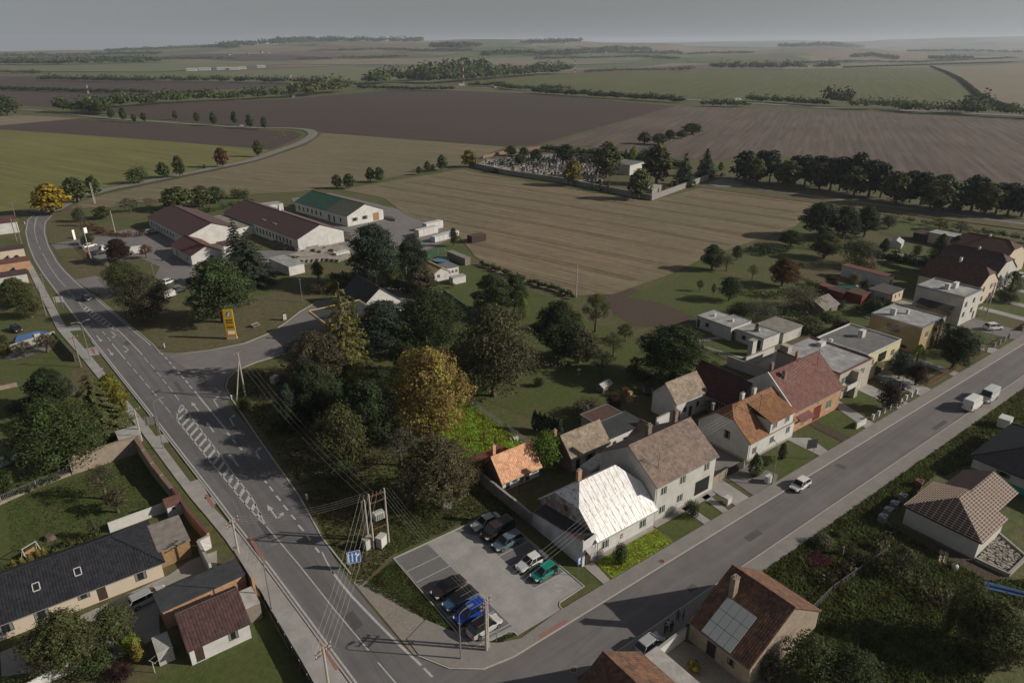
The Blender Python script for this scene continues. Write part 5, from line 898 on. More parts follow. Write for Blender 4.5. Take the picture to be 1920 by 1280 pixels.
    for fi, u, v, sw, sh in skylights:
        f = planes[fi]; p0, p1 = Vector(f[0]), Vector(f[1]); U = (p1-p0).normalized(); up = Vector(f[-1])-p0; V = (up-U*up.dot(U)).normalized(); Nn = U.cross(V); Nn = Nn if Nn.z > 0 else -Nn
        F = lambda a, b, c_: p0+U*a+V*b+Nn*c_
        s_ = MB(); 
        for a0, a1, b0, b1 in ((u, u+sw, v, v+.1), (u, u+sw, v+sh-.1, v+sh), (u, u+.1, v, v+sh), (u+sw-.1, u+sw, v, v+sh)):
            bot = [F(a0, b0, .02), F(a1, b0, .02), F(a1, b1, .02), F(a0, b1, .02)]; tp = [F(a0, b0, .14), F(a1, b0, .14), F(a1, b1, .14), F(a0, b1, .14)]; s_.face(tp)
            for i in range(4): s_.face([bot[i], bot[(i+1) % 4], tp[(i+1) % 4], tp[i]])
        sk = s_.obj('skylight', M['frame'], ro); MB().face([F(u+.08, v+.08, .09), F(u+sw-.08, v+.08, .09), F(u+sw-.08, v+sh-.08, .09), F(u+.08, v+sh-.08, .09)]).obj('pane', M['glass'], sk)
    return t
def flat(name, label, x0, y0, w, d, h, wall='white', roof='felt', holes=None, par=.25, chim=(), rot=0, cat='house', oh=0, seams=0, group=None, rimmat=None):
    t = thing(name, label, cat, (x0, y0, 0), rot, group); holes = holes or {}; c = {'f': ((0, 0), (w, 0)), 'r': ((w, 0), (w, d)), 'b': ((w, d), (0, d)), 'l': ((0, d), (0, 0))}; mb = MB()
    for k, (A, Bp) in c.items(): wall_grid(mb, A, Bp, -.3, h, holes.get(k, ()))
    mb.obj('wall', M[wall], t)
    r = MB().box(-oh-.02, w+oh+.02, -oh-.02, d+oh+.02, h, h+.12)
    ro = r.obj('roof', M[roof], t)
    if par:
        rr = MB(); a, b, e, f = -oh-.04, w+oh+.04, -oh-.04, d+oh+.04; q = .2
        for bx in ((a, b, e, e+q), (a, b, f-q, f), (a, a+q, e+q, f-q), (b-q, b, e+q, f-q)): rr.box(*bx, h+.1, h+.12+par)
        rr.obj('parapet', M[rimmat or 'metal'], ro)
    if seams:
        s = MB(); k = seams
        while k < d: s.box(.2, w-.2, k-.03, k+.03, h+.12, h+.14); k += seams
        o = s.obj('roof_seams', M[roof], ro)
    for cx_, cy, hh, sx_, sy_, mt in chim: co = MB().box(cx_-sx_, cx_+sx_, cy-sy_, cy+sy_, h+.1, h+hh).box(cx_-sx_-.06, cx_+sx_+.06, cy-sy_-.06, cy+sy_+.06, h+hh, h+hh+.08).obj('chimney', M[mt], ro)
    for k, hs_ in holes.items():
        for hh in hs_: opening(t, *c[k], hh)
    return t
W2 = 'dwindow'
# the highlighted white house
h1 = house('white_cottage', 'old white house with worn shining white sheet metal roof beside the parking area', 2.35, 4.0, 11.3, 11.6, 3.6, 8.4, 'x', 'white', 'whitemetal', hl=.42, hr=.5, oh=.45, gh=.15, ez2=3.2, tiles=None, ribs=1.0, lwall='dirty', ridgecaps=False,
      holes={'f': ((1.1, 1.0, 1.35, 1.35), (8.3, 1.0, 1.35, 1.35))}, chim=((2.6, 6.6, 9.5, .33, 'brick'),), gablewin=(('l', (5.2, 4.3, .6, .9, W2)),), base='concrete')
MB().box(4.6, 5.1, -.03, 0, 1.3, 1.9).obj('notice_plate', M['red'], h1); MB().face([(4.62, -.034, 1.55), (5.08, -.034, 1.55), (5.08, -.034, 1.65), (4.62, -.034, 1.65)]).obj('notice_text', M['signwhite'], h1)
for yy in range(7): MB().tube((.1, 11.9, 3.05), (.1, 11.9, 3.2), .05).obj('snow_guard', M['metal'], h1) if yy == 0 else None
ln = MB(); ln.face([(-2.3, 0, -.3), (0, 0, -.3), (0, 0, 4.5), (-2.3, 0, 4.1)]); ln.face([(-2.3, 10.6, -.3), (-2.3, 0, -.3), (-2.3, 0, 4.1), (-2.3, 10.6, 2.4)]); ln.face([(0, 10.6, -.3), (-2.3, 10.6, -.3), (-2.3, 10.6, 2.4), (0, 10.6, 2.7)])
ln.box(-2.34, -2.06, -.06, .2, 4.05, 4.2); ln.obj('lean_to', M['dirtywhite'], h1)
lr = MB(); lr.face([(-2.12, .2, 3.85), (-.02, .2, 4.2), (-.02, 10.5, 2.8), (-2.12, 10.5, 2.25)]); lr.obj('lean_to_roof', M['slate'], h1)
ck = MB().face([(-2.36, -.04, 4.1), (-2.36, 10.7, 2.4), (-2.08, 10.7, 2.45), (-2.08, -.04, 4.15)]); ck.obj('wall_coping', M['tilered'], h1)
opening(h1, (-2.3, 0), (0, 0), (.5, .1, .95, 2.0, 'door'), proud=.12)
cn = MB().face([(-1.95, -.02, 2.75), (-.65, -.02, 2.75), (-.65, -1.0, 2.45), (-1.95, -1.0, 2.45)]).face([(-1.95, -1.0, 2.42), (-.65, -1.0, 2.42), (-.65, -.02, 2.72), (-1.95, -.02, 2.72)])
for k in range(7): cn.box(-1.97+k*.21, -1.94+k*.21, -1.02, -.98, 2.42, 2.52)
cn.obj('door_canopy', M['corr'], h1)
# grey two storey house
wn = lambda *l: tuple(l)
h2 = house('grey_house', 'long grey two storey house with brown tiled roof next to the white roofed house', 13.95, 4.5, 13.3, 11.0, 6.8, 10.45, 'x', 'greywall', 'tilebrown', oh=.4, gh=.15, holes={'f': ((1.2, 4.3, 1.3, 1.35), (1.2, 1.1, 1.3, 1.3), (5.2, 4.5, 1.3, 1.35), (5.0, 1.4, 1.3, 1.3), (10.6, 4.6, 1.3, 1.35), (9.0, .9, 3.3, 2.5, 'dark'))}, chim=((5.2, 6.6, 11.5, .4, 'tilebrown'), (11.6, 7.0, 11.6, .35, 'tilebrown')), base='concrete')
MB().tube((2.1, 1.6, 7.5), (2.1, 1.6, 10.4), .045).tube((1.4, 1.6, 10.2), (2.8, 1.6, 10.2), .04).tube((1.5, 1.6, 9.8), (2.7, 1.6, 9.8), .04).obj('roof_mast', M['rustiron'], h2)
MB().box(0, .6, -.3, 11, 6.6, 6.9) if 0 else None
# courtyard sheds behind
house('tan_roofed_shed', 'steep tan tiled shed with brick gable behind the long grey house', 13.2, 21.2, 8.3, 5.4, 2.8, 5.6, 'x', 'greywall', 'tiletan', oh=.3, lwall='darkbrick', holes={'f': ((1.0, .1, .9, 2.0, 'door'), (3, .6, 2.2, 1.4, W2), (6.2, .1, .9, 2.0, 'wooddoor'))}, chim=((-.2, 4.0, 6.0, .28, 'brick'),), cat='shed')
flat('dark_roofed_shed', 'low shed with dark felt roof and white front behind the grey house', 21.6, 21.5, 8.8, 5.0, 3.0, 'white', 'slate', holes={'f': ((1, .1, .9, 2.0, 'door'), (3.4, 1, 1.1, 1, W2), (6.2, .1, 1.4, 2.2, 'dark'))}, par=0, oh=.2, cat='shed')
flat('brown_roofed_shed', 'low shed with brown metal roof behind the dark roofed shed', 23.4, 26.6, 6.2, 3.6, 3.0, 'greywall', 'brownroof', par=.05, oh=.2, cat='shed', seams=.6)
house('small_tiled_outhouse', 'small outhouse with brown tiles in the courtyard', 27.4, 17.6, 4.0, 4.0, 2.6, 4.0, 'y', 'white', 'tilebrown', cat='shed', gutters=False)
# white house with orange roof
h3 = house('white_house', 'white house with orange tiled half hipped roof and a wide dormer', 38.3, 6.2, 13.0, 10.2, 4.0, 7.9, 'x', 'white', 'tileorange', hl=.35, hr=0, oh=.4, gh=.15, ez2=3.6, holes={'f': ((1.2, .9, 1.2, 1.3), (6.0, 1.2, 1.2, 1.3), (10.6, 1.5, 1.2, 1.3))}, gablewin=(('l', (5.4, 2.6, 1.1, 1.4, W2)),), chim=((4.8, 5.6, 8.9, .35, 'white'), (7.8, 5.4, 9.0, .35, 'white'), (1.2, 8.5, 6.9, .25, 'concrete')), base='concrete', gutters=True)
dm = MB(); a = (5.0, 11.6); dm.face([(a[0], -.35, 3.6), (a[1], -.35, 3.6), (a[1], -.35, 6.1), (a[0], -.35, 6.1)]); dm.face([(a[0], 3.6, 6.1), (a[0], -.35, 6.1), (a[0], -.35, 3.6), (a[0], 3.6, 6.5)]); dm.face([(a[1], -.35, 3.6), (a[1], 3.6, 6.5), (a[1], 3.6, 6.1), (a[1], -.35, 6.1)]); dm.obj('dormer', M['white'], h3)
dr = MB(); pl = [(a[0]-.25, -.75, 6.0), (a[1]+.25, -.75, 6.0), (a[1]+.25, 4.4, 7.6), (a[0]-.25, 4.4, 7.6)]; dr.face(pl).face([(p[0], p[1], p[2]-.14) for p in pl[::-1]])
for p, q in zip(pl, pl[1:]+pl[:1]): dr.face([(p[0], p[1], p[2]-.14), (q[0], q[1], q[2]-.14), q, p])
tile_field(dr, pl, .34, .36); dr.obj('dormer_roof', M['tileorange'], h3)
for u in (.7, 4.2): opening(h3, (5.0, -.35), (11.6, -.35), (u, 4.5, 1.15, 1.25), proud=.13)
# white barn, red barn
house('white_barn', 'tall white barn with a small steep tan roof behind the courtyards', 38.6, 21.8, 8.3, 5.6, 4.2, 7.0, 'x', 'white', 'tiletan', oh=.25, holes={'f': ((.6, .1, .9, 2.1, 'door'), (2.2, 1.4, .9, 1.1, W2), (3.8, .1, .9, 2.1, 'door'), (5.8, 1.4, .9, 1.1, W2))}, cat='barn')
house('dark_red_barn', 'barn with dark red tiled roof behind the brick house', 47.2, 15.6, 8.8, 11.2, 3.4, 7.0, 'y', 'white', 'tiledarkred', oh=.3, cat='barn')
# brick house with red roof
h4 = house('brick_house', 'unplastered brick house with long red roof and white gable wall', 51.7, 7.1, 16.0, 11.4, 4.9, 9.8, 'x', 'brick', 'tilered', oh=.45, gh=.05, lwall='white', tiles=(.40, .42), holes={'f': ((1.4, 3.7, .6, .7, W2), (3.2, .5, 1.0, 1.6, 'wooddoor'), (4.6, 3.9, .6, .7, W2), (7.2, .1, 2.5, 2.9, 'reddoor'), (7.9, 3.5, .5, 1.2, 'reddoor'), (11.2, 1.2, 1.9, 1.7), (12.2, 3.9, .6, .9, W2), (14.4, 3.9, .6, .9, W2))}, chim=((2.9, 4.3, 9.9, .38, 'darkbrick'), (3.2, 7.2, 10.2, .35, 'tilebrown'), (10.5, 6.8, 10.6, .3, 'brick')))
MB().face([(1.4, -.05, 3.2), (5.4, -.05, 3.2), (5.4, -1.4, 2.6), (1.4, -1.4, 2.6)]).face([(1.4, -1.4, 2.55), (5.4, -1.4, 2.55), (5.4, -.05, 3.15), (1.4, -.05, 3.15)]).obj('porch_roof', M['tilered'], h4)
pg = MB(); [pg.prism([(-.32, y0), (-.05, y0), (-.05, y1), (-.32, y1)], -.2, z) for y0, y1, z in ()]
pv = [(-.45, 5.1), (0.55, 5.1+.45*.86), (5.7, 9.98), (5.7, 10.25), (-.45, 5.5)]
for sgn in (1,):
    gwall = MB(); pts = [(-.5, -.3), (-.5, 4.9), (5.7, 10.1), (11.9, 5.0), (11.9, -.3)]
    gwall.face([(-.28, y, z) for y, z in pts]).face([(-.03, y, z) for y, z in pts[::-1]])
    for (y0, z0), (y1, z1) in zip(pts, pts[1:]+pts[:1]): gwall.face([(-.03, y0, z0), (-.28, y0, z0), (-.28, y1, z1), (-.03, y1, z1)])
    gwall.obj('gable_wall', M['white'], h4)
# villas with flat roofs
v1 = flat('pale_roofed_villa', 'flat roofed villa with patchy pale felt roof and pink cornice', 69.7, 8.8, 11.9, 13.6, 5.7, 'plaster2', 'felt', holes={'f': ((.8, 3.2, 2.6, 1.5), (.9, .1, .9, 2.1, 'door'), (6.4, 3.4, 3.0, 1.3), (6.6, .1, 2.6, 2.2, 'garage'))}, chim=((1.3, 12.5, 1.4, .7, .9, 'plaster2'), (9.8, 9.8, .9, .9, .5, 'white'), (2.8, 6.8, .9, .3, .3, 'white')), rimmat='tilered')
MB().box(.4, 4.2, -1.6, -.02, 2.75, 2.95).box(.4, .55, -1.6, -.02, 2.95, 3.7).box(.4, 4.2, -1.6, -1.48, 2.95, 3.8).obj('balcony', M['white'], v1); MB().prism([(4.2, -1.4), (5.4, -1.4), (5.4, -.02), (4.2, -.02)], -.2, 5.6).obj('stair_tower', M['plaster2'], v1)
v2 = flat('yellow_villa', 'pale yellow villa with dark grey flat roof and a balcony', 81.8, 9.8, 13.4, 11.2, 5.9, 'yellowpale', 'feltdark', holes={'f': ((1.0, 3.2, 2.0, 1.4), (1.0, .1, 1.0, 2.1, 'wooddoor'), (4.4, .1, 3.0, 2.3, 'dark'), (4.4, 3.2, 3.4, 2.0, 'dark'), (9.8, 3.2, 1.6, 1.4))}, chim=((8.4, 6.0, 1.6, .7, .5, 'white'), (1.0, 8.6, .5, .3, .3, 'white')), rimmat='white')
MB().box(4.0, 9.0, -1.5, -.02, 2.7, 2.9).box(4.0, 9.0, -1.5, -1.4, 2.9, 3.8).box(4.0, 4.12, -1.4, -.02, 2.9, 3.8).obj('balcony', M['yellowpale'], v2)
flat('ochre_house', 'ochre block house with pale flat roof behind the cypresses', 104.9, 9.9, 11.3, 11.4, 6.0, 'yellow', 'felt', holes={'l': ((4.0, 3.6, 2.9, 1.6, W2), (7.6, .5, 1.6, .8, W2)), 'f': ((2, 3.4, 1.6, 1.4), (6, 3.4, 1.6, 1.4))}, chim=((3.4, 8.2, 1.6, .35, .6, 'white'), (6.8, 6.5, 1.1, .3, .3, 'white')), par=.3)
v4 = flat('grey_block_house', 'tall grey flat roofed house with a dark shed roof on its side wall', 130, 11.8, 10.0, 11.2, 7.2, 'greywall', 'felt', holes={'l': ((3.5, 1.0, 1.0, 2.0, 'door'), (5.5, 1.2, 1.4, 1.3, W2)), 'f': ((1.2, 4.6, 1.3, 1.3, W2), (5.6, 4.8, 1.3, 1.3, W2), (1.2, 2.0, 1.3, 1.3, W2), (5.6, 2.2, 1.3, 1.3, W2), (7.6, .2, 1.0, 2.0, 'door'))}, chim=((3.6, 5.6, 1.5, .5, .5, 'white'), (6.2, 4.8, 1.5, .9, .4, 'white')), par=.35)
MB().face([(-2.4, 9.6, 4.0), (-2.4, 1.6, 4.0), (-.02, 1.6, 4.7), (-.02, 9.6, 4.7)]).face([(-.02, 9.6, 4.6), (-.02, 1.6, 4.6), (-2.4, 1.6, 3.9), (-2.4, 9.6, 3.9)]).obj('side_roof', M['slate'], v4); MB().box(-2.0, -.02, 2, 9.4, 2.4, 2.6).box(-2.0, -1.9, 2, 9.4, 2.6, 3.4).obj('side_balcony', M['wood'], v4)
for nm, lb, a in (('brown_hip_house', 'brown roofed house with an orange lit dormer gable behind the grey block house', (148.2, 15.2, 12.2, 15.0, 5.2, 9.4, 'y', 'cream', 'brownhip', .35, .3)), ('brown_hip_house', 'larger dark brown roofed house with pink lit hip beyond the first brown roof', (163, 16.8, 14, 16, 5.4, 9.8, 'y', 'greywall', 'maroon', .35, .3)), ('dark_roofed_house', 'very large dark roofed house at the right edge of the picture', (179.5, 20.8, 17, 16.5, 5.4, 9.8, 'y', 'cream', 'brownroof', .4, .4))):
    house(nm, lb, *a[:9], hl=a[9], hr=a[10], tiles=(.5, .5), holes={'f': ((3, 3.4, 1.1, 1.4, W2), (7.5, 3.4, 1.1, 1.4, W2), (3, .8, 1.3, 1.3, W2), (8, .8, 1.3, 1.3, W2))}, chim=((a[2]/2, 8, 10.3, .35, 'white'),))
for nm, lb, x, y, w_, d_, h_, wl, rf_, hs_ in (('white_flat_cottage', 'highest part of the white flat roofed cottage group in the gardens', 78.0, 39.4, 7.6, 5.0, 3.1, 'white', 'felt', {'f': ((2.6, 1.6, .5, .5, W2), (.6, .1, .9, 2.0, 'door')), 'l': ((2.4, .1, .9, 2.0, 'whitedoor'),)}),
    ('white_flat_cottage', 'left low wing of the white flat roofed cottage with small window', 78.6, 44.5, 6.6, 5.2, 2.8, 'white', 'felt', {'l': ((2.6, 1.0, 1.1, 1.0, W2), (.2, .1, .8, 2.0, 'door'))}), ('white_flat_cottage', 'right low wing of the white flat roofed cottage behind the cypress', 79.3, 31.6, 6.2, 7.2, 2.7, 'white', 'felt', {'l': ((1.5, .9, 1.2, 1.0, W2), (5.6, .1, 1.0, 2.0, 'door'))}),
    ('grey_roofed_outbuilding', 'low outbuilding with weathered grey sheet roof behind the white cottage', 86.4, 31.2, 7.4, 7.0, 2.6, 'greywall', 'eternit', {}), ('long_white_shed', 'long white shed with pink roof edge in the gardens on the right', 144.8, 36.2, 2.6, 14.0, 3.3, 'white', 'tilered', {'f': ((.4, .1, 1.6, 2.2, 'wooddoor'),)}), ('dark_flat_annex', 'cream annex with dark flat roof next to the grey block house', 131.4, 29.4, 7.4, 5.6, 2.9, 'cream', 'darkfelt', {'f': ((.8, .1, .9, 2.0, 'door'), (3, 1.2, .7, .9, W2), (5.2, 1.2, .7, .9, W2))}),
    ('brown_roofed_hut', 'brown roofed garden hut with red walls', 126.2, 34.0, 4.6, 4.2, 2.4, 'red', 'brownroof', {}), ('red_pergola', 'long red garden shelter left of the brown roofed hut', 124.6, 38.4, 3.0, 4.2, 2.2, 'red', 'maroon', {}), ('red_hut', 'small red hut beside the garden pool', 126, 43, 2.6, 3.0, 2.1, 'red', 'tilered', {}), ('flat_garage', 'cream garage with pale flat roof behind three cypresses', 205.2, 44, 6.4, 8.6, 3.4, 'cream', 'felt', {}), ('red_roofed_outbuilding', 'low outbuilding with red roof right of the flat garage', 203, 36, 7.5, 7.0, 2.8, 'cream', 'tilered', {}), ('dark_lean_to', 'dark red lean-to left of the flat garage', 204.5, 52.8, 5.5, 4.5, 2.6, 'darkwood', 'maroon', {})):
    flat(nm, lb, x, y, w_, d_, h_, wl, rf_, holes=hs_, par=.12 if 'white_flat' in nm or 'flat_garage' in nm else 0, oh=.25 if 'white_flat' not in nm else .05, cat='outbuilding', chim=((w_*.5, d_*.5, .6, .3, .2, 'white'),) if 'white_flat' in nm else ())
house('wooden_shed', 'weathered wooden shed with grey sheet roof in the gardens', 109.0, 34.8, 7.0, 6.2, 2.4, 3.9, 'x', 'greywood', 'eternit', tiles=None, ribs=.6, holes={'f': ((3, .1, 1, 1.9, 'dark'),)}, cat='shed')
# cottage with orange roof on the highlighted plot
ct = house('orange_roofed_cottage', 'little white cottage with bright orange tiled roof behind the garden wall', 1.3, 23.6, 7.2, 5.0, 2.3, 5.1, 'x', 'white', 'tilebright', oh=.45, gh=.35, lwall='darkbrick', tiles=(.34, .34), holes={'f': ((.7, .1, .75, 1.85, 'door'), (1.9, .8, 1.1, 1.05, W2), (3.4, .1, .8, 1.9, 'wooddoor'), (4.5, .1, .8, 1.9, 'door'), (5.8, 1.0, 1.1, .7, W2))}, chim=((1.0, 3.6, 6.1, .26, 'tilebright'),))
flat('rusty_lean_to', 'rusty red sheet roofed lean-to behind the orange cottage', .2, 28.9, 6.6, 2.4, 2.2, 'darkbrick', 'rustmetal', par=0, oh=.3, cat='shed')
MB().face([(8.8, 3.4, 4.0), (8.8, 4.1, 4.0), (8.8, 4.1, 4.7), (8.8, 3.4, 4.7)]).tube((8.7, 3.7, 3.4), (8.7, 3.7, 4.3), .03).obj('satellite_dish', M['frame'], ct)
# works
def A2(p, q): return math.atan2(q[1]-p[1], q[0]-p[0])
rB = A2((18.2, 227.1), (25.9, 172.3)); LB = math.hypot(7.7, 54.8)
wB = house('long_works_hall', 'longest white works hall with maroon roof and a row of windows', 17.6, 228.6, LB+1.5, 17.4, 4.2, 7.6, 'x', 'white', 'maroon', oh=.3, rot=rB, tiles=None, ribs=1.1, cat='industrial hall', holes={'f': tuple((26.5+k*2.45, 1.2, 1.2, 1.7, W2) for k in range(11)), 'r': ((1.2, .2, 4.4, 3.2, 'garage'), (6.6, .2, 4.4, 3.2, 'garage'), (12, .2, 4.4, 3.2, 'garage'))}, chim=((22, 12, 8.2, .5, 'white'),), skylights=((0, 27, 3, 2.2, .5), (0, 35, 3, 2.4, .5)))
rC = A2((46.6, 230.2), (52.8, 193.8)); LC = math.hypot(6.2, 36.4)
wC = house('green_roofed_hall', 'white works hall with green roof nearest the stubble field', 46.4, 231, LC*.62, 16.6, 4.1, 7.4, 'x', 'white', 'greenmetal', oh=.25, rot=rC, tiles=None, ribs=1.0, cat='industrial hall', holes={'f': tuple((2.5+k*3.2, 1.2, 1.2, 1.6, W2) for k in range(6))})
p = Vector((46.4, 231))+Vector((math.cos(rC), math.sin(rC)))*LC*.62
house('olive_roofed_hall', 'white works hall with olive roof and a wooden gate joined to the green one', p.x, p.y, LC*.40, 16.6, 4.1, 7.4, 'x', 'white', 'olive', oh=.25, rot=rC, tiles=None, ribs=1.0, cat='industrial hall', holes={'f': ((1.5, .4, 1.2, 2.3, W2), (5, .4, 1.2, 2.3, W2), (9.5, 1, 1.2, 1.6, W2)), 'r': ((2, 1.6, 2.6, 1.3, W2), (6.5, 1.6, 2.6, 1.3, W2), (11.6, .2, 2.8, 3.0, 'wooddoor'))})
rA = A2((-6.6, 230.6), (-3.3, 199.5)); LA_ = math.hypot(3.3, 31.1)
house('works_office', 'white works office with maroon roof and two pale dormers', -7.4, 238.5, LA_+9, 18.0, 4.0, 7.2, 'x', 'white', 'maroon', oh=.3, rot=rA, tiles=None, ribs=1.1, cat='industrial hall', holes={'f': tuple((2+k*3.0, 1.1, 1.3, 1.4, W2) for k in range(9))}, hl=.3)
flat('link_building', 'low grey roofed link between the two maroon roofed works buildings', 12, 203, 9, 24, 3.0, 'white', 'eternit', rot=rB+math.pi/2, par=.1, cat='industrial hall')
rD = A2((-7.7, 198.6), (-5.9, 179.3))
house('small_works_house', 'small white works building with reddish roof in front of the office', -8.9, 194, 18.5, 9.4, 3.4, 5.6, 'x', 'white', 'bitred', oh=.3, rot=rD, tiles=None, ribs=.9, cat='outbuilding', holes={'f': ((4, .1, 1.0, 2.1, W2), (8, .1, 2.6, 2.3, 'garage'), (14, 1, 1.1, 1.2, W2)), 'r': ((5.5, 1.2, 1.3, 1.1, W2),)})
flat('small_works_annex', 'little white annex with brown roof beside the small works building', 4.4, 182.5, 5.5, 6, 3.0, 'white', 'brownroof', rot=rD+math.pi/2, par=0, oh=.2, cat='outbuilding')
q = P(260+1165*.25, 340+640*.25, 2.6); flat('white_store', 'white flat store hut with blue painted end by the works fence', q.x-1.6, q.y, 5, 12.5, 2.8, 'white', 'felt', rot=rB+math.pi/2, par=0, oh=.15, cat='shed')
flat('container_office', 'white site cabin behind the long works hall', 33, 232.5, 9, 5, 3.6, 'white', 'felt', par=.1, cat='outbuilding')
# petrol station
ps = house('petrol_shop', 'petrol station shop with steep black roof among the trees', 15.2, 102.5, 11, 13, 3.2, 7.4, 'y', 'white', 'slate', oh=.6, tiles=None, ribs=.6, rot=0, holes={'f': ((1.5, .2, 2.2, 2.2), (5, .2, 2.2, 2.2))}, cat='petrol station')
cy = thing('station_canopy', 'dark roofed petrol station canopy with yellow edge', 'canopy', (2.0, 90.8, 0), rad(0))
MB().box(0, 13, 0, 11.5, 4.9, 5.5).obj('canopy_slab', M['greywall'], cy); MB().box(.4, 12.6, .4, 11.1, 5.5, 5.56).obj('canopy_roof', M['slate'], cy)
for b in ((-.06, 13.06, -.08, 0), (-.06, 13.06, 11.5, 11.58), (-.08, 0, 0, 11.5), (13, 13.08, 0, 11.5)): MB().box(*b, 4.95, 5.62).obj('fascia', M['signyellow'], cy)
for x in (3, 10): MB().box(x-.2, x+.2, 5.5, 5.9, 0, 4.9).obj('column', M['metal'], cy)
for x in (3, 10): tag(MB().box(x-.4, x+.4, 93.2+2.0, 94.2+2.0, .05, 1.7).obj('fuel_pump', M['signyellow']), 'yellow fuel pump under the canopy, '+('left' if x == 3 else 'right')+' one', 'fuel pump')
# bungalow
house('bungalow', 'white bungalow with straw coloured roof beside the round pool', 45.2, 117.4, 4.8, 10.5, 2.7, 3.9, 'y', 'white', 'bungal', tiles=None, holes={'f': ((.8, 1, 1, 1), (3, .2, .8, 2, 'whitedoor'))}, ribs=.6)
flat('bungalow_wing', 'white wing of the bungalow with grey roof and three windows', 50.0, 118.6, 4.2, 5.2, 2.8, 'white', 'feltdark', holes={'f': ((.3, 1.1, .9, .9), (1.6, 1.1, .9, .9), (2.9, 1.1, .9, .9))}, par=0, oh=.15, cat='outbuilding')
flat('white_garden_shed', 'white metal shed in front of the bungalow', 48.0, 112.0, 4.4, 2.0, 2.0, 'white', 'corr', par=0, oh=.1, cat='shed'); flat('long_garden_shed', 'long wooden shed with pale roof behind the pool', 61, 125.6, 2.0, 10.6, 2.2, 'greywood', 'eternit', par=0, oh=.1, cat='shed')
flat('stick_shelter', 'dark wooden shelter on the edge of the stubble field', P(885, 457).x, P(885, 457).y, 6, 3, 2.4, 'darkwood', 'brownroof', par=0, cat='shed')
# left side
hb = house('black_roofed_house', 'long cream bungalow with hipped black tiled roof and two skylights', -66, 35.0, 21.6, 9.6, 2.7, 5.4, 'x', 'cream', 'tileblack', hl=1, hr=1, oh=.45, tiles=(.33, .36), holes={'f': ((4.2, .8, 1.5, 1.35, W2), (7.7, .8, 1.5, 1.35, W2), (12.2, 1.3, 1.3, .7, W2), (14.2, .1, 1.0, 2.1, 'door'), (18.4, .8, 1.35, 1.35, W2))}, skylights=((0, 8.7, 2.4, .8, 1.1), (0, 13.0, 2.4, .8, 1.1)))
flat('grey_roofed_carport', 'grey tiled carport attached to the black roofed house', -44.3, 36.9, 3.8, 6.3, 2.6, 'wood', 'eternit', par=0, oh=.15, cat='carport', seams=.4)
wl = flat('low_garage', 'low garage with dark ribbed roof along the street wall', -46.1, 25.4, 9.6, 3.4, 2.7, 'brick', 'slate', par=.0, oh=.15, rot=rad(3), cat='garage', seams=.35)
house('maroon_roofed_hut', 'small white hut with maroon tiled roof at the bottom left', -45.0, 18.2, 6.5, 4.9, 2.6, 4.4, 'x', 'white', 'maroon', oh=.35, tiles=(.33, .34), hl=0, holes={'f': ((.5, .1, .9, 1.95, 'door'), (4.1, .9, 1.1, 1.1, W2))}, ridge=3.9, ez2=3.9, gutters=False)
house('red_roofed_kiosk', 'tiny white hut with red roof in the corner of the garden wall', -41.2, 47.3, 1.9, 1.6, 2.2, 2.9, 'x', 'white', 'bitred', oh=.15, tiles=(.3, .3), holes={'f': ((.6, 1.2, .5, .5, W2),)}, cat='shed', gutters=False)
flat('tool_shed', 'ramshackle shed with pale sheet roof behind the clay wall', -43.4, 71, 3.0, 3.6, 2.2, 'greywood', 'corr', par=0, oh=.2, cat='shed')
flat('white_awning_shed', 'lean-to with pale sheet roof beside the maroon roofed hut', -38.2, 20.4, 1.7, 3.2, 2.4, 'greywood', 'corr', par=0, cat='shed', seams=.3); flat('metal_shed', 'small pale metal shed behind the yellow green hedge', -47.9, 20.2, 1.6, 2.6, 1.9, 'corr', 'corr', par=0, cat='shed', seams=.3)
q = P(0, 600); flat('black_edge_house', 'corner of a black roofed white house at the left edge', -70, 120, 9.2, 10, 3, 'white', 'slate', par=0, oh=.5, cat='house')
for x_, y_, w_, d_, h_, wl_, rf_, lb in ((0, 490, 7, 5, 3.2, 'cream', 'maroon', 'maroon roofed outbuilding at the left edge'), (0, 514, 8, 5, 3, 'brick', 'tilered', 'brick and orange outbuilding below the maroon one at the left edge'), (0, 440, 6, 12, 4, 'white', 'bitred', 'white walled house with reddish roof at the upper left edge'), (0, 540, 7, 5, 3, 'greywall', 'maroon', 'dark maroon shed roof behind the brick fence at the left edge')):
    q = P(x_, y_); flat('edge_outbuilding', lb, q.x, q.y, w_, d_, h_, wl_, rf_, par=0, oh=.3, cat='outbuilding')
# bottom right
ho = house('old_tiled_house', 'old house with dark brown tiles and a patch of glass panels at the bottom', 1.9, -20.2, 13.0, 8.0, 3.1, 7.2, 'y', 'mudbrick', 'tileold', oh=.35, gh=.12, tiles=(.30, .36), ridge=6.2, holes={'l': ((2.5, .1, 1.2, 2.0, 'dark'), (5.2, 1, 1.0, 1.0, W2))}, chim=((4.4, 6.0, 8.2, .42, 'tiletan'),))
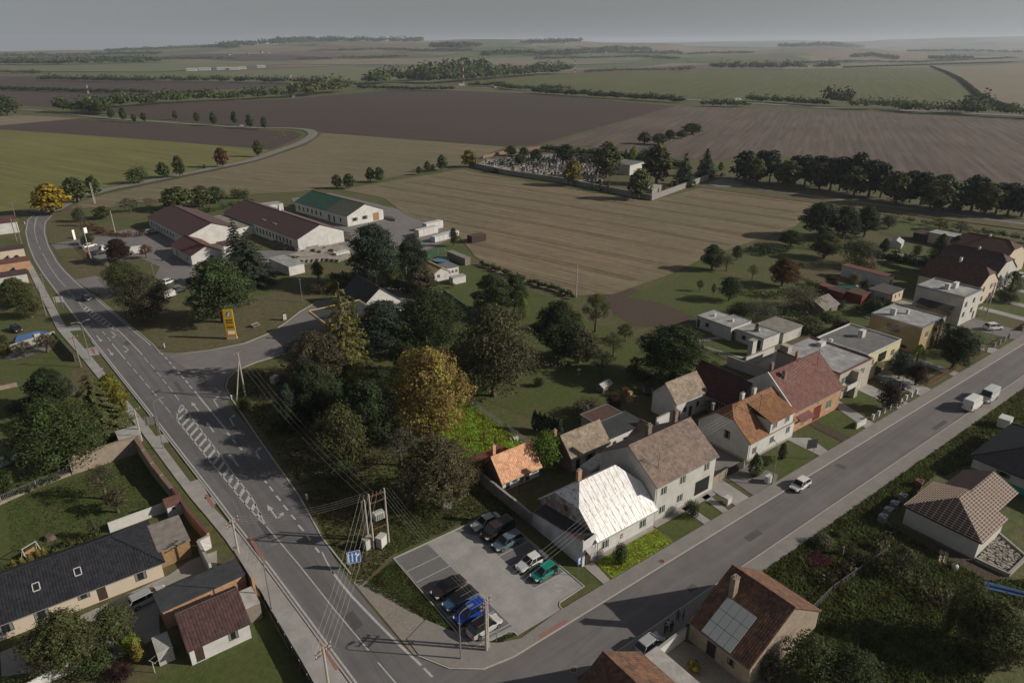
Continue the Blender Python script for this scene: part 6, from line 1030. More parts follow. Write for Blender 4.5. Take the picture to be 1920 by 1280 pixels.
# glazing lies on the left slope: x from 1.9 upwards
sl = (7.2-3.1)/6.8
def onslope(a, b, e): x = a; return (x, b, 3.1+x*sl+e)
gp = [o for o in kids(ho) if o.name.startswith('roof')][0]
for i in range(3):
    for j in range(4):
        x0_, y0_ = -.35+i*1.42, 2.35+j*.98; mbp = MB(); c4 = [(x0_, y0_), (x0_+1.36, y0_), (x0_+1.36, y0_+.93), (x0_, y0_+.93)]
        tp = [onslope(a, b, .16) for a, b in c4]; bt = [onslope(a, b, .12) for a, b in c4]; mbp.face(tp)
        for k in range(4): mbp.face([bt[k], bt[(k+1) % 4], tp[(k+1) % 4], tp[k]])
        mbp.obj('glass_panel', M['poly'], gp)
og = house('orange_slope_house', 'house with orange lit roof slope at the bottom edge', -17.2, -25.5, 11.0, 13.6, 3.0, 6.6, 'y', 'cream', 'tileold', oh=.35, tiles=(.30, .36), ridgecaps=True)
tb = MB(); 
flat('ribbed_roof_shed', 'long shed with pale ribbed sheet roof beside the orange slope house', -6.0, -25.5, 2.2, 13.2, 2.6, 'white', 'corr', par=0, cat='shed', seams=.28)
# black roofed new house at the right
nb = house('new_black_roof_house', 'new house with black tiled roof and turquoise foundation band', 64.6, -30, 16, 13, 3.3, 6.3, 'x', 'white', 'tileblack', hl=1, hr=1, oh=.6, tiles=(.33, .36), holes={'l': ((7.8, 1.6, 1.9, .8, W2), (10.6, 1.6, 1.5, .8, W2), (3.4, 1.6, 1.9, .8, W2))})
MB().box(-.02, 0.0, 0, 13, 0, 1.1).obj('foundation_band', M['teal'], nb); MB().box(0, 16, 13, 13.02, 0, 1.1).obj('foundation_band', M['teal'], nb)
# house under construction: laths are single pieces
uc = thing('house_under_construction', 'unfinished house with bare laths over dark red roofing foil', 'house', (42.6, -26.6, 0))
w_, d_, ez, rz_ = 13.6, 10.2, 3.1, 5.7
mbw = MB()
for A, B_ in (((.4, .4), (w_-5, .4)), ((w_-5, .4), (w_-5, d_-.4)), ((w_-5, d_-.4), (.4, d_-.4)), ((.4, d_-.4), (.4, .4))): wall_grid(mbw, A, B_, -.2, ez)
mbw.obj('wall', M['greywall'], uc)
planes = [[(0, d_, ez), (0, 0, ez), (3.9, d_/2, rz_)], [(0, 0, ez), (8.6, 0, ez), (8.6-1.6, d_/2, rz_), (3.9, d_/2, rz_)], [(9.4, d_, ez), (0, d_, ez), (3.9, d_/2, rz_), (7, d_/2, rz_)], [(8.6, 0, ez), (9.4, d_, ez), (7, d_/2, rz_)]]
fo = MB()
for f in planes: fo.face(f); fo.face([(p[0], p[1], p[2]-.2) for p in f[::-1]])
fl = fo.obj('roof_foil', M['maroon'], uc)
wing = [(8.8, 1.5, ez), (16.5, 1.5, ez), (16.5, 5.2, 4.9), (8.0, 5.2, 4.9)]; wf = MB().face(wing).face([(16.5, 9, ez), (8.8, 9, ez), (8.0, 5.2, 4.9), (16.5, 5.2, 4.9)]); wf.obj('wing_foil', M['maroon'], uc)
M['lath'] = mat('new_lath', (.52, .42, .33), .8, (3, .12))
for f in planes+[wing]:
    p0, p1 = Vector(f[0]), Vector(f[1]); U = (p1-p0).normalized(); Nn = (p1-p0).cross(Vector(f[2])-p0).normalized(); Nn = Nn if Nn.z > 0 else -Nn; V = Nn.cross(U); V = V if V.z > 0 else -V
    q = [((Vector(p)-p0).dot(U), (Vector(p)-p0).dot(V)) for p in f]; vm = max(b for a, b in q); v = .12
    while v < vm-.1:
        xs = sorted(a+(c-a)*(v-b)/(d-b) for (a, b), (c, d) in zip(q, q[1:]+q[:1]) if (b-v)*(d-v) < 0)
        if len(xs) >= 2:
            a, c = p0+U*xs[0]+V*v+Nn*.07, p0+U*xs[-1]+V*v+Nn*.07; lb = MB(); b0 = V*.03
            lb.face([a-b0, c-b0, c+b0, a+b0]).face([a-b0-Nn*.05, c-b0-Nn*.05, c-b0, a-b0]).face([a+b0, c+b0, c+b0-Nn*.05, a+b0-Nn*.05]); lb.obj('roof_lath', M['lath'], fl)
        v += .36
    u = .4; um = max(a for a, b in q)
    while u < um:
        xs = sorted(b+(d-b)*(u-a)/(c-a) for (a, b), (c, d) in zip(q, q[1:]+q[:1]) if (a-u)*(c-u) < 0)
        if len(xs) >= 2:
            a, c = p0+U*u+V*xs[0]+Nn*.02, p0+U*u+V*xs[-1]+Nn*.02; b0 = U*.04; MB().face([a-b0, a+b0, c+b0, c-b0]).face([a-b0+Nn*.04, a+b0+Nn*.04, c+b0+Nn*.04, c-b0+Nn*.04]).obj('rafter_lath', M['lath'], fl)
        u += .85
# distant buildings
r_ = random.Random(5)
for i, (x, y, w_, l) in enumerate(sorted(((905, 104, 26, 'white'), (950, 101, 22, 'white'), (972, 100, 18, 'cream'), (1010, 101, 24, 'white'), (1028, 103, 20, 'greywall'), (1070, 100, 26, 'cream'), (1086, 102, 20, 'white'), (1110, 104, 22, 'brick'), (1135, 99, 34, 'white'), (1150, 103, 20, 'cream'), (1165, 100, 22, 'white'), (845, 92, 26, 'cream'), (1000, 84, 30, 'white'), (1060, 83, 30, 'cream'), (1088, 82, 28, 'white'), (430, 104, 28, 'white'), (465, 102, 26, 'cream'), (490, 99, 30, 'white'), (505, 100, 24, 'white')))):
    b = PT(x, y); t = thing('distant_house', ORD[i]+' from the left of the tiny far houses, in the village '+('beside the church tower' if y > 97 and x > 850 else 'on a distant ridge'), 'house', b, r_.uniform(0, 3), 'houses of the far villages'); s = w_*.5
    MB().box(-s/2, s/2, -s*.3, s*.3, -2, s*.32).obj('wall', M[l], t); MB().face([(-s*.55, -s*.35, s*.3), (s*.55, -s*.35, s*.3), (s*.55, 0, s*.55), (-s*.55, 0, s*.55)]).face([(s*.55, s*.35, s*.3), (-s*.55, s*.35, s*.3), (-s*.55, 0, s*.55), (s*.55, 0, s*.55)]).obj('roof', M['tilered' if i % 2 else 'maroon'], t)
b = PT(1053, 101); t = thing('church_tower', 'pale church tower in the far village', 'church', b); MB().box(-3.5, 3.5, -3.5, 3.5, -2, 22).obj('tower', M['white'], t); MB().lathe([(4.6, 22), (2.6, 26), (.2, 34)], 8).obj('spire', M['slate'], t); MB().box(3.5, 22, -5, 5, -2, 9).obj('nave', M['white'], t)
for i, (x, y, w_) in enumerate(((360, 133, 26), (384, 132, 30), (420, 131, 36), (440, 131, 28), (455, 130, 20), (490, 127, 24))):
    b = PT(x, y); t = thing('farm_shed', ORD[i]+' from the left of the low white farm buildings on the distant plain', 'farm building', b, rad(-20), 'distant farm buildings'); MB().box(-w_/2, w_/2, -6, 6, -1, 4.5).obj('wall', M['white'], t)
    MB().face([(-w_*.52, -7, 4.4), (w_*.52, -7, 4.4), (w_*.52, 0, 7), (-w_*.52, 0, 7)]).face([(w_*.52, 7, 4.4), (-w_*.52, 7, 4.4), (-w_*.52, 0, 7), (w_*.52, 0, 7)]).obj('roof', M['corr'], t)

# ------------------------------------------------------------ walls and fences
def wall_run(name, label, pts, h, th=.3, m='blockwall', cap='concrete', cat='wall', h2=None, pillar=0, z=-.2):
    t = thing(name, label, cat, (pts[0][0], pts[0][1], 0)); o = Vector((pts[0][0], pts[0][1]))
    q = [(Vector(p[:2])-o) for p in pts]; tot = sum((b-a).length for a, b in zip(q, q[1:])); s = 0
    for a, b in zip(q, q[1:]):
        d = (b-a); ln = d.length; d.normalize(); n = Vector((-d.y, d.x))*th/2; k = max(1, round(ln/4.2))
        for i in range(k):
            p0, p1 = a+d*ln*i/k, a+d*ln*(i+1)/k; hh = h if h2 is None else h+(h2-h)*(s+ln*(i+.5)/k)/tot; hh *= RND.uniform(.985, 1.015)
            mb = MB().prism([tuple(p0-n), tuple(p1-n), tuple(p1+n), tuple(p0+n)], z, hh); mb.obj('wall_section', M[m], t)
            if cap: MB().prism([tuple(p0-n*1.25), tuple(p1-n*1.25), tuple(p1+n*1.25), tuple(p0+n*1.25)], hh, hh+.08).obj('coping', M[cap], t)
            if pillar: MB().box(p0.x-pillar, p0.x+pillar, p0.y-pillar, p0.y+pillar, z, hh+.15).obj('pillar', M[m], t)
        s += ln
    return t
def fence(name, label, pts, h, step=2.5, m='metal', post='metal', kind='rail', cat='fence', pr=.05):
    t = thing(name, label, cat, (pts[0][0], pts[0][1], 0)); o = Vector((pts[0][0], pts[0][1])); q = [(Vector(p[:2])-o) for p in pts]
    for a, b in zip(q, q[1:]):
        d = (b-a); ln = d.length; d.normalize(); k = max(1, round(ln/step)); n = Vector((-d.y, d.x))
        for i in range(k+1):
            p = a+d*ln*i/k; MB().box(p.x-pr, p.x+pr, p.y-pr, p.y+pr, -.2, h+.08).obj('post', M[post], t)
        for i in range(k):
            p0, p1 = a+d*(ln*i/k+pr), a+d*(ln*(i+1)/k-pr); mb = MB()
            if kind == 'panel': e = n*.03; mb.prism([tuple(p0-e), tuple(p1-e), tuple(p1+e), tuple(p0+e)], .05, h)
            else:
                for z in (.12, h*.95): mb.tube((p0.x, p0.y, z), (p1.x, p1.y, z), .03, n=4)
                c = int((p1-p0).length/.22)
                for j in range(1, c): w = p0.lerp(p1, j/c); mb.box(w.x-.018, w.x+.018, w.y-.018, w.y+.018, .1, h)
            mb.obj('fence_panel', M[m], t)
    return t
wall_run('garden_wall', 'long grey block wall between the highlighted plot and the parking area', [(.1, 14.7), (.1, 19.2), (0, 28)], 1.9, .3, 'blockwall', 'concrete', pillar=.2)
wall_run('clay_wall', 'tall cracked clay wall across the left garden', [(-51.1, 68.7), (-41.5, 69.2)], 3.1, .5, 'mudbrick', 'mudbrick'); wall_run('street_wall', 'old wall with uneven top along the pavement on the left', [(-41.3, 69.3), (-40.6, 60), (-39.6, 51.8)], 2.9, .5, 'mudbrick', 'darkbrick', h2=2.1); wall_run('brick_street_wall', 'orange topped brick wall beside the little red roofed kiosk', [(-39.4, 51.5), (-38.9, 44), (-38.0, 37.6)], 2.2, .35, 'brick', 'tilered')
wall_run('white_panel_wall', 'white panel wall behind the black roofed house', [(-48.6, 48.9), (-40.9, 49.3)], 1.7, .15, 'white', None); wall_run('corner_wall', 'white wall with concrete top at the garage entrance', [(-38.0, 37.2), (-39.5, 36.9), (-39.4, 31.4)], 2.0, .3, 'white', 'concrete'); wall_run('low_white_wall', 'low white wall at the bottom left corner', [(-61, 24.6), (-58.5, 25.2), (-52.6, 25.3)], 1.3, .2, 'white', None)
wall_run('garage_street_wall', 'brick wall between low garage and pavement', [(-36.2, 31.5), (-36.0, 24.5)], 2.9, .3, 'brick', 'concrete'); fence('street_fence', 'dark street fence on a concrete base at the bottom left', [(-35.6, 24), (-35.6, 6)], 1.4, 2.4, 'black', 'concrete', 'panel')
wall_run('stone_border', 'low crumbling wall base across the lawns on the left', [(-62, 65.6), (-56, 67.6), (-51.3, 68.6)], .4, .4, 'mudbrick', None); wall_run('yard_wall', 'grey concrete panel wall by the yard with the blue tarpaulin', [(-56.3, 131.6), (-51, 133.6), (-47.3, 135.2)], 1.7, .2, 'concrete', None); fence('green_fence', 'dark green mesh fence along the pavement on the left', [(-47.6, 135.4), (-45.3, 117)], 1.6, 3, 'net', 'metal', 'panel')
wall_run('brick_fence', 'low reddish brick fence at the start of the pavement', [(-52.6, 222), (-51.5, 200), (-50.3, 176), (-48.6, 160)], 1.5, .3, 'brick', 'concrete'); wall_run('low_lawn_wall', 'short pale wall on the lawn at the left edge', [P(0, 731)[:2], P(33, 724)[:2]], 1.0, .3, 'mudbrick', 'tilered')
cw = [P(*q)[:2] for q in ((880, 312), (948, 327), (1055, 343), (1221, 376), (1327, 337))]
wall_run('cemetery_wall', 'long pinkish wall round the cemetery', cw, 2.4, .5, 'paverpink', 'concrete'); wall_run('cemetery_back_wall', 'back wall of the cemetery by the ploughed field', [P(905, 298)[:2], P(960, 286)[:2], P(1015, 280)[:2], P(1200, 300)[:2]], 2, .5, 'darkbrick', None)
wall_run('villa_yard_wall', 'white yard wall behind the dark red barn', [(67.2, 21.4), (66.4, 31.4)], 2.3, .25, 'white', 'concrete'); wall_run('villa_yard_wall', 'white wall between villa yard and lawn', [(69.1, 28.8), (78.8, 28.5)], 2.2, .25, 'white', 'concrete'); wall_run('barn_yard_wall', 'white wall beside the white barn', [(34.3, 22.4), (38.4, 22.6)], 2.2, .25, 'white', 'concrete')
wall_run('gate_wall', 'white garden wall between old tiled house and ribbed roof shed', [(-3.4, -12.1), (1.6, -11.9)], 1.8, .25, 'white', 'concrete'); wall_run('front_garden_wall', 'white block wall corner in front of the brick house', [(63, 1.0), (66.3, 1.0)], 1.1, .25, 'white', None); wall_run('rubble_yard_wall', 'pale low concrete wall around the rubble yard', [(42.8, -26.4), (43.0, -30.2), (48.6, -30.3), (51.2, -25.8)], .6, .3, 'concrete', None)
fence('villa_fence', 'fence with white pillars in front of the pale roofed villa', [(68.8, 1), (85.6, 1)], 1.0, 2.1, 'metal', 'white', 'rail', pr=.2); fence('cypress_fence', 'yellowish wooden fence in front of the cypress garden', [(90.5, 1.1), (118.6, 1.1)], 1.1, 3, 'wood', 'wood'); fence('pillar_fence', 'fence with pinkish pillars before the grey block house', [(123, 1.2), (131.5, 1.2)], 1.2, 2.8, 'greywood', 'paverpink', 'rail', pr=.22); fence('pillar_fence', 'farther stretch of pinkish pillar fence along the street', [(139.5, 1.2), (158, 1.2)], 1.2, 3.0, 'paverpink', 'paverpink', 'panel', pr=.25)
fence('board_gate', 'beige board fence beside the long grey house', [(28.3, 5.3), (31.8, 5.6)], 1.6, 1.8, 'tiletan', 'concrete', 'panel'); fence('sliding_gate', 'white framed sliding gate with brown boards', [(32.2, 5.6), (36.5, 5.4)], 1.5, 4.3, 'darkwood', 'frame', 'panel', cat='gate')
fence('bungalow_fence', 'green screened fence below the bungalow garden', [P(831, 553)[:2], P(879, 588)[:2], P(905, 610)[:2]], 1.7, 3, 'net', 'metal', 'panel'); fence('shop_fence', 'green screened fence behind the petrol shop', [P(724, 530)[:2], P(795, 545)[:2]], 1.6, 3, 'net', 'metal', 'panel'); fence('pool_fence', 'green screen round the garden pool', [P(800, 492)[:2], P(808, 480)[:2], P(835, 472)[:2]], 1.5, 3, 'net', 'metal', 'panel')
fence('cottage_fence', 'thin wire fence posts along the side of the bright plot', [(12.9, 26.5), (12.8, 55)], 1.1, 3.0, 'metal', 'greywood'); fence('plot_fence', 'wire fence across the overgrown plots', [P(1490, 1180)[:2], P(1560, 1110)[:2], P(1660, 1040)[:2]], 1.2, 3.2, 'metal', 'metal'); fence('lane_fence', 'wire fence with thin posts near the clay wall', [(-60.5, 66.2), (-51.4, 68.9)], 1.4, 4.5, 'metal', 'concrete')
fence('lawn_fence', 'light fence along the concrete path of the white cottage', [(69, 33), (70.5, 44)], 1, 2.5, 'metal', 'metal'); fence('works_fence', 'pale mesh fence at the works yard by the road', [P(150, 462)[:2], P(178, 490)[:2], P(205, 500)[:2]], 1.4, 4, 'metal', 'metal')

# ------------------------------------------------------------ poles, lamps, signs, wires
TOPS = {}
def pole(key, label, bx, by, ty, kind='wood', cross=(1, ), name=None, h=None, ang=0.0):
    b = P(bx, by); h = h or height_at(b, ty); nm = name or {'lamp': 'street_lamp', 'double': 'concrete_pole', 'wood': 'utility_pole'}.get(kind, 'utility_pole')
    t = thing(nm, label, 'street lamp' if kind.startswith('lamp') else 'utility pole', b, ang)
    if kind.startswith('lamp'):
        MB().tube((0, 0, -.2), (0, 0, h*.45), .10, .085, 8).tube((0, 0, h*.45), (0, 0, h-.5), .075, .055, 8).obj('pole', M['metal'], t)
        arms = (1, -1) if kind == 'lamp2' else (1,)
        for s in arms:
            mb = MB(); pr = Vector((0, 0, h-.5))
            for k in range(1, 6): a = k/5*1.35; q = Vector((s*1.5*(1-math.cos(a)), 0, h-.5+.6*math.sin(a))); mb.tube(pr, q, .045, n=6); pr = q
            mb.obj('arm', M['metal'], t); MB().prism([(pr.x-.1*s, -.12), (pr.x+.65*s, -.09), (pr.x+.65*s, .09), (pr.x-.1*s, .12)], pr.z-.06, pr.z+.07).obj('lamp_head', M['metal'], t)
    elif kind == 'straight':
        MB().tube((0, 0, -.2), (0, 0, h), .09, .06, 8).obj('pole', M['metal'], t); MB().box(-.3, .3, -.1, .1, h, h+.1).obj('lamp_head', M['metal'], t)
    else:
        mat_ = 'greywood' if kind == 'wood' else 'conc_pole'; r0 = .15 if kind == 'wood' else .17
        MB().tube((0, 0, -.2), (0, 0, h), r0, r0*.65, 9).obj('pole', M[mat_], t)
        if kind == 'double': MB().tube((.42, .05, -.2), (.42, .05, h), r0, r0*.65, 9).obj('pole', M[mat_], t); [MB().box(-.15, .58, -.06, .1, z, z+.12).obj('tie_bar', M[mat_], t) for z in (h*.25, h*.6)]
        if kind == 'strut': MB().tube((-1.9, .4, -.2), (0, 0, h*.85), .14, .1, 8).obj('strut', M[mat_], t)
        for i in cross:
            z = h-.25-.55*(i-1); MB().box(-1.0, 1.0, -.05, .05, z, z+.1).obj('cross_arm', M['rustiron'], t)
            for x in (-.9, -.35, .35, .9): MB().lathe([(.03, z+.1), (.07, z+.16), (.04, z+.22), (.06, z+.28), (0.01, z+.32)], 6, c=(x, 0)).obj('insulator', M['frame'], t)
    TOPS[key] = Vector((b.x, b.y, h-.1)); return t
pole('A', 'double concrete pole with rusty cross arms beside the parking area', 912, 1219, 1126, 'double', (1, 2), ang=.4); pole('la', 'street lamp on the grass corner near the parking area', 864, 1235, 1147, 'lamp', ang=0)
pole('L1', 'wooden pole with cross arms at the bottom edge on the left pavement', 622, 1325, 1213, 'conc', (1, 2), ang=.3); pole('lb', 'street lamp on the left pavement beside the maroon roofed hut', 510, 1143, 1028, 'lamp', ang=-.2); pole('L2', 'concrete pole beside the white corner wall on the left pavement', 452, 1060, 974, 'conc', (1, 2), ang=.5); pole('L3', 'pole behind the clay wall on the left pavement', 266, 826, 767, 'conc', (1,), ang=.2)
pole('lc', 'street lamp with curved arm opposite the hatched island', 307, 841, 751, 'lamp', ang=.1); pole('L4', 'wooden pole by the green fence on the left pavement', 152, 688, 631, 'wood', (1,), ang=.2); pole('ld', 'twin armed street lamp on the verge of the main road', 170, 675, 603, 'lamp2', ang=.1); pole('L5', 'wooden pole by the pavement above the left lawn', 87, 592, 538, 'wood', (1,)); pole('L6', 'thin lamp post on the verge left of the main road', 89, 558, 515, 'straight'); pole('L7', 'leaning looking pole at the start of the pavement', 46, 475, 412, 'wood', (1,)); pole('L8', 'pale pole before the white wall near the bend', 32, 453, 408, 'wood', ()); pole('L9', 'pole near the bend at the far left', 31, 414, 380, 'wood', (1,))
pole('W1', 'concrete pole on the slope beside the works entrance', 217, 440, 395, 'conc', ()); pole('W2', 'pole with a white box at the red banner of the works', 170, 484, 427, 'conc', ()); pole('W3', 'thin pole in front of the white estate car', 292, 532, 496, 'straight'); pole('W4', 'double pale pole by the stubble field near the yellow tree', 177, 382, 343, 'double', ()); pole('S1', 'double braced pole at the mouth of the service road', 460, 743, 661, 'strut', (1,), ang=.5)
pole('P1', 'street lamp beside the station drive left of the larch', 567, 566, 524, 'straight'); pole('P2', 'street lamp behind the petrol shop', 764, 544, 502, 'straight'); pole('F1', 'lone concrete pole at the edge of the stubble field', 1080, 557, 497, 'conc', ()); pole('R1', 'thick braced concrete pole beside the grey block house', 1849, 592, 530, 'strut', (1, 2), ang=-.3)
pole('R2', 'street lamp before the pillar fence on the right', 1849, 661, 614, 'lamp', ang=3.1); pole('R3', 'street lamp before the purple bush', 1679, 766, 704, 'lamp', ang=3.1); pole('R4', 'street lamp before the white house with the orange roof', 1447, 908, 834, 'lamp', ang=1.2)
# transformer frame
tb_ = P(701, 1028); t = thing('transformer_station', 'concrete H frame with transformer and rusty cross beams', 'transformer', tb_); h = height_at(tb_, 926); r2 = P(729, 1016)-tb_; r3 = P(685, 1012)-tb_
for q_, hh in ((Vector((0, 0, 0)), h), (r2, h), (r3, h*.72), (r3+Vector((.5, .15, 0)), h*.72)): MB().tube(q_-Vector((0, 0, .2)), q_+Vector((0, 0, hh)), .16, .11, 9).obj('post', M['conc_pole'], t)
for z in (h-.5, h-1.6, h*.5, h*.35): MB().tube((r2*-.08)+Vector((0, 0, z)), r2*1.08+Vector((0, 0, z)), .08, n=4).obj('cross_beam', M['rustiron'], t)
for k in range(5): q_ = r2*(k/4); MB().lathe([(.04, h-.4), (.11, h-.28), (.06, h-.18), (.1, h-.06), (.02, h)], 7, c=(q_.x, q_.y)).obj('insulator', M['rustiron'], t)
c_ = r2*.5; MB().box(c_.x-.7, c_.x+.7, c_.y-.4, c_.y+.4, h*.5+.1, h*.5+1.2).obj('transformer_tank', M['greywall'], t)
for k in range(5): MB().box(c_.x-.6+k*.27, c_.x-.52+k*.27, c_.y-.52, c_.y-.4, h*.5+.2, h*.5+1.05).obj('cooling_fin', M['greywall'], t)
for k in range(3): MB().tube((c_.x-.4+.4*k, c_.y, h*.5+1.2), (c_.x-.3+.3*k, c_.y, h-.6), .025, n=4).obj('lead', M['black'], t)
TOPS['H'] = tb_+Vector((0, 0, h-.1)); TOPS['H2'] = tb_+r2+Vector((0, 0, h-.1))
def cabinet(label, px, py, w, d, h, rz=0, m='concrete', legs=False, name='electric_cabinet', cat='cabinet'):
    b = P(px, py); t = thing(name, label, cat, b, rz); MB().box(-w/2, w/2, -d/2, d/2, .15, h).obj('body', M[m], t); MB().box(-w/2-.05, w/2+.05, -d/2-.05, d/2+.05, h, h+.07).obj('lid', M[m], t); MB().box(-w*.46, w*.46, -d/2-.03, -d/2, .25, h-.1).obj('door', M['greywall' if m != 'greywall' else 'white'], t); MB().box(-w/2+.05, w/2-.05, -d/2+.05, d/2-.05, -.1, .15).obj('base', M['conc_pole'], t); return t
cabinet('grey cabinet at the left foot of the transformer frame', 691, 1027, 1.3, .8, 1.7, .2); cabinet('pale cabinet at the right foot of the transformer frame', 716, 1023, 1.3, .9, 1.7, .5, 'greywall'); cabinet('white meter box on the drive of the white house', 1440, 904, 1.2, .7, 1.2, 0, 'white'); cabinet('square grey meter box on the lawn of the grey house', 1363, 944, 1.0, .8, 1.2, 0, 'greywall')
cabinet('large white crate on a pallet beside the black roofed new house', 1881, 800, 2.2, 1.8, 1.9, .1, 'white', name='crate', cat='crate'); cabinet('small white box on the shaded grass of the wooded island', 516, 717, 1.6, 1.0, 1.4, .6, 'white', name='notice_case', cat='box'); cabinet('stone post beside the station drive', 534, 600, .9, .5, 1.8, 0, 'darkwood', name='stone_post', cat='post')
def wires(label, a, b, sag=.9, n=4, spread=.55, ha=0, hb=0):
    A, B_ = (TOPS[a] if isinstance(a, str) else a), (TOPS[b] if isinstance(b, str) else b); d = (B_-A); s = Vector((-d.y, d.x, 0)).normalized(); t = thing('power_line', label, 'power line', A)
    for k in range(n):
        o = s*(k-(n-1)/2)*spread; mb = MB(); pr = Vector(o)
        for j in range(1, 13): u = j/12; q = d*u+o-Vector((0, 0, sag*4*u*(1-u))); mb.tube(pr, q, .011, n=3, cap=False); pr = q
        mb.obj('wire', M['conc_pole'], t)
m2 = Vector((16.0, 6.1, 10.2)); m3 = Vector((43.4, 8.4, 9.9)); m4 = Vector((64.5, 11.0, 11.8))
def mast(label, p, zb): t = thing('roof_mast', label, 'mast', (p.x, p.y, zb)); MB().tube((0, 0, 0), (0, 0, p.z-zb), .045).obj('pole', M['rustiron'], t); MB().tube((-.4, -.8, p.z-zb-.2), (.4, .8, p.z-zb-.2), .04).obj('cross_arm', M['rustiron'], t)
mast('wire mast on the orange roof', m3, 5.5); mast('wire mast on the long red roof', m4, 8.4)
wires('wires from the double concrete pole to the mast on the grey house', 'A', m2, .8); wires('wires from the grey house mast over the orange roof', m2, m3, .7); wires('wires between the orange roof and the red roof', m3, m4, .5); wires('wires from the red roof to the far braced pole', m4, 'R1', 1.6); wires('wires from the transformer frame to the bottom left pole', 'H', 'L1', .9, n=5); wires('wires from the transformer frame to the double pole at the parking area', 'H2', 'A', .8, n=5, spread=.4); wires('wires from the transformer frame across the road', 'H', 'L2', .9, spread=.5); wires('wires from the transformer frame to the braced pole at the service road', 'H', 'S1', 1.6, n=3, spread=.8)
def board(label, px, py, ty, w, ph, rz=0, m='blue', back='metal', posts=2, name='road_sign', cat='road sign', art=None, faces=-1):
    b = P(px, py); h = height_at(b, ty); t = thing(name, label, cat, b, rz)
    for x in ((-w*.3, w*.3) if posts == 2 else (0,)): MB().tube((x, 0, -.2), (x, 0, h), .045, n=7).obj('post', M['metal'], t)
    MB().box(-w/2, w/2, -.10, -.05, h-ph, h).obj('panel', M[m], t)
    if art:
        for nm, mt, fs in art(w, ph, h):
            mb = MB(); [mb.face([(x, -.104, z) for x, z in f]) for f in fs]; mb.obj(nm, M[mt], t)
    return t
def arrows_art(w, ph, h):
    f = []; f += [[(-.42*w, h-.9*ph), (-.34*w, h-.9*ph), (-.34*w, h-.12*ph), (-.42*w, h-.12*ph)], [(-.48*w, h-.3*ph), (-.28*w, h-.3*ph), (-.38*w, h-.06*ph)], [(-.14*w, h-.9*ph), (-.06*w, h-.9*ph), (-.06*w, h-.12*ph), (-.14*w, h-.12*ph)], [(-.2*w, h-.3*ph), (0, h-.3*ph), (-.1*w, h-.06*ph)], [(.14*w, h-.9*ph), (.24*w, h-.9*ph), (.24*w, h-.5*ph), (.14*w, h-.5*ph)], [(.14*w, h-.5*ph), (.24*w, h-.58*ph), (.46*w, h-.34*ph), (.38*w, h-.26*ph)], [(.08*w, h-.36*ph), (.3*w, h-.36*ph), (.2*w, h-.08*ph)]]
    e = .03*w; f += [[(-.5*w, h-ph), (.5*w, h-ph), (.5*w, h-ph+e), (-.5*w, h-ph+e)], [(-.5*w, h-e), (.5*w, h-e), (.5*w, h), (-.5*w, h)], [(-.5*w, h-ph), (-.5*w+e, h-ph), (-.5*w+e, h), (-.5*w, h)], [(.5*w-e, h-ph), (.5*w, h-ph), (.5*w, h), (.5*w-e, h)]]
    return [('arrows', 'signwhite', f)]
board('blue lane sign with white arrows on the grass by the main road', 666, 1068, 1032, 1.7, 1.9, rad(-18), art=arrows_art)
def p_art(w, ph, h): return [('symbol', 'signwhite', [[(-.28*w, h-.62*ph), (-.1*w, h-.62*ph), (-.1*w, h-.1*ph), (-.28*w, h-.1*ph)], [(-.1*w, h-.24*ph), (.26*w, h-.24*ph), (.26*w, h-.1*ph), (-.1*w, h-.1*ph)], [(.1*w, h-.38*ph), (.26*w, h-.38*ph), (.26*w, h-.24*ph), (.1*w, h-.24*ph)], [(-.1*w, h-.46*ph), (.26*w, h-.46*ph), (.26*w, h-.38*ph), (-.1*w, h-.38*ph)], [(-.2*w, h-.9*ph), (.2*w, h-.9*ph), (.2*w, h-.72*ph), (-.2*w, h-.72*ph)]])]
board('blue parking sign at the corner of the white roofed house', 1084, 1079, 1044, .65, 1.1, rad(10), posts=1, art=p_art); board('small sign post at the parking exit', 931, 1203, 1178, .35, .5, 0, 'metal', posts=1); board('grey green notice board on the lawn of the white house', 1517, 860, 823, 1.9, 1.7, rad(-25), 'slate', name='notice_board', cat='notice board')
board('back of a pale direction board opposite the hatched island', 290, 814, 781, 2.2, 1.6, rad(160), 'metal'); board('pale direction board by the far pavement on the left', 114, 579, 556, 2.2, 1.6, rad(160), 'greywall'); board('small yellow sign post by the bend', 60, 398, 386, .8, .8, .3, 'signyellow', posts=1); board('yellow diamond sign at the left roadside', 34, 428, 412, .8, .9, .3, 'signyellow', posts=1); board('low sign post on the left verge', 194, 710, 690, .9, .3, .3, 'metal', posts=1)
board('pale board on the grass beside the brown tree', 840, 954, 941, 1.3, 1.1, rad(-30), 'greywall', name='notice_board', cat='notice board'); board('red banner at the works car park', 167, 492, 472, 1.6, 2.4, rad(60), 'red', name='banner', cat='banner'); board('white hanging box sign on the pole of the works', 163, 447, 427, 1.6, 2.0, rad(40), 'signwhite', name='banner', cat='banner'); board('white flag banner by the works entrance', 143, 459, 431, .9, 3.4, rad(40), 'signwhite', posts=1, name='banner', cat='banner')
for i, (x, y) in enumerate(((309, 652), (435, 750), (576, 937), (182, 549), (47, 421))): cabinet('white roadside marker post, '+['by the station lawn', 'on the kerb of the wooded island', 'near the transformer frame', 'beside the dark car on the road', 'at the bend'][i], x, y, .22, .22, 1.0, 0, 'white', name='marker_post', cat='post')
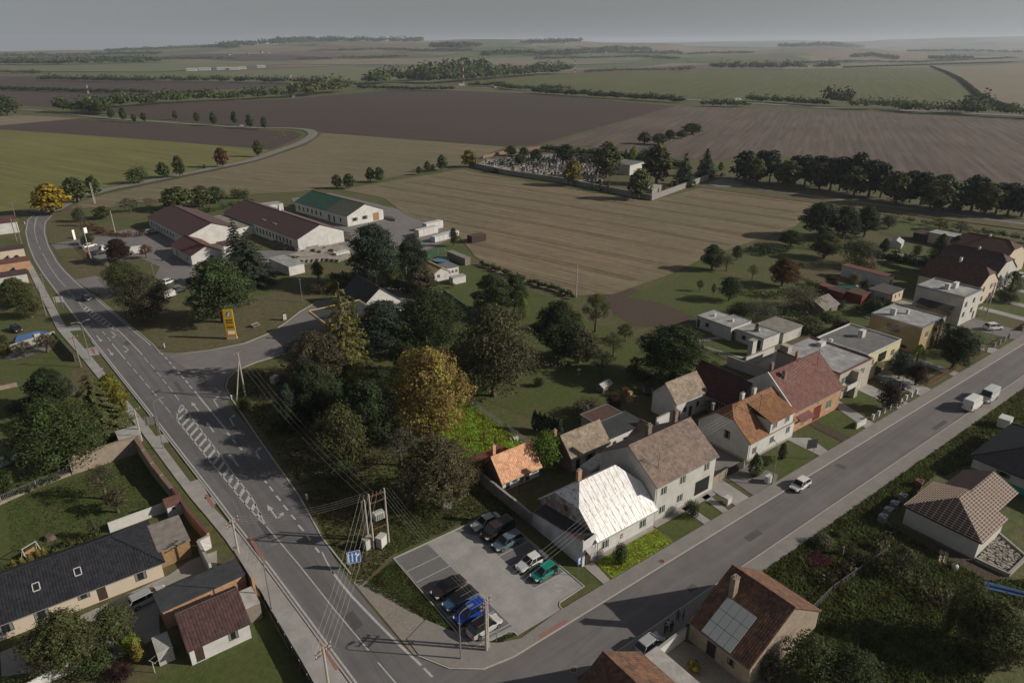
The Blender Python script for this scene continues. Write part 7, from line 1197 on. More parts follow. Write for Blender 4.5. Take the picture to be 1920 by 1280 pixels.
# petrol station price sign
b = P(436, 635); t = thing('price_totem', 'tall yellow petrol price sign on the station lawn', 'sign', b, rad(-28)); h = 7.3; t.scale = (.8, .8, 1)
MB().box(-1.25, 1.25, -.3, .3, .5, h).obj('totem_body', M['signyellow'], t); MB().box(-1.45, 1.45, -.4, .4, -.2, .5).obj('base', M['conc_pole'], t); MB().prism([(-1.37, -.32), (-1.1, -.32), (-1.1, .32), (-1.37, .32)], .52, h+.02).obj('edge_strip', M['signorange'], t)
for i, z in enumerate((4.6, 4.0, 3.4, 2.85)): 
    MB().box(-.85, .95, -.34, -.3, z, z+.34).obj('price_panel', M['black' if i != 2 else 'signorange'], t)
    for k in range(4):
        x = -.6+k*.38; mb = MB()
        for f in ((x, x+.22, z+.06, z+.1), (x, x+.22, z+.26, z+.3), (x+.18, x+.22, z+.1, z+.26)): mb.face([(f[0], -.345, f[2]), (f[1], -.345, f[2]), (f[1], -.345, f[3]), (f[0], -.345, f[3])])
        mb.obj('digit', M['signyellow'], t)
MB().box(-.9, 1.0, -.34, -.3, 1.25, 2.1).obj('white_panel', M['signwhite'], t)
mb = MB(); mb.face([(.05+.62*math.cos(k*.524), -.33, 6.2+.62*math.sin(k*.524)) for k in range(12)]); mb.obj('round_emblem', M['blue'], t); MB().face([(-.3, -.34, 5.75), (-.05, -.34, 5.75), (.45, -.34, 6.65), (.2, -.34, 6.65)]).face([(-.02, -.34, 5.72), (.12, -.34, 5.72), (.55, -.34, 6.4), (.42, -.34, 6.4)]).obj('emblem_swoosh', M['signwhite'], t); MB().box(-1.2, 1.25, -.33, -.3, .6, 1.1).obj('foot_panel', M['signorange'], t)
# red and white masts
for i, (x, y, ty, l) in enumerate(((171, 197, 160, 'nearest red and white lattice mast at the left'), (550, 183, 140, 'red and white mast beside the tall tree belt'), (869, 160, 114, 'red and white mast by the motorway'), (1078, 137, 109, 'thin far red and white mast on the green field edge'))):
    b = P(x, y); h = height_at(b, ty); t = thing('lattice_mast', l, 'mast', b)
    for k in range(7):
        r0, r1 = 1.6-.17*k, 1.43-.17*k; mb = MB(); z0, z1 = h*k/7, h*(k+1)/7
        for a in range(4):
            u = (math.cos(a*1.571+.785), math.sin(a*1.571+.785)); v = (math.cos(a*1.571+2.356), math.sin(a*1.571+2.356)); mb.tube((u[0]*r0, u[1]*r0, z0), (u[0]*r1, u[1]*r1, z1), .2, n=4); mb.tube((u[0]*r0, u[1]*r0, z0), (v[0]*r1, v[1]*r1, z1), .13, n=3); mb.tube((v[0]*r0, v[1]*r0, z0), (u[0]*r1, u[1]*r1, z1), .13, n=3)
        mb.obj('mast_section', M['red' if k % 2 else 'frame'] if i or k else M['red'], t)

# ------------------------------------------------------------ vehicles
def car(kind, col, label, x, y, rz, group=None, dark_roof=False, z=.06):
    L_, W_, H_, belt, ws, rf, rr, rb = {'hatch': (4.0, 1.72, 1.48, .92, 1.05, .35, -1.35, -1.85), 'sedan': (4.65, 1.8, 1.44, .92, 1.1, .35, -1.0, -1.75), 'estate': (4.65, 1.8, 1.5, .95, 1.15, .45, -1.75, -2.2), 'suv': (4.5, 1.86, 1.68, 1.05, 1.15, .5, -1.6, -2.1), 'van': (5.1, 1.95, 1.98, 1.15, 1.75, 1.1, -2.2, -2.48), 'bigvan': (5.3, 2.0, 2.4, 1.35, 1.95, 1.35, -2.5, -2.62)}[kind]
    t = thing('parked_car' if 'van' not in kind else 'parked_van', label, 'car' if 'van' not in kind else 'van', (x, y, z), rz, group); hl, hw = L_/2, W_/2
    nose = .72 if 'van' not in kind else .95
    st_ = [(-hl, .62, .42, belt-.12), (-hl+.12, .9, .28, belt-.02), (-hl+.5, .98, .22, belt), (rf, 1, .2, belt), (ws, .99, .2, belt-.02), (hl-.75, .96, .22, nose+.06), (hl-.2, .86, .26, nose-.08), (hl, .6, .38, nose-.26)]
    if kind in ('hatch', 'sedan', 'estate', 'suv'): pass
    mb = MB(); n = 10; prev = None; base = 0
    for sx_, wf, zb, zt in st_:
        w = hw*wf; ring = [(sx_, -w*.85, zb), (sx_, -w, zb+.16), (sx_, -w, zt-.22), (sx_, -w*.95, zt-.06), (sx_, -w*.8, zt), (sx_, w*.8, zt), (sx_, w*.95, zt-.06), (sx_, w, zt-.22), (sx_, w, zb+.16), (sx_, w*.85, zb)]
        i = len(mb.v); mb.v += ring
        if prev is not None:
            for k in range(n): mb.f.append((prev+k, i+k, i+(k+1) % n, prev+(k+1) % n)); mb.m.append(0)
        else: mb.f.append(tuple(i+k for k in range(n))); mb.m.append(0)
        prev = i
    mb.f.append(tuple(prev+n-1-k for k in range(n))); mb.m.append(0)
    bo = mb.obj('body', M['carpaint'], t, smooth=False); bo.color = (*col, 1)
    wb, wt = hw*.90, hw*(.74 if 'van' not in kind else .86); gb = MB(); B4 = [(rb, -wb, belt-.04), (ws, -wb, belt-.04), (ws, wb, belt-.04), (rb, wb, belt-.04)]; T4 = [(rr, -wt, H_-.06), (rf, -wt, H_-.06), (rf, wt, H_-.06), (rr, wt, H_-.06)]
    sides = [('side_windows', 0, 1), ('windscreen', 1, 2), ('side_windows', 2, 3), ('rear_window', 3, 0)]
    for nm, a, c in sides:
        if kind == 'bigvan' and nm != 'windscreen': 
            o = MB().face([B4[a], B4[c], T4[c], T4[a]]).obj('cargo_side', M['carpaint'], t); o.color = (*col, 1); continue
        MB().face([B4[a], B4[c], T4[c], T4[a]]).obj(nm, M['carglass'], t)
    rm = MB(); k = .05; ring = [(rr-.05, -wt*.98), (rr+.1, -wt), (rf-.1, -wt), (rf+.03, -wt*.9), (rf+.03, wt*.9), (rf-.1, wt), (rr+.1, wt), (rr-.05, wt*.98)]
    i = len(rm.v); rm.v += [(a, b, H_-.08) for a, b in ring]+[(a, b, H_-.02) for a, b in ring]+[(a*.93+.0, b*.8, H_+.02) for a, b in ring]
    for j in (0, 1):
        for q in range(8): rm.f.append((i+j*8+q, i+j*8+(q+1) % 8, i+(j+1)*8+(q+1) % 8, i+(j+1)*8+q)); rm.m.append(0)
    rm.f.append(tuple(i+16+q for q in range(8))); rm.m.append(0)
    for a in range(4): rm.tube(B4[a], T4[a], .05, n=4)
    for fx in ((rf*.3-.3,) if 'van' not in kind else (.2, -1.0)):
        for s in (-1, 1): rm.tube((fx, s*wb, belt-.04), (fx-.03, s*wt, H_-.06), .04, n=4)
    ro = rm.obj('roof', M['carpaint'], t); ro.color = (.01, .01, .012, 1) if dark_roof else (*col, 1)
    for sx_ in (-hl*.6, hl*.62):
        for s in (-1, 1):
            c = (sx_, s*(hw-.02), .32); w = MB().tube((sx_, s*(hw-.2), .32), (sx_, s*(hw+.02), .32), .32, n=16).obj('wheel', M['tyre'], t); MB().tube((sx_, s*(hw-.02), .32), (sx_, s*(hw+.035), .32), .19, n=10).obj('rim', M['rim'], w)
    for s in (-1, 1):
        MB().prism([(hl-.32, s*hw*.5), (hl-.04, s*hw*.5), (hl-.1, s*hw*.8), (hl-.4, s*hw*.88)], nose-.26, nose-.08).obj('headlight', M['lamp'], t)
        MB().box(-hl-.01, -hl+.14, min(s*hw*.6, s*hw*.88), max(s*hw*.6, s*hw*.88), belt-.32, belt-.1).obj('tail_light', M['taillamp'], t)
        MB().box(ws-.3, ws-.12, min(s*wb, s*(wb+.2)), max(s*wb, s*(wb+.2)), belt, belt+.13).obj('mirror', M['black'], t)
    MB().box(hl-.1, hl+.01, -.35, .35, .3, .45).obj('grille', M['black'], t); MB().box(-hl-.02, -hl+.05, -.26, .26, .5, .62).obj('number_plate', M['signwhite'], t)
    if kind in ('estate', 'suv'):
        for s in (-1, 1): MB().tube((rr+.2, s*wt*.85, H_+.05), (rf-.2, s*wt*.85, H_+.05), .025, n=4).obj('roof_rail', M['metal'], t)
    return t
SIL = (.33, .34, .35); WHT = (.62, .62, .60); BLK = (.018, .018, .02); PI = math.pi
car('sedan', SIL, 'silver saloon at the top of the right hand parking row', -5.2, 18.6, PI+.02); car('van', (.035, .025, .022), 'dark brown people carrier in the right hand parking row', -5.0, 16.0, PI+.02); car('estate', (.10, .14, .17), 'blue grey estate third in the right hand parking row', -5.2, 13.4, PI); car('sedan', WHT, 'white saloon parked next to the teal hatchback', -5.0, 8.3, PI+.03); car('hatch', (.01, .20, .16), 'teal green hatchback in the right hand parking row', -4.9, 5.8, PI+.02)
car('sedan', (.03, .022, .022), 'black brown saloon at the top of the left hand parking row', -16.3, 10.9, PI+.06, dark_roof=True); car('estate', (.05, .11, .19), 'steel blue estate in the left hand parking row', -16.2, 8.3, PI+.03, dark_roof=True); car('suv', (.01, .045, .28), 'bright blue car in the left hand parking row', -16.3, 5.7, PI+.03); car('suv', (.42, .42, .41), 'pale silver car behind the double concrete pole', -16.2, 3.0, .05, dark_roof=True)
def cp(kind, col, label, px, py, deg, **k): b = P(px, py, .5); return car(kind, col, label, b.x, b.y, rad(deg), **k)
cp('estate', SIL, 'silver estate car in front of the black roofed house', 276, 1120, 8); cp('hatch', (.03, .035, .045), 'dark blue hatchback driving on the main road', 163, 559, 96); cp('hatch', WHT, 'white hatchback at the street kerb', 1500, 909, 180); cp('bigvan', WHT, 'white delivery van with rear doors facing the camera', 1823, 760, 0); cp('bigvan', (.5, .5, .5), 'white van with windscreen facing the camera', 1853, 745, 180); cp('hatch', SIL, 'silver car beside the gate wall at the bottom', 1218, 1207, 2)
cp('hatch', (.02, .022, .03), 'dark hatchback in the yard at the left edge', 31, 617, -75); cp('sedan', (.30, .34, .40), 'silver blue car at the left edge under trees', 6, 868, 15); cp('sedan', WHT, 'white saloon at the works entrance', 168, 461, 25); cp('bigvan', WHT, 'white van left of the maroon tree', 199, 470, 200); cp('bigvan', WHT, 'white van right of the maroon tree', 256, 473, 170); cp('hatch', BLK, 'dark car beside the white works van', 187, 474, 15); cp('estate', SIL, 'silver car before the works office', 284, 435, 0)
cp('estate', WHT, 'white estate car on the lower works drive', 318, 528, 30); cp('sedan', BLK, 'black car below the white estate', 336, 545, 20); cp('suv', WHT, 'white people carrier in the drive of the grey block house', 1862, 614, -25); cp('hatch', (.4, .45, .5), 'pale car at the right edge beyond the cypress', 1914, 517, 0); cp('sedan', (.02, .03, .05), 'dark blue car in the villa drive behind the purple bush', 1675, 722, 95); cp('sedan', BLK, 'black car parked at the cemetery gate', 1356, 328, 10); cp('sedan', BLK, 'black car on the cemetery forecourt', 1386, 336, 0)
cp('hatch', WHT, 'small white car on the far country road', 452, 237, 150, z=.35)
for i, (x, y, k_) in enumerate(((866, 161.5, 'bigvan'), (930, 165.5, 'bigvan'), (1385, 190, 'bigvan'), (1472, 195, 'hatch'), (800, 160, 'hatch'))):
    o = cp(k_, WHT, 'white lorry on the motorway near the red and white mast' if i == 0 else ['', 'white van on the motorway right of the mast', 'yellowish lorry on the motorway at right', 'white car on the right part of the motorway', 'white car on the left part of the motorway'][i], x, y, -30, z=.4)
    if i in (0, 2): o.scale = (2, 1.3, 1.5)
b = P(1096, 868, 1); t = thing('caravan', 'white caravan between the tan shed and the white metal roof', 'caravan', (15.9, 18.6, 0), rad(12))
MB().prism([(-2.6, -1.1), (2.3, -1.1), (2.6, -.8), (2.6, .8), (2.3, 1.1), (-2.6, 1.1)], .45, 2.4).obj('body', M['white'], t); MB().prism([(-2.4, -.95), (2.1, -.95), (2.35, -.7), (2.35, .7), (2.1, .95), (-2.4, .95)], 2.4, 2.52).obj('roof', M['white'], t)
for x in (-1.2, .6): MB().box(x-.3, x+.3, -.3, .3, 2.52, 2.62).obj('roof_hatch', M['frame'], t)
for x in (-1.6, .4): MB().box(x, x+1, -1.13, -1.1, 1.3, 1.9).obj('window', M['carglass'], t)
for s in (-1, 1): MB().tube((0, s*.9, .33), (0, s*1.12, .33), .33, n=12).obj('wheel', M['tyre'], t)
b = P(62, 640); t = thing('covered_vehicle', 'vehicle covered by a blue tarpaulin in the left yard', 'tarpaulin', b, .1); mb = MB(); mb.prism([(-3.4, -1.2), (3.2, -1.2), (3.6, 0), (3.2, 1.2), (-3.4, 1.2)], 0, 1.3); i = len(mb.v); mb.v += [(-3.4, -1.2, 1.3), (3.2, -1.2, 1.3), (3.6, 0, 1.3), (3.2, 1.2, 1.3), (-3.4, 1.2, 1.3), (-2.6, 0, 2.2), (1.2, 0, 2.3)]; [mb.f.append(f) or mb.m.append(0) for f in ((i, i+1, i+6, i+5), (i+1, i+2, i+6), (i+2, i+3, i+6), (i+3, i+4, i+5, i+6), (i+4, i, i+5))]; mb.obj('tarpaulin', M['tarp'], t); MB().box(.4, 1.6, -1.24, -.5, 1.25, 1.9).obj('pale_patch', M['frame'], t)
b = P(317, 558); t = thing('trailer', 'small white trailer beside the brownish tree', 'trailer', b, .3); MB().box(-1.6, 1.6, -.9, .9, .5, 1.9).obj('box', M['white'], t); [MB().tube((0, s*.8, .3), (0, s*1.0, .3), .3, n=12).obj('wheel', M['tyre'], t) for s in (-1, 1)]; MB().tube((1.6, 0, .5), (2.6, 0, .4), .05).obj('drawbar', M['metal'], t)

# ------------------------------------------------------------ people standing in the shadow of the old house
def person(label, x, y, rz, top, trousers, pose, hair=(.03, .02, .015)):
    me = bpy.data.meshes.new('person'); V = [(0, 0, .92), (0, 0, 1.15), (0, .01, 1.38), (0, .02, 1.5), (0, 0, 1.64), (0, -.01, 1.72)]; R_ = [.155, .14, .165, .06, .095, .08]; E_ = [(0, 1), (1, 2), (2, 3), (3, 4), (4, 5)]
    def chain(start, pts):
        p = start
        for q, r in pts: V.append(q); R_.append(r); E_.append((p, len(V)-1)); p = len(V)-1
    sp = .1+.05*(pose == 'wide')
    for s in (-1, 1):
        chain(0, [((s*.09, 0, .85), .1), ((s*sp, -.02*s, .48), .068), ((s*sp*1.1, .02*s, .1), .045), ((s*sp*1.15, -.12, .04), .038)])
        if pose == 'hold' or (pose == 'point' and s == 1): chain(2, [((s*.19, 0, 1.4), .06), ((s*.25, -.08, 1.14), .045), ((s*.12, -.32, 1.2 if pose == 'hold' else 1.45), .034), ((s*.1, -.4, 1.22 if pose == 'hold' else 1.5), .03)])
        else: chain(2, [((s*.19, 0, 1.4), .06), ((s*.25, .02, 1.13), .045), ((s*.26, -.04, .88), .032), ((s*.26, -.06, .8), .03)])
    me.from_pydata(V, E_, [])
    o = bpy.data.objects.new('person', me); COL.objects.link(o); o.location = (x, y, .12); o.rotation_euler = (0, 0, rz); tag(o, label, 'person', None)
    mo = o.modifiers.new('Skin', 'SKIN'); mo.use_smooth_shade = True
    for i, r in enumerate(R_): d_ = me.skin_vertices[0].data[i]; d_.radius = (r, r*.8 if r > .1 else r); d_.use_root = (i == 0)
    sb = o.modifiers.new('Subsurf', 'SUBSURF'); sb.levels = 1; sb.render_levels = 1
    m = bpy.data.materials.new('clothing'); m.use_nodes = True; N = m.node_tree.nodes; K = m.node_tree.links.new; tcn = N.new('ShaderNodeTexCoord'); sx_ = N.new('ShaderNodeSeparateXYZ'); K(tcn.outputs['Object'], sx_.inputs[0]); mr = N.new('ShaderNodeMath'); mr.operation = 'MULTIPLY'; mr.inputs[1].default_value = .5; K(sx_.outputs[2], mr.inputs[0])
    cr_ = N.new('ShaderNodeValToRGB'); cr_.color_ramp.interpolation = 'CONSTANT'; e = cr_.color_ramp.elements; e[0].position = 0; e[0].color = (.01, .01, .01, 1); e[1].position = .05; e[1].color = (*trousers, 1); q = e.new(.455); q.color = (*top, 1); q = e.new(.75); q.color = (.45, .28, .2, 1); K(mr.outputs[0], cr_.inputs[0]); K(cr_.outputs[0], N['Principled BSDF'].inputs['Base Color']); me.materials.append(m)
    hm = MB().lathe([(.02, 1.79), (.085, 1.76), (.108, 1.7), (.104, 1.64), (.08, 1.6)], 12); hm.v = [(a, b+.018, c) for a, b, c in hm.v]; ho = hm.obj('hair', mat('hair', hair, .9, None), o, smooth=True)
    return o
person('person in a white top at the front of the group in the shadow', .8, -10.0, .5, (.5, .5, .5), (.03, .03, .04), 'hold'); person('person in dark clothes raising an arm beside the white top', .2, -10.1, 1.2, (.03, .03, .03), (.02, .02, .02), 'point'); person('person in a blue shirt standing left of the last pair', 2.9, -9.7, 2.2, (.06, .09, .14), (.02, .02, .03), 'stand'); person('person in a grey jacket farthest along the pavement', 3.7, -9.9, 3.6, (.15, .15, .16), (.03, .03, .03), 'wide', (.2, .18, .16)); person('person in black standing close to the garden gate', 1.0, -10.4, 2.9, (.02, .02, .02), (.05, .05, .06), 'stand')

# ------------------------------------------------------------ cemetery
sheet('cemetery_ground', [P(*q) for q in ((884, 311), (905, 298), (960, 287), (1015, 281), (1200, 300), (1300, 320), (1322, 336), (1221, 374), (1055, 342), (948, 326))], .3, M['verge'])
sheet('cemetery_gravel', [P(*q) for q in ((893, 309), (915, 299), (1050, 289), (1130, 300), (1130, 345), (1060, 340), (950, 322))], .31, M['gravel'])
r_ = random.Random(9); pol = [(898, 307), (925, 299), (1060, 293), (1118, 304), (1128, 345), (1064, 339), (952, 321)]; GM = []
for v in range(4):
    mb = MB(); mb.box(-.75, .75, -1.3, 1.1, 0, .32).box(-.6, .6, 1.1, 1.35, 0, (1.3, 1.7, 1.1, 2.1)[v])
    if v == 3: mb.box(-.9, .9, 1.15, 1.3, 1.3, 1.6)
    if v == 1: mb.prism([(-.4, -1), (.4, -1), (.4, .5), (-.4, .5)], .32, .45)
    GM.append(mb.mesh('gravestone', M['stone']))
k = 0; A0 = P(900, 309); du = (P(1128, 345)-A0).normalized(); dv = Vector((-du.y, du.x, 0)); pw = [P(*q) for q in pol]; gi = 0
for a in range(0, 70):
    for b_ in range(0, 50):
        c = A0+du*(a*2.4)+dv*(b_*4.2)+Vector((r_.uniform(-.3, .3), r_.uniform(-.3, .3), .31))
        if inpoly(c.x, c.y, pw) and r_.random() < .62 and k < 290:
            o = place('gravestone', GM[r_.randrange(4)], None, c, math.atan2(du.y, du.x)+r_.uniform(-.06, .06)); gn, g_ = r_.choice((('light grey', (.28, .27, .26)), ('mid grey', (.18, .175, .17)), ('black', (.03, .03, .033)), ('brownish', (.2, .165, .145)), ('white', (.38, .37, .36)))); o.color = (*g_, 1); tag(o, gn+' grave, '+ORD[min(19, b_)]+' row from the front wall, cemetery '+('left end' if a < 16 else 'left part' if a < 30 else 'right part' if a < 44 else 'right end'), 'gravestone', 'gravestones in the cemetery'); k += 1
q = P(1180, 330); flat('cemetery_chapel', 'low grey chapel with flat dark roof in the cemetery', q.x, q.y, 17, 12, 5.2, 'greywall', 'feltdark', rot=rad(15), cat='chapel', par=.2); q = P(1222, 367); flat('cemetery_gatehouse', 'small pinkish gatehouse at the cemetery corner', q.x, q.y, 11, 5, 3.0, 'paverpink', 'felt', rot=rad(20), cat='outbuilding', par=0, oh=.5)

# ------------------------------------------------------------ yard goods, garden things
beam = MB()
for i in range(3):
    for j in range(3): beam.box(-3+.25*j, 3-.3*i, -.75+i*.55, -.75+i*.55+.2, .12+j*.3, .12+j*.3+.2)
BM = beam.mesh('bundle_beams', M['eternit']); PLM = MB().box(-2.4, -2.2, -.8, .8, 0, .12).box(2.2, 2.4, -.8, .8, 0, .12).mesh('bearer', M['wood'])
spots = [(1180+k*44, 500+(k % 3)*12) for k in range(9)]+[(1170+k*36, 560+k*3) for k in range(11)]+[(1190+k*38, 600-k*3) for k in range(10)]+[(1010, 465), (1050, 480), (1100, 495), (1140, 505), (1560, 400), (1580, 420), (1570, 440), (1640, 300), (1700, 290), (1900, 290), (1880, 280)]
for i, (x, y) in enumerate(spots):
    b = P(260+x*.25, 340+y*.25); t = thing('frame_bundle', ORD[i-(0 if i < 9 else 9 if i < 20 else 20 if i < 30 else 30)]+' white frame bundle from the left, '+('row before the hall gates' if i < 9 else 'middle yard row' if i < 20 else 'row near the white hut' if i < 30 else 'scattered by the hall walls'), 'bundle', b, rB+(math.pi/2 if i > 29 and i < 34 else 0)+RND.uniform(-.05, .05)+ (0 if i > 29 else math.pi/2+.3), 'bundles of white frames in the works yard'); place('frames', BM, t); place('bearer', PLM, t)
for i, (x, y, w_, h_) in enumerate(((800, 440, 9, 2.6), (828, 450, 8, 2.0), (843, 444, 7, 1.8), (812, 430, 8, 2.9), (640, 480, 5, 1.6), (560, 385, 3, 1.8), (585, 398, 3, 1.8), (572, 392, 3, 1.6), (672, 418, 4, 1.2))):
    b = P(x, y); t = thing('wrapped_stack', ORD[i]+' counted white wrapped stack, standing '+['by the thin dark tree', 'at the end by the thin dark tree', 'at the far right end of the yard', 'highest at the yard end', 'before the hall doors', 'before the first green hall window', 'before the middle of the green hall', 'between two others at the green hall', 'before the olive hall gable'][i], 'stack', b, rC+1.57); MB().box(-w_/2, w_/2, -1.2, 1.2, .15, h_).obj('wrapped_goods', M['white'], t); MB().box(-w_/2, w_/2, -1.1, 1.1, 0, .15).obj('pallet', M['wood'], t); [MB().box(-w_/2+k_*w_/4-.04, -w_/2+k_*w_/4+.04, -1.22, 1.22, .15, h_+.01).obj('strap', M['metal'], t) for k_ in (1, 2, 3)]
for i, (x, y, l) in enumerate(((1653, 979, 'left wrapped pallet of roof tiles before the unfinished house'), (1663, 966, 'middle wrapped pallet of roof tiles before the unfinished house'), (1675, 954, 'right wrapped pallet in the row of three'), (1691, 940, 'single dark wrapped pallet above the row of three'), (1721, 913, 'pinkish wrapped pallet nearest the street'))):
    b = P(x, y); t = thing('tile_pallet', l, 'pallet', b, .05+RND.uniform(-.1, .1)); MB().box(-.55, .55, -.5, .5, 0, .14).obj('pallet', M['wood'], t)
    for a in range(2):
        for c in range(2): MB().box(-.54+a*.56, -.02+a*.56, -.5+c*.51, -.01+c*.51, .14, 1.25+.1*((a+c) % 2)).obj('tile_stack', M['tilered' if i == 4 else 'metal'], t)
r_ = random.Random(3); mb = MB()
ryd = [(43.2, -26.6), (43.4, -29.9), (48.4, -30.0), (50.8, -25.9)]
for _ in range(1500):
    x, y = r_.uniform(43, 51), r_.uniform(-30, -25.7)
    if inpoly(x, y, ryd): s = r_.uniform(.06, .22); z = .05+r_.random()*.25; a = r_.uniform(0, 3); c, sn = math.cos(a)*s, math.sin(a)*s; mb.prism([(x-c, y-sn), (x+sn, y-c), (x+c, y+sn), (x-sn, y+c)], z-.1, z+s*.7)
o = mb.obj('rubble', mat('rubble', (.36, .33, .29), .95, (2.5, .5), (1.5, .1), .2, 9, col2=(.2, .17, .15))); tag(o, 'heap of rubble and firewood in the walled yard of the unfinished house', 'rubble', kind='stuff')
sheet('flower_bed', [P(*q) for q in ((1508, 1050), (1530, 1036), (1562, 1050), (1545, 1068), (1518, 1066))], .035, M['soil'])
tufts('flowers', 'patch of pink flowers in the overgrown plot', [P(*q)[:2] for q in ((1510, 1048), (1530, 1037), (1562, 1051), (1545, 1067), (1520, 1064))], 900, .4, (.15, .045, .07), 21, 'flowers')
def simple(name, label, cat, px, py, parts, rz=0, z=0):
    b = P(px, py); b.z = z; t = thing(name, label, cat, b, rz)
    for nm, mb, m in parts: mb.obj(nm, M[m], t)
    return t
simple('garden_pool', 'round blue garden pool beside the bungalow', 'pool', 827, 494, [('pool_wall', MB().lathe([(2.4, 0), (2.4, 1.25), (2.25, 1.25), (2.25, .9)], 24), 'tarp'), ('water', MB().face([(2.26*math.cos(k*.2618), 2.26*math.sin(k*.2618), 1.0) for k in range(24)]), 'water')])
simple('pool_cover', 'long dark green covered pool in the right hand gardens', 'pool', 1585, 541, [('cover', MB().prism([(-5, -1.6), (5, -1.6), (5, 1.6), (-5, 1.6)], 0, .5), 'net'), ('pale_sheet', MB().prism([(3.2, -1.4), (4.9, -1.4), (4.9, 1.4), (3.2, 1.4)], .5, .62), 'poly')], rad(-40))
simple('trampoline', 'round dark trampoline on the lawn left of the white barn', 'trampoline', 1217, 736, [('mat', MB().face([(1.5*math.cos(k*.3927), 1.5*math.sin(k*.3927), .8) for k in range(16)]), 'black'), ('frame', MB().lathe([(1.5, .76), (1.75, .8), (1.75, .86), (1.5, .84)], 16), 'net')]+[('leg', MB().tube((1.6*math.cos(a), 1.6*math.sin(a), 0), (1.6*math.cos(a), 1.6*math.sin(a), 1.9), .04), 'metal') for a in (0, 1.05, 2.1, 3.14, 4.2, 5.2)])
hh = [('body', MB().box(-1.5, 1.5, -.9, .9, .3, 1.3), 'greywood'), ('roof', MB().face([(-1.7, -1.1, 1.25), (1.7, -1.1, 1.25), (1.7, 0, 1.95), (-1.7, 0, 1.95)]).face([(1.7, 1.1, 1.25), (-1.7, 1.1, 1.25), (-1.7, 0, 1.95), (1.7, 0, 1.95)]), 'felt')]+[('slat', MB().box(1.5, 1.54, -.9, .9, .4+k*.22, .5+k*.22), 'white') for k in range(4)]+[('leg', MB().box(x, x+.1, y, y+.1, 0, .3), 'greywood') for x in (-1.4, 1.3) for y in (-.8, .7)]
simple('hen_house', 'small striped wooden hen house in the garden', 'hen house', 1132, 731, hh, .2)
simple('garden_grill', 'brick garden grill by the courtyard path', 'grill', 1180, 752, [('base', MB().box(-.6, .6, -.45, .45, 0, 1.0), 'brick'), ('chimney', MB().prism([(-.3, -.3), (.3, -.3), (.3, .3), (-.3, .3)], 1.0, 2.0), 'brick'), ('cap', MB().box(-.4, .4, -.4, .4, 2.0, 2.1), 'tiletan')])
simple('garden_pillar', 'tall white square pillar on the villa lawn', 'pillar', 1408, 665, [('pillar', MB().box(-.75, .75, -.6, .6, 0, 3.5), 'white'), ('top', MB().box(-.85, .85, -.7, .7, 3.5, 3.62), 'concrete')]); simple('greenhouse', 'small white gabled greenhouse in the right hand gardens', 'greenhouse', 1680, 462, [('glass_walls', MB().box(-2.8, 2.8, -1.8, 1.8, 0, 1.7), 'poly'), ('glass_roof', MB().face([(-2.8, -1.85, 1.68), (2.8, -1.85, 1.68), (2.8, 0, 2.7), (-2.8, 0, 2.7)]).face([(2.8, 1.85, 1.68), (-2.8, 1.85, 1.68), (-2.8, 0, 2.7), (2.8, 0, 2.7)]).face([(-2.8, 1.8, 1.7), (-2.8, -1.8, 1.7), (-2.8, 0, 2.68)]).face([(2.8, -1.8, 1.7), (2.8, 1.8, 1.7), (2.8, 0, 2.68)]), 'poly')]+[('rib', MB().tube((x, -1.85, 1.7), (x, 0, 2.72), .05, n=4).tube((x, 1.85, 1.7), (x, 0, 2.72), .05, n=4), 'frame') for x in (-2.8, -1.4, 0, 1.4, 2.8)], .3)
arch = MB(); rr_ = 1.6
for k in range(8): a0, a1 = k*PI/8, (k+1)*PI/8; arch.face([(-6, rr_*math.cos(a0), rr_*math.sin(a0)), (6, rr_*math.cos(a0), rr_*math.sin(a0)), (6, rr_*math.cos(a1), rr_*math.sin(a1)), (-6, rr_*math.cos(a1), rr_*math.sin(a1))])
ribs_ = [('rib', (lambda x: [m_ for m_ in [MB()] if [m_.tube((x, 1.62*math.cos(k*PI/8), 1.62*math.sin(k*PI/8)), (x, 1.62*math.cos((k+1)*PI/8), 1.62*math.sin((k+1)*PI/8)), .05, n=4) for k in range(8)]][0])(x), 'frame') for x in (-6, -3, 0, 3, 6)]
simple('tunnel_greenhouse', 'long rounded pale tunnel greenhouse behind the dark hedge', 'greenhouse', 1710, 490, [('sheet', arch, 'poly')]+ribs_, rad(-82))
simple('garden_swing', 'white garden swing seat on the lawn at the left', 'swing', 61, 1043, [('frame', MB().tube((-1, -.7, 0), (-.9, 0, 1.9), .05).tube((-1, .7, 0), (-.9, 0, 1.9), .05).tube((1, -.7, 0), (.9, 0, 1.9), .05).tube((1, .7, 0), (.9, 0, 1.9), .05).tube((-.9, 0, 1.9), (.9, 0, 1.9), .05), 'frame'), ('seat', MB().box(-.8, .8, -.3, .3, .5, .58), 'wood'), ('backrest', MB().box(-.8, .8, .3, .36, .58, 1.05), 'wood')], .5)
simple('clothes_frame', 'white clothes line frame on the lawn beside the maroon roofed hut', 'clothes line', 308, 1245, [('post', MB().tube((-1.2, 0, 0), (-1.2, 0, 1.6), .04), 'frame'), ('post', MB().tube((1.2, 0, 0), (1.2, 0, 1.6), .04), 'frame'), ('bar', MB().tube((-1.2, -.5, 1.6), (-1.2, .5, 1.6), .04).tube((1.2, -.5, 1.6), (1.2, .5, 1.6), .04), 'frame'), ('line', MB().tube((-1.2, -.4, 1.6), (1.2, -.4, 1.6), .015, n=3).tube((-1.2, .4, 1.6), (1.2, .4, 1.6), .015, n=3), 'frame')], .5)
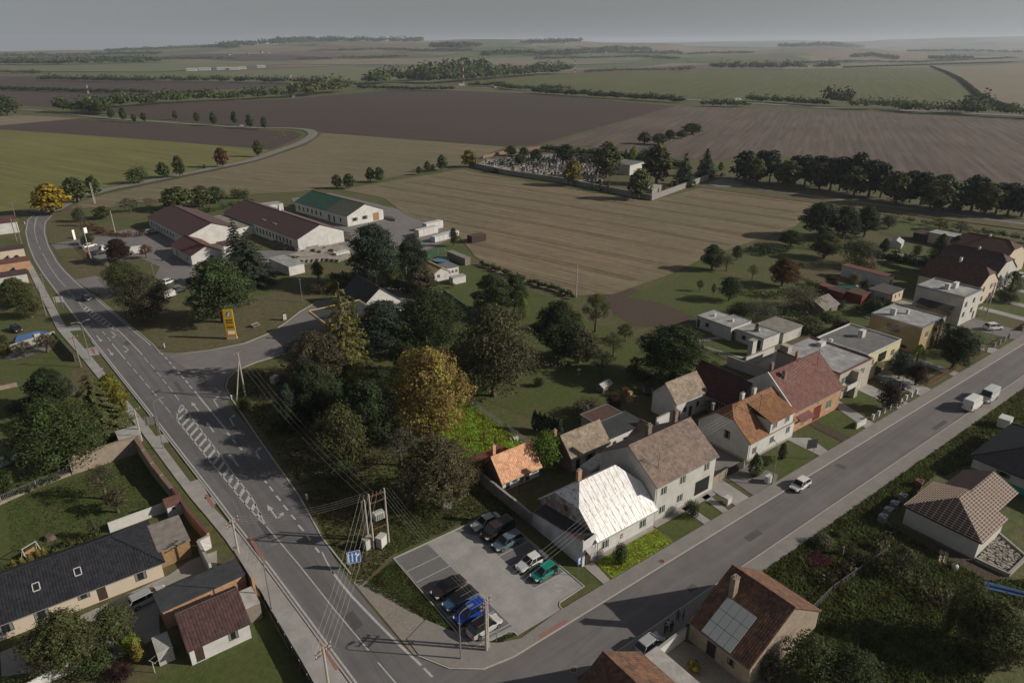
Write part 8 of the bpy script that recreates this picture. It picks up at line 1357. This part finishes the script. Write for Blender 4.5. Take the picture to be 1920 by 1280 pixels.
simple('picnic_table', 'pale picnic table on the petrol station lawn', 'picnic table', 478, 612, [('table_top', MB().box(-1, 1, -.4, .4, .7, .77), 'concrete'), ('bench', MB().box(-1, 1, -.95, -.65, .42, .48), 'concrete'), ('bench', MB().box(-1, 1, .65, .95, .42, .48), 'concrete'), ('leg', MB().box(-.8, -.7, -.8, .8, 0, .42).box(-.78, -.72, -.1, .1, .42, .7), 'concrete'), ('leg', MB().box(.7, .8, -.8, .8, 0, .42).box(.72, .78, -.1, .1, .42, .7), 'concrete')], .4)
simple('dead_stump', 'old tree stump in the overgrown plot', 'stump', 1576, 1041, [('trunk', MB().lathe([(.45, 0), (.32, .5), (.28, 1.5), (.1, 1.7)], 9), 'bark')]); simple('tree_stump', 'cut tree stump on the left lawn', 'stump', 94, 1010, [('trunk', MB().lathe([(.8, 0), (.6, .3), (.5, .6), (.01, .62)], 9), 'bark')])
simple('stone_pile', 'small pile of pale stones on the bright lawn', 'stones', 965, 824, [('stone', MB().prism([(x-s, y-s), (x+s, y-s*.7), (x+s*.8, y+s), (x-s*.6, y+s*.8)], 0, z_), 'white') for x, y, s, z_ in ((0, 0, .35, .5), (.6, .2, .28, .35), (-.5, .3, .3, .3), (.2, -.5, .25, .3))])
simple('water_tank', 'small white tank on the soil beside the rubble yard', 'tank', 1789, 1066, [('tank', MB().lathe([(.01, 0), (.4, .05), (.42, .6), (.25, .8), (.01, .82)], 10), 'white'), ('lid', MB().lathe([(.15, .82), (.15, .9), (.01, .9)], 8), 'black')])
simple('blue_sheeting', 'long blue plastic sheeting lying at the right edge', 'sheeting', 1895, 1112, [('sheet', MB().prism([(-3, -.7), (3, -.5), (3.2, .6), (-2.7, .8)], 0, .35), 'tarp'), ('fold', MB().tube((-3, .1, .4), (3, .1, .45), .25, n=7), 'tarp')], rad(-60))
simple('timber_pile', 'pile of boards beside the unfinished house', 'timber', 1768, 1046, [('board', MB().box(-1.4, 1.4, -.5+k*.16, -.38+k*.16, .05+.1*(k % 3), .12+.1*(k % 3)), 'lath') for k in range(7)], .3); simple('ridge_tile_row', 'row of spare boards on the grass before the unfinished house', 'timber', 1665, 982, [('board', MB().box(-2.2, 2.2, -.12, .12, 0, .12), 'concrete')], .9)
for i, (x, y) in enumerate(((1241, 1053), (1651, 799), (444, 1172), (1075, 1255))): simple('manhole_cover', ['rusty drain cover on the near pavement', 'drain cover at the kerb before the brick house', 'round drain cover on the left pavement', 'drain grate at the pavement corner'][i], 'drain cover', x, y, [('cover', MB().lathe([(.01, .0), (.38, .0), (.38, .02), (.01, .02)], 12), 'rustiron'), ('ring', MB().lathe([(.38, .0), (.46, .0), (.46, .022), (.38, .022)], 12), 'concrete')], z=.135 if i in (0, 2) else .06)
simple('washing_post', 'thin post with a wire by the orange roofed cottage', 'post', 973, 925, [('post', MB().tube((0, 0, 0), (0, 0, 2.6), .05), 'darkwood'), ('arm', MB().tube((0, 0, 2.6), (-.4, .2, 3.0), .03), 'frame')]); simple('bird_table', 'white bird table on the shaded lawn', 'bird table', 1085, 705, [('post', MB().tube((0, 0, 0), (0, 0, 1.5), .04), 'frame'), ('tray', MB().box(-.4, .4, -.3, .3, 1.5, 1.58), 'frame')])
for i, (x, y) in enumerate(((908, 828), (929, 836))): simple('fence_stake', ['left', 'right'][i]+' dark wooden stake behind the rusty lean-to', 'post', x, y, [('stake', MB().box(-.1, .1, -.1, .1, 0, 1.9), 'darkwood'), ('stake_top', MB().box(-.06, .06, -.06, .06, 1.9, 2.1), 'darkwood')])
# air: one even box of haze round everything
hz = MB().box(-16500, 16500, -16500, 16500, -130, 235).obj('haze', mat('haze', (1, 1, 1), 1, None)); hz['kind'] = 'stuff'; m = hz.data.materials[0]; N = m.node_tree.nodes; N.remove(N['Principled BSDF']); v = N.new('ShaderNodeVolumePrincipled'); v.inputs['Color'].default_value = (.80, .88, 1.0, 1); v.inputs['Density'].default_value = .000078; v.inputs['Anisotropy'].default_value = .2; m.node_tree.links.new(v.outputs[0], N['Material Output'].inputs['Volume'])
tag(hz, 'thin pale haze over the whole plain', 'haze')
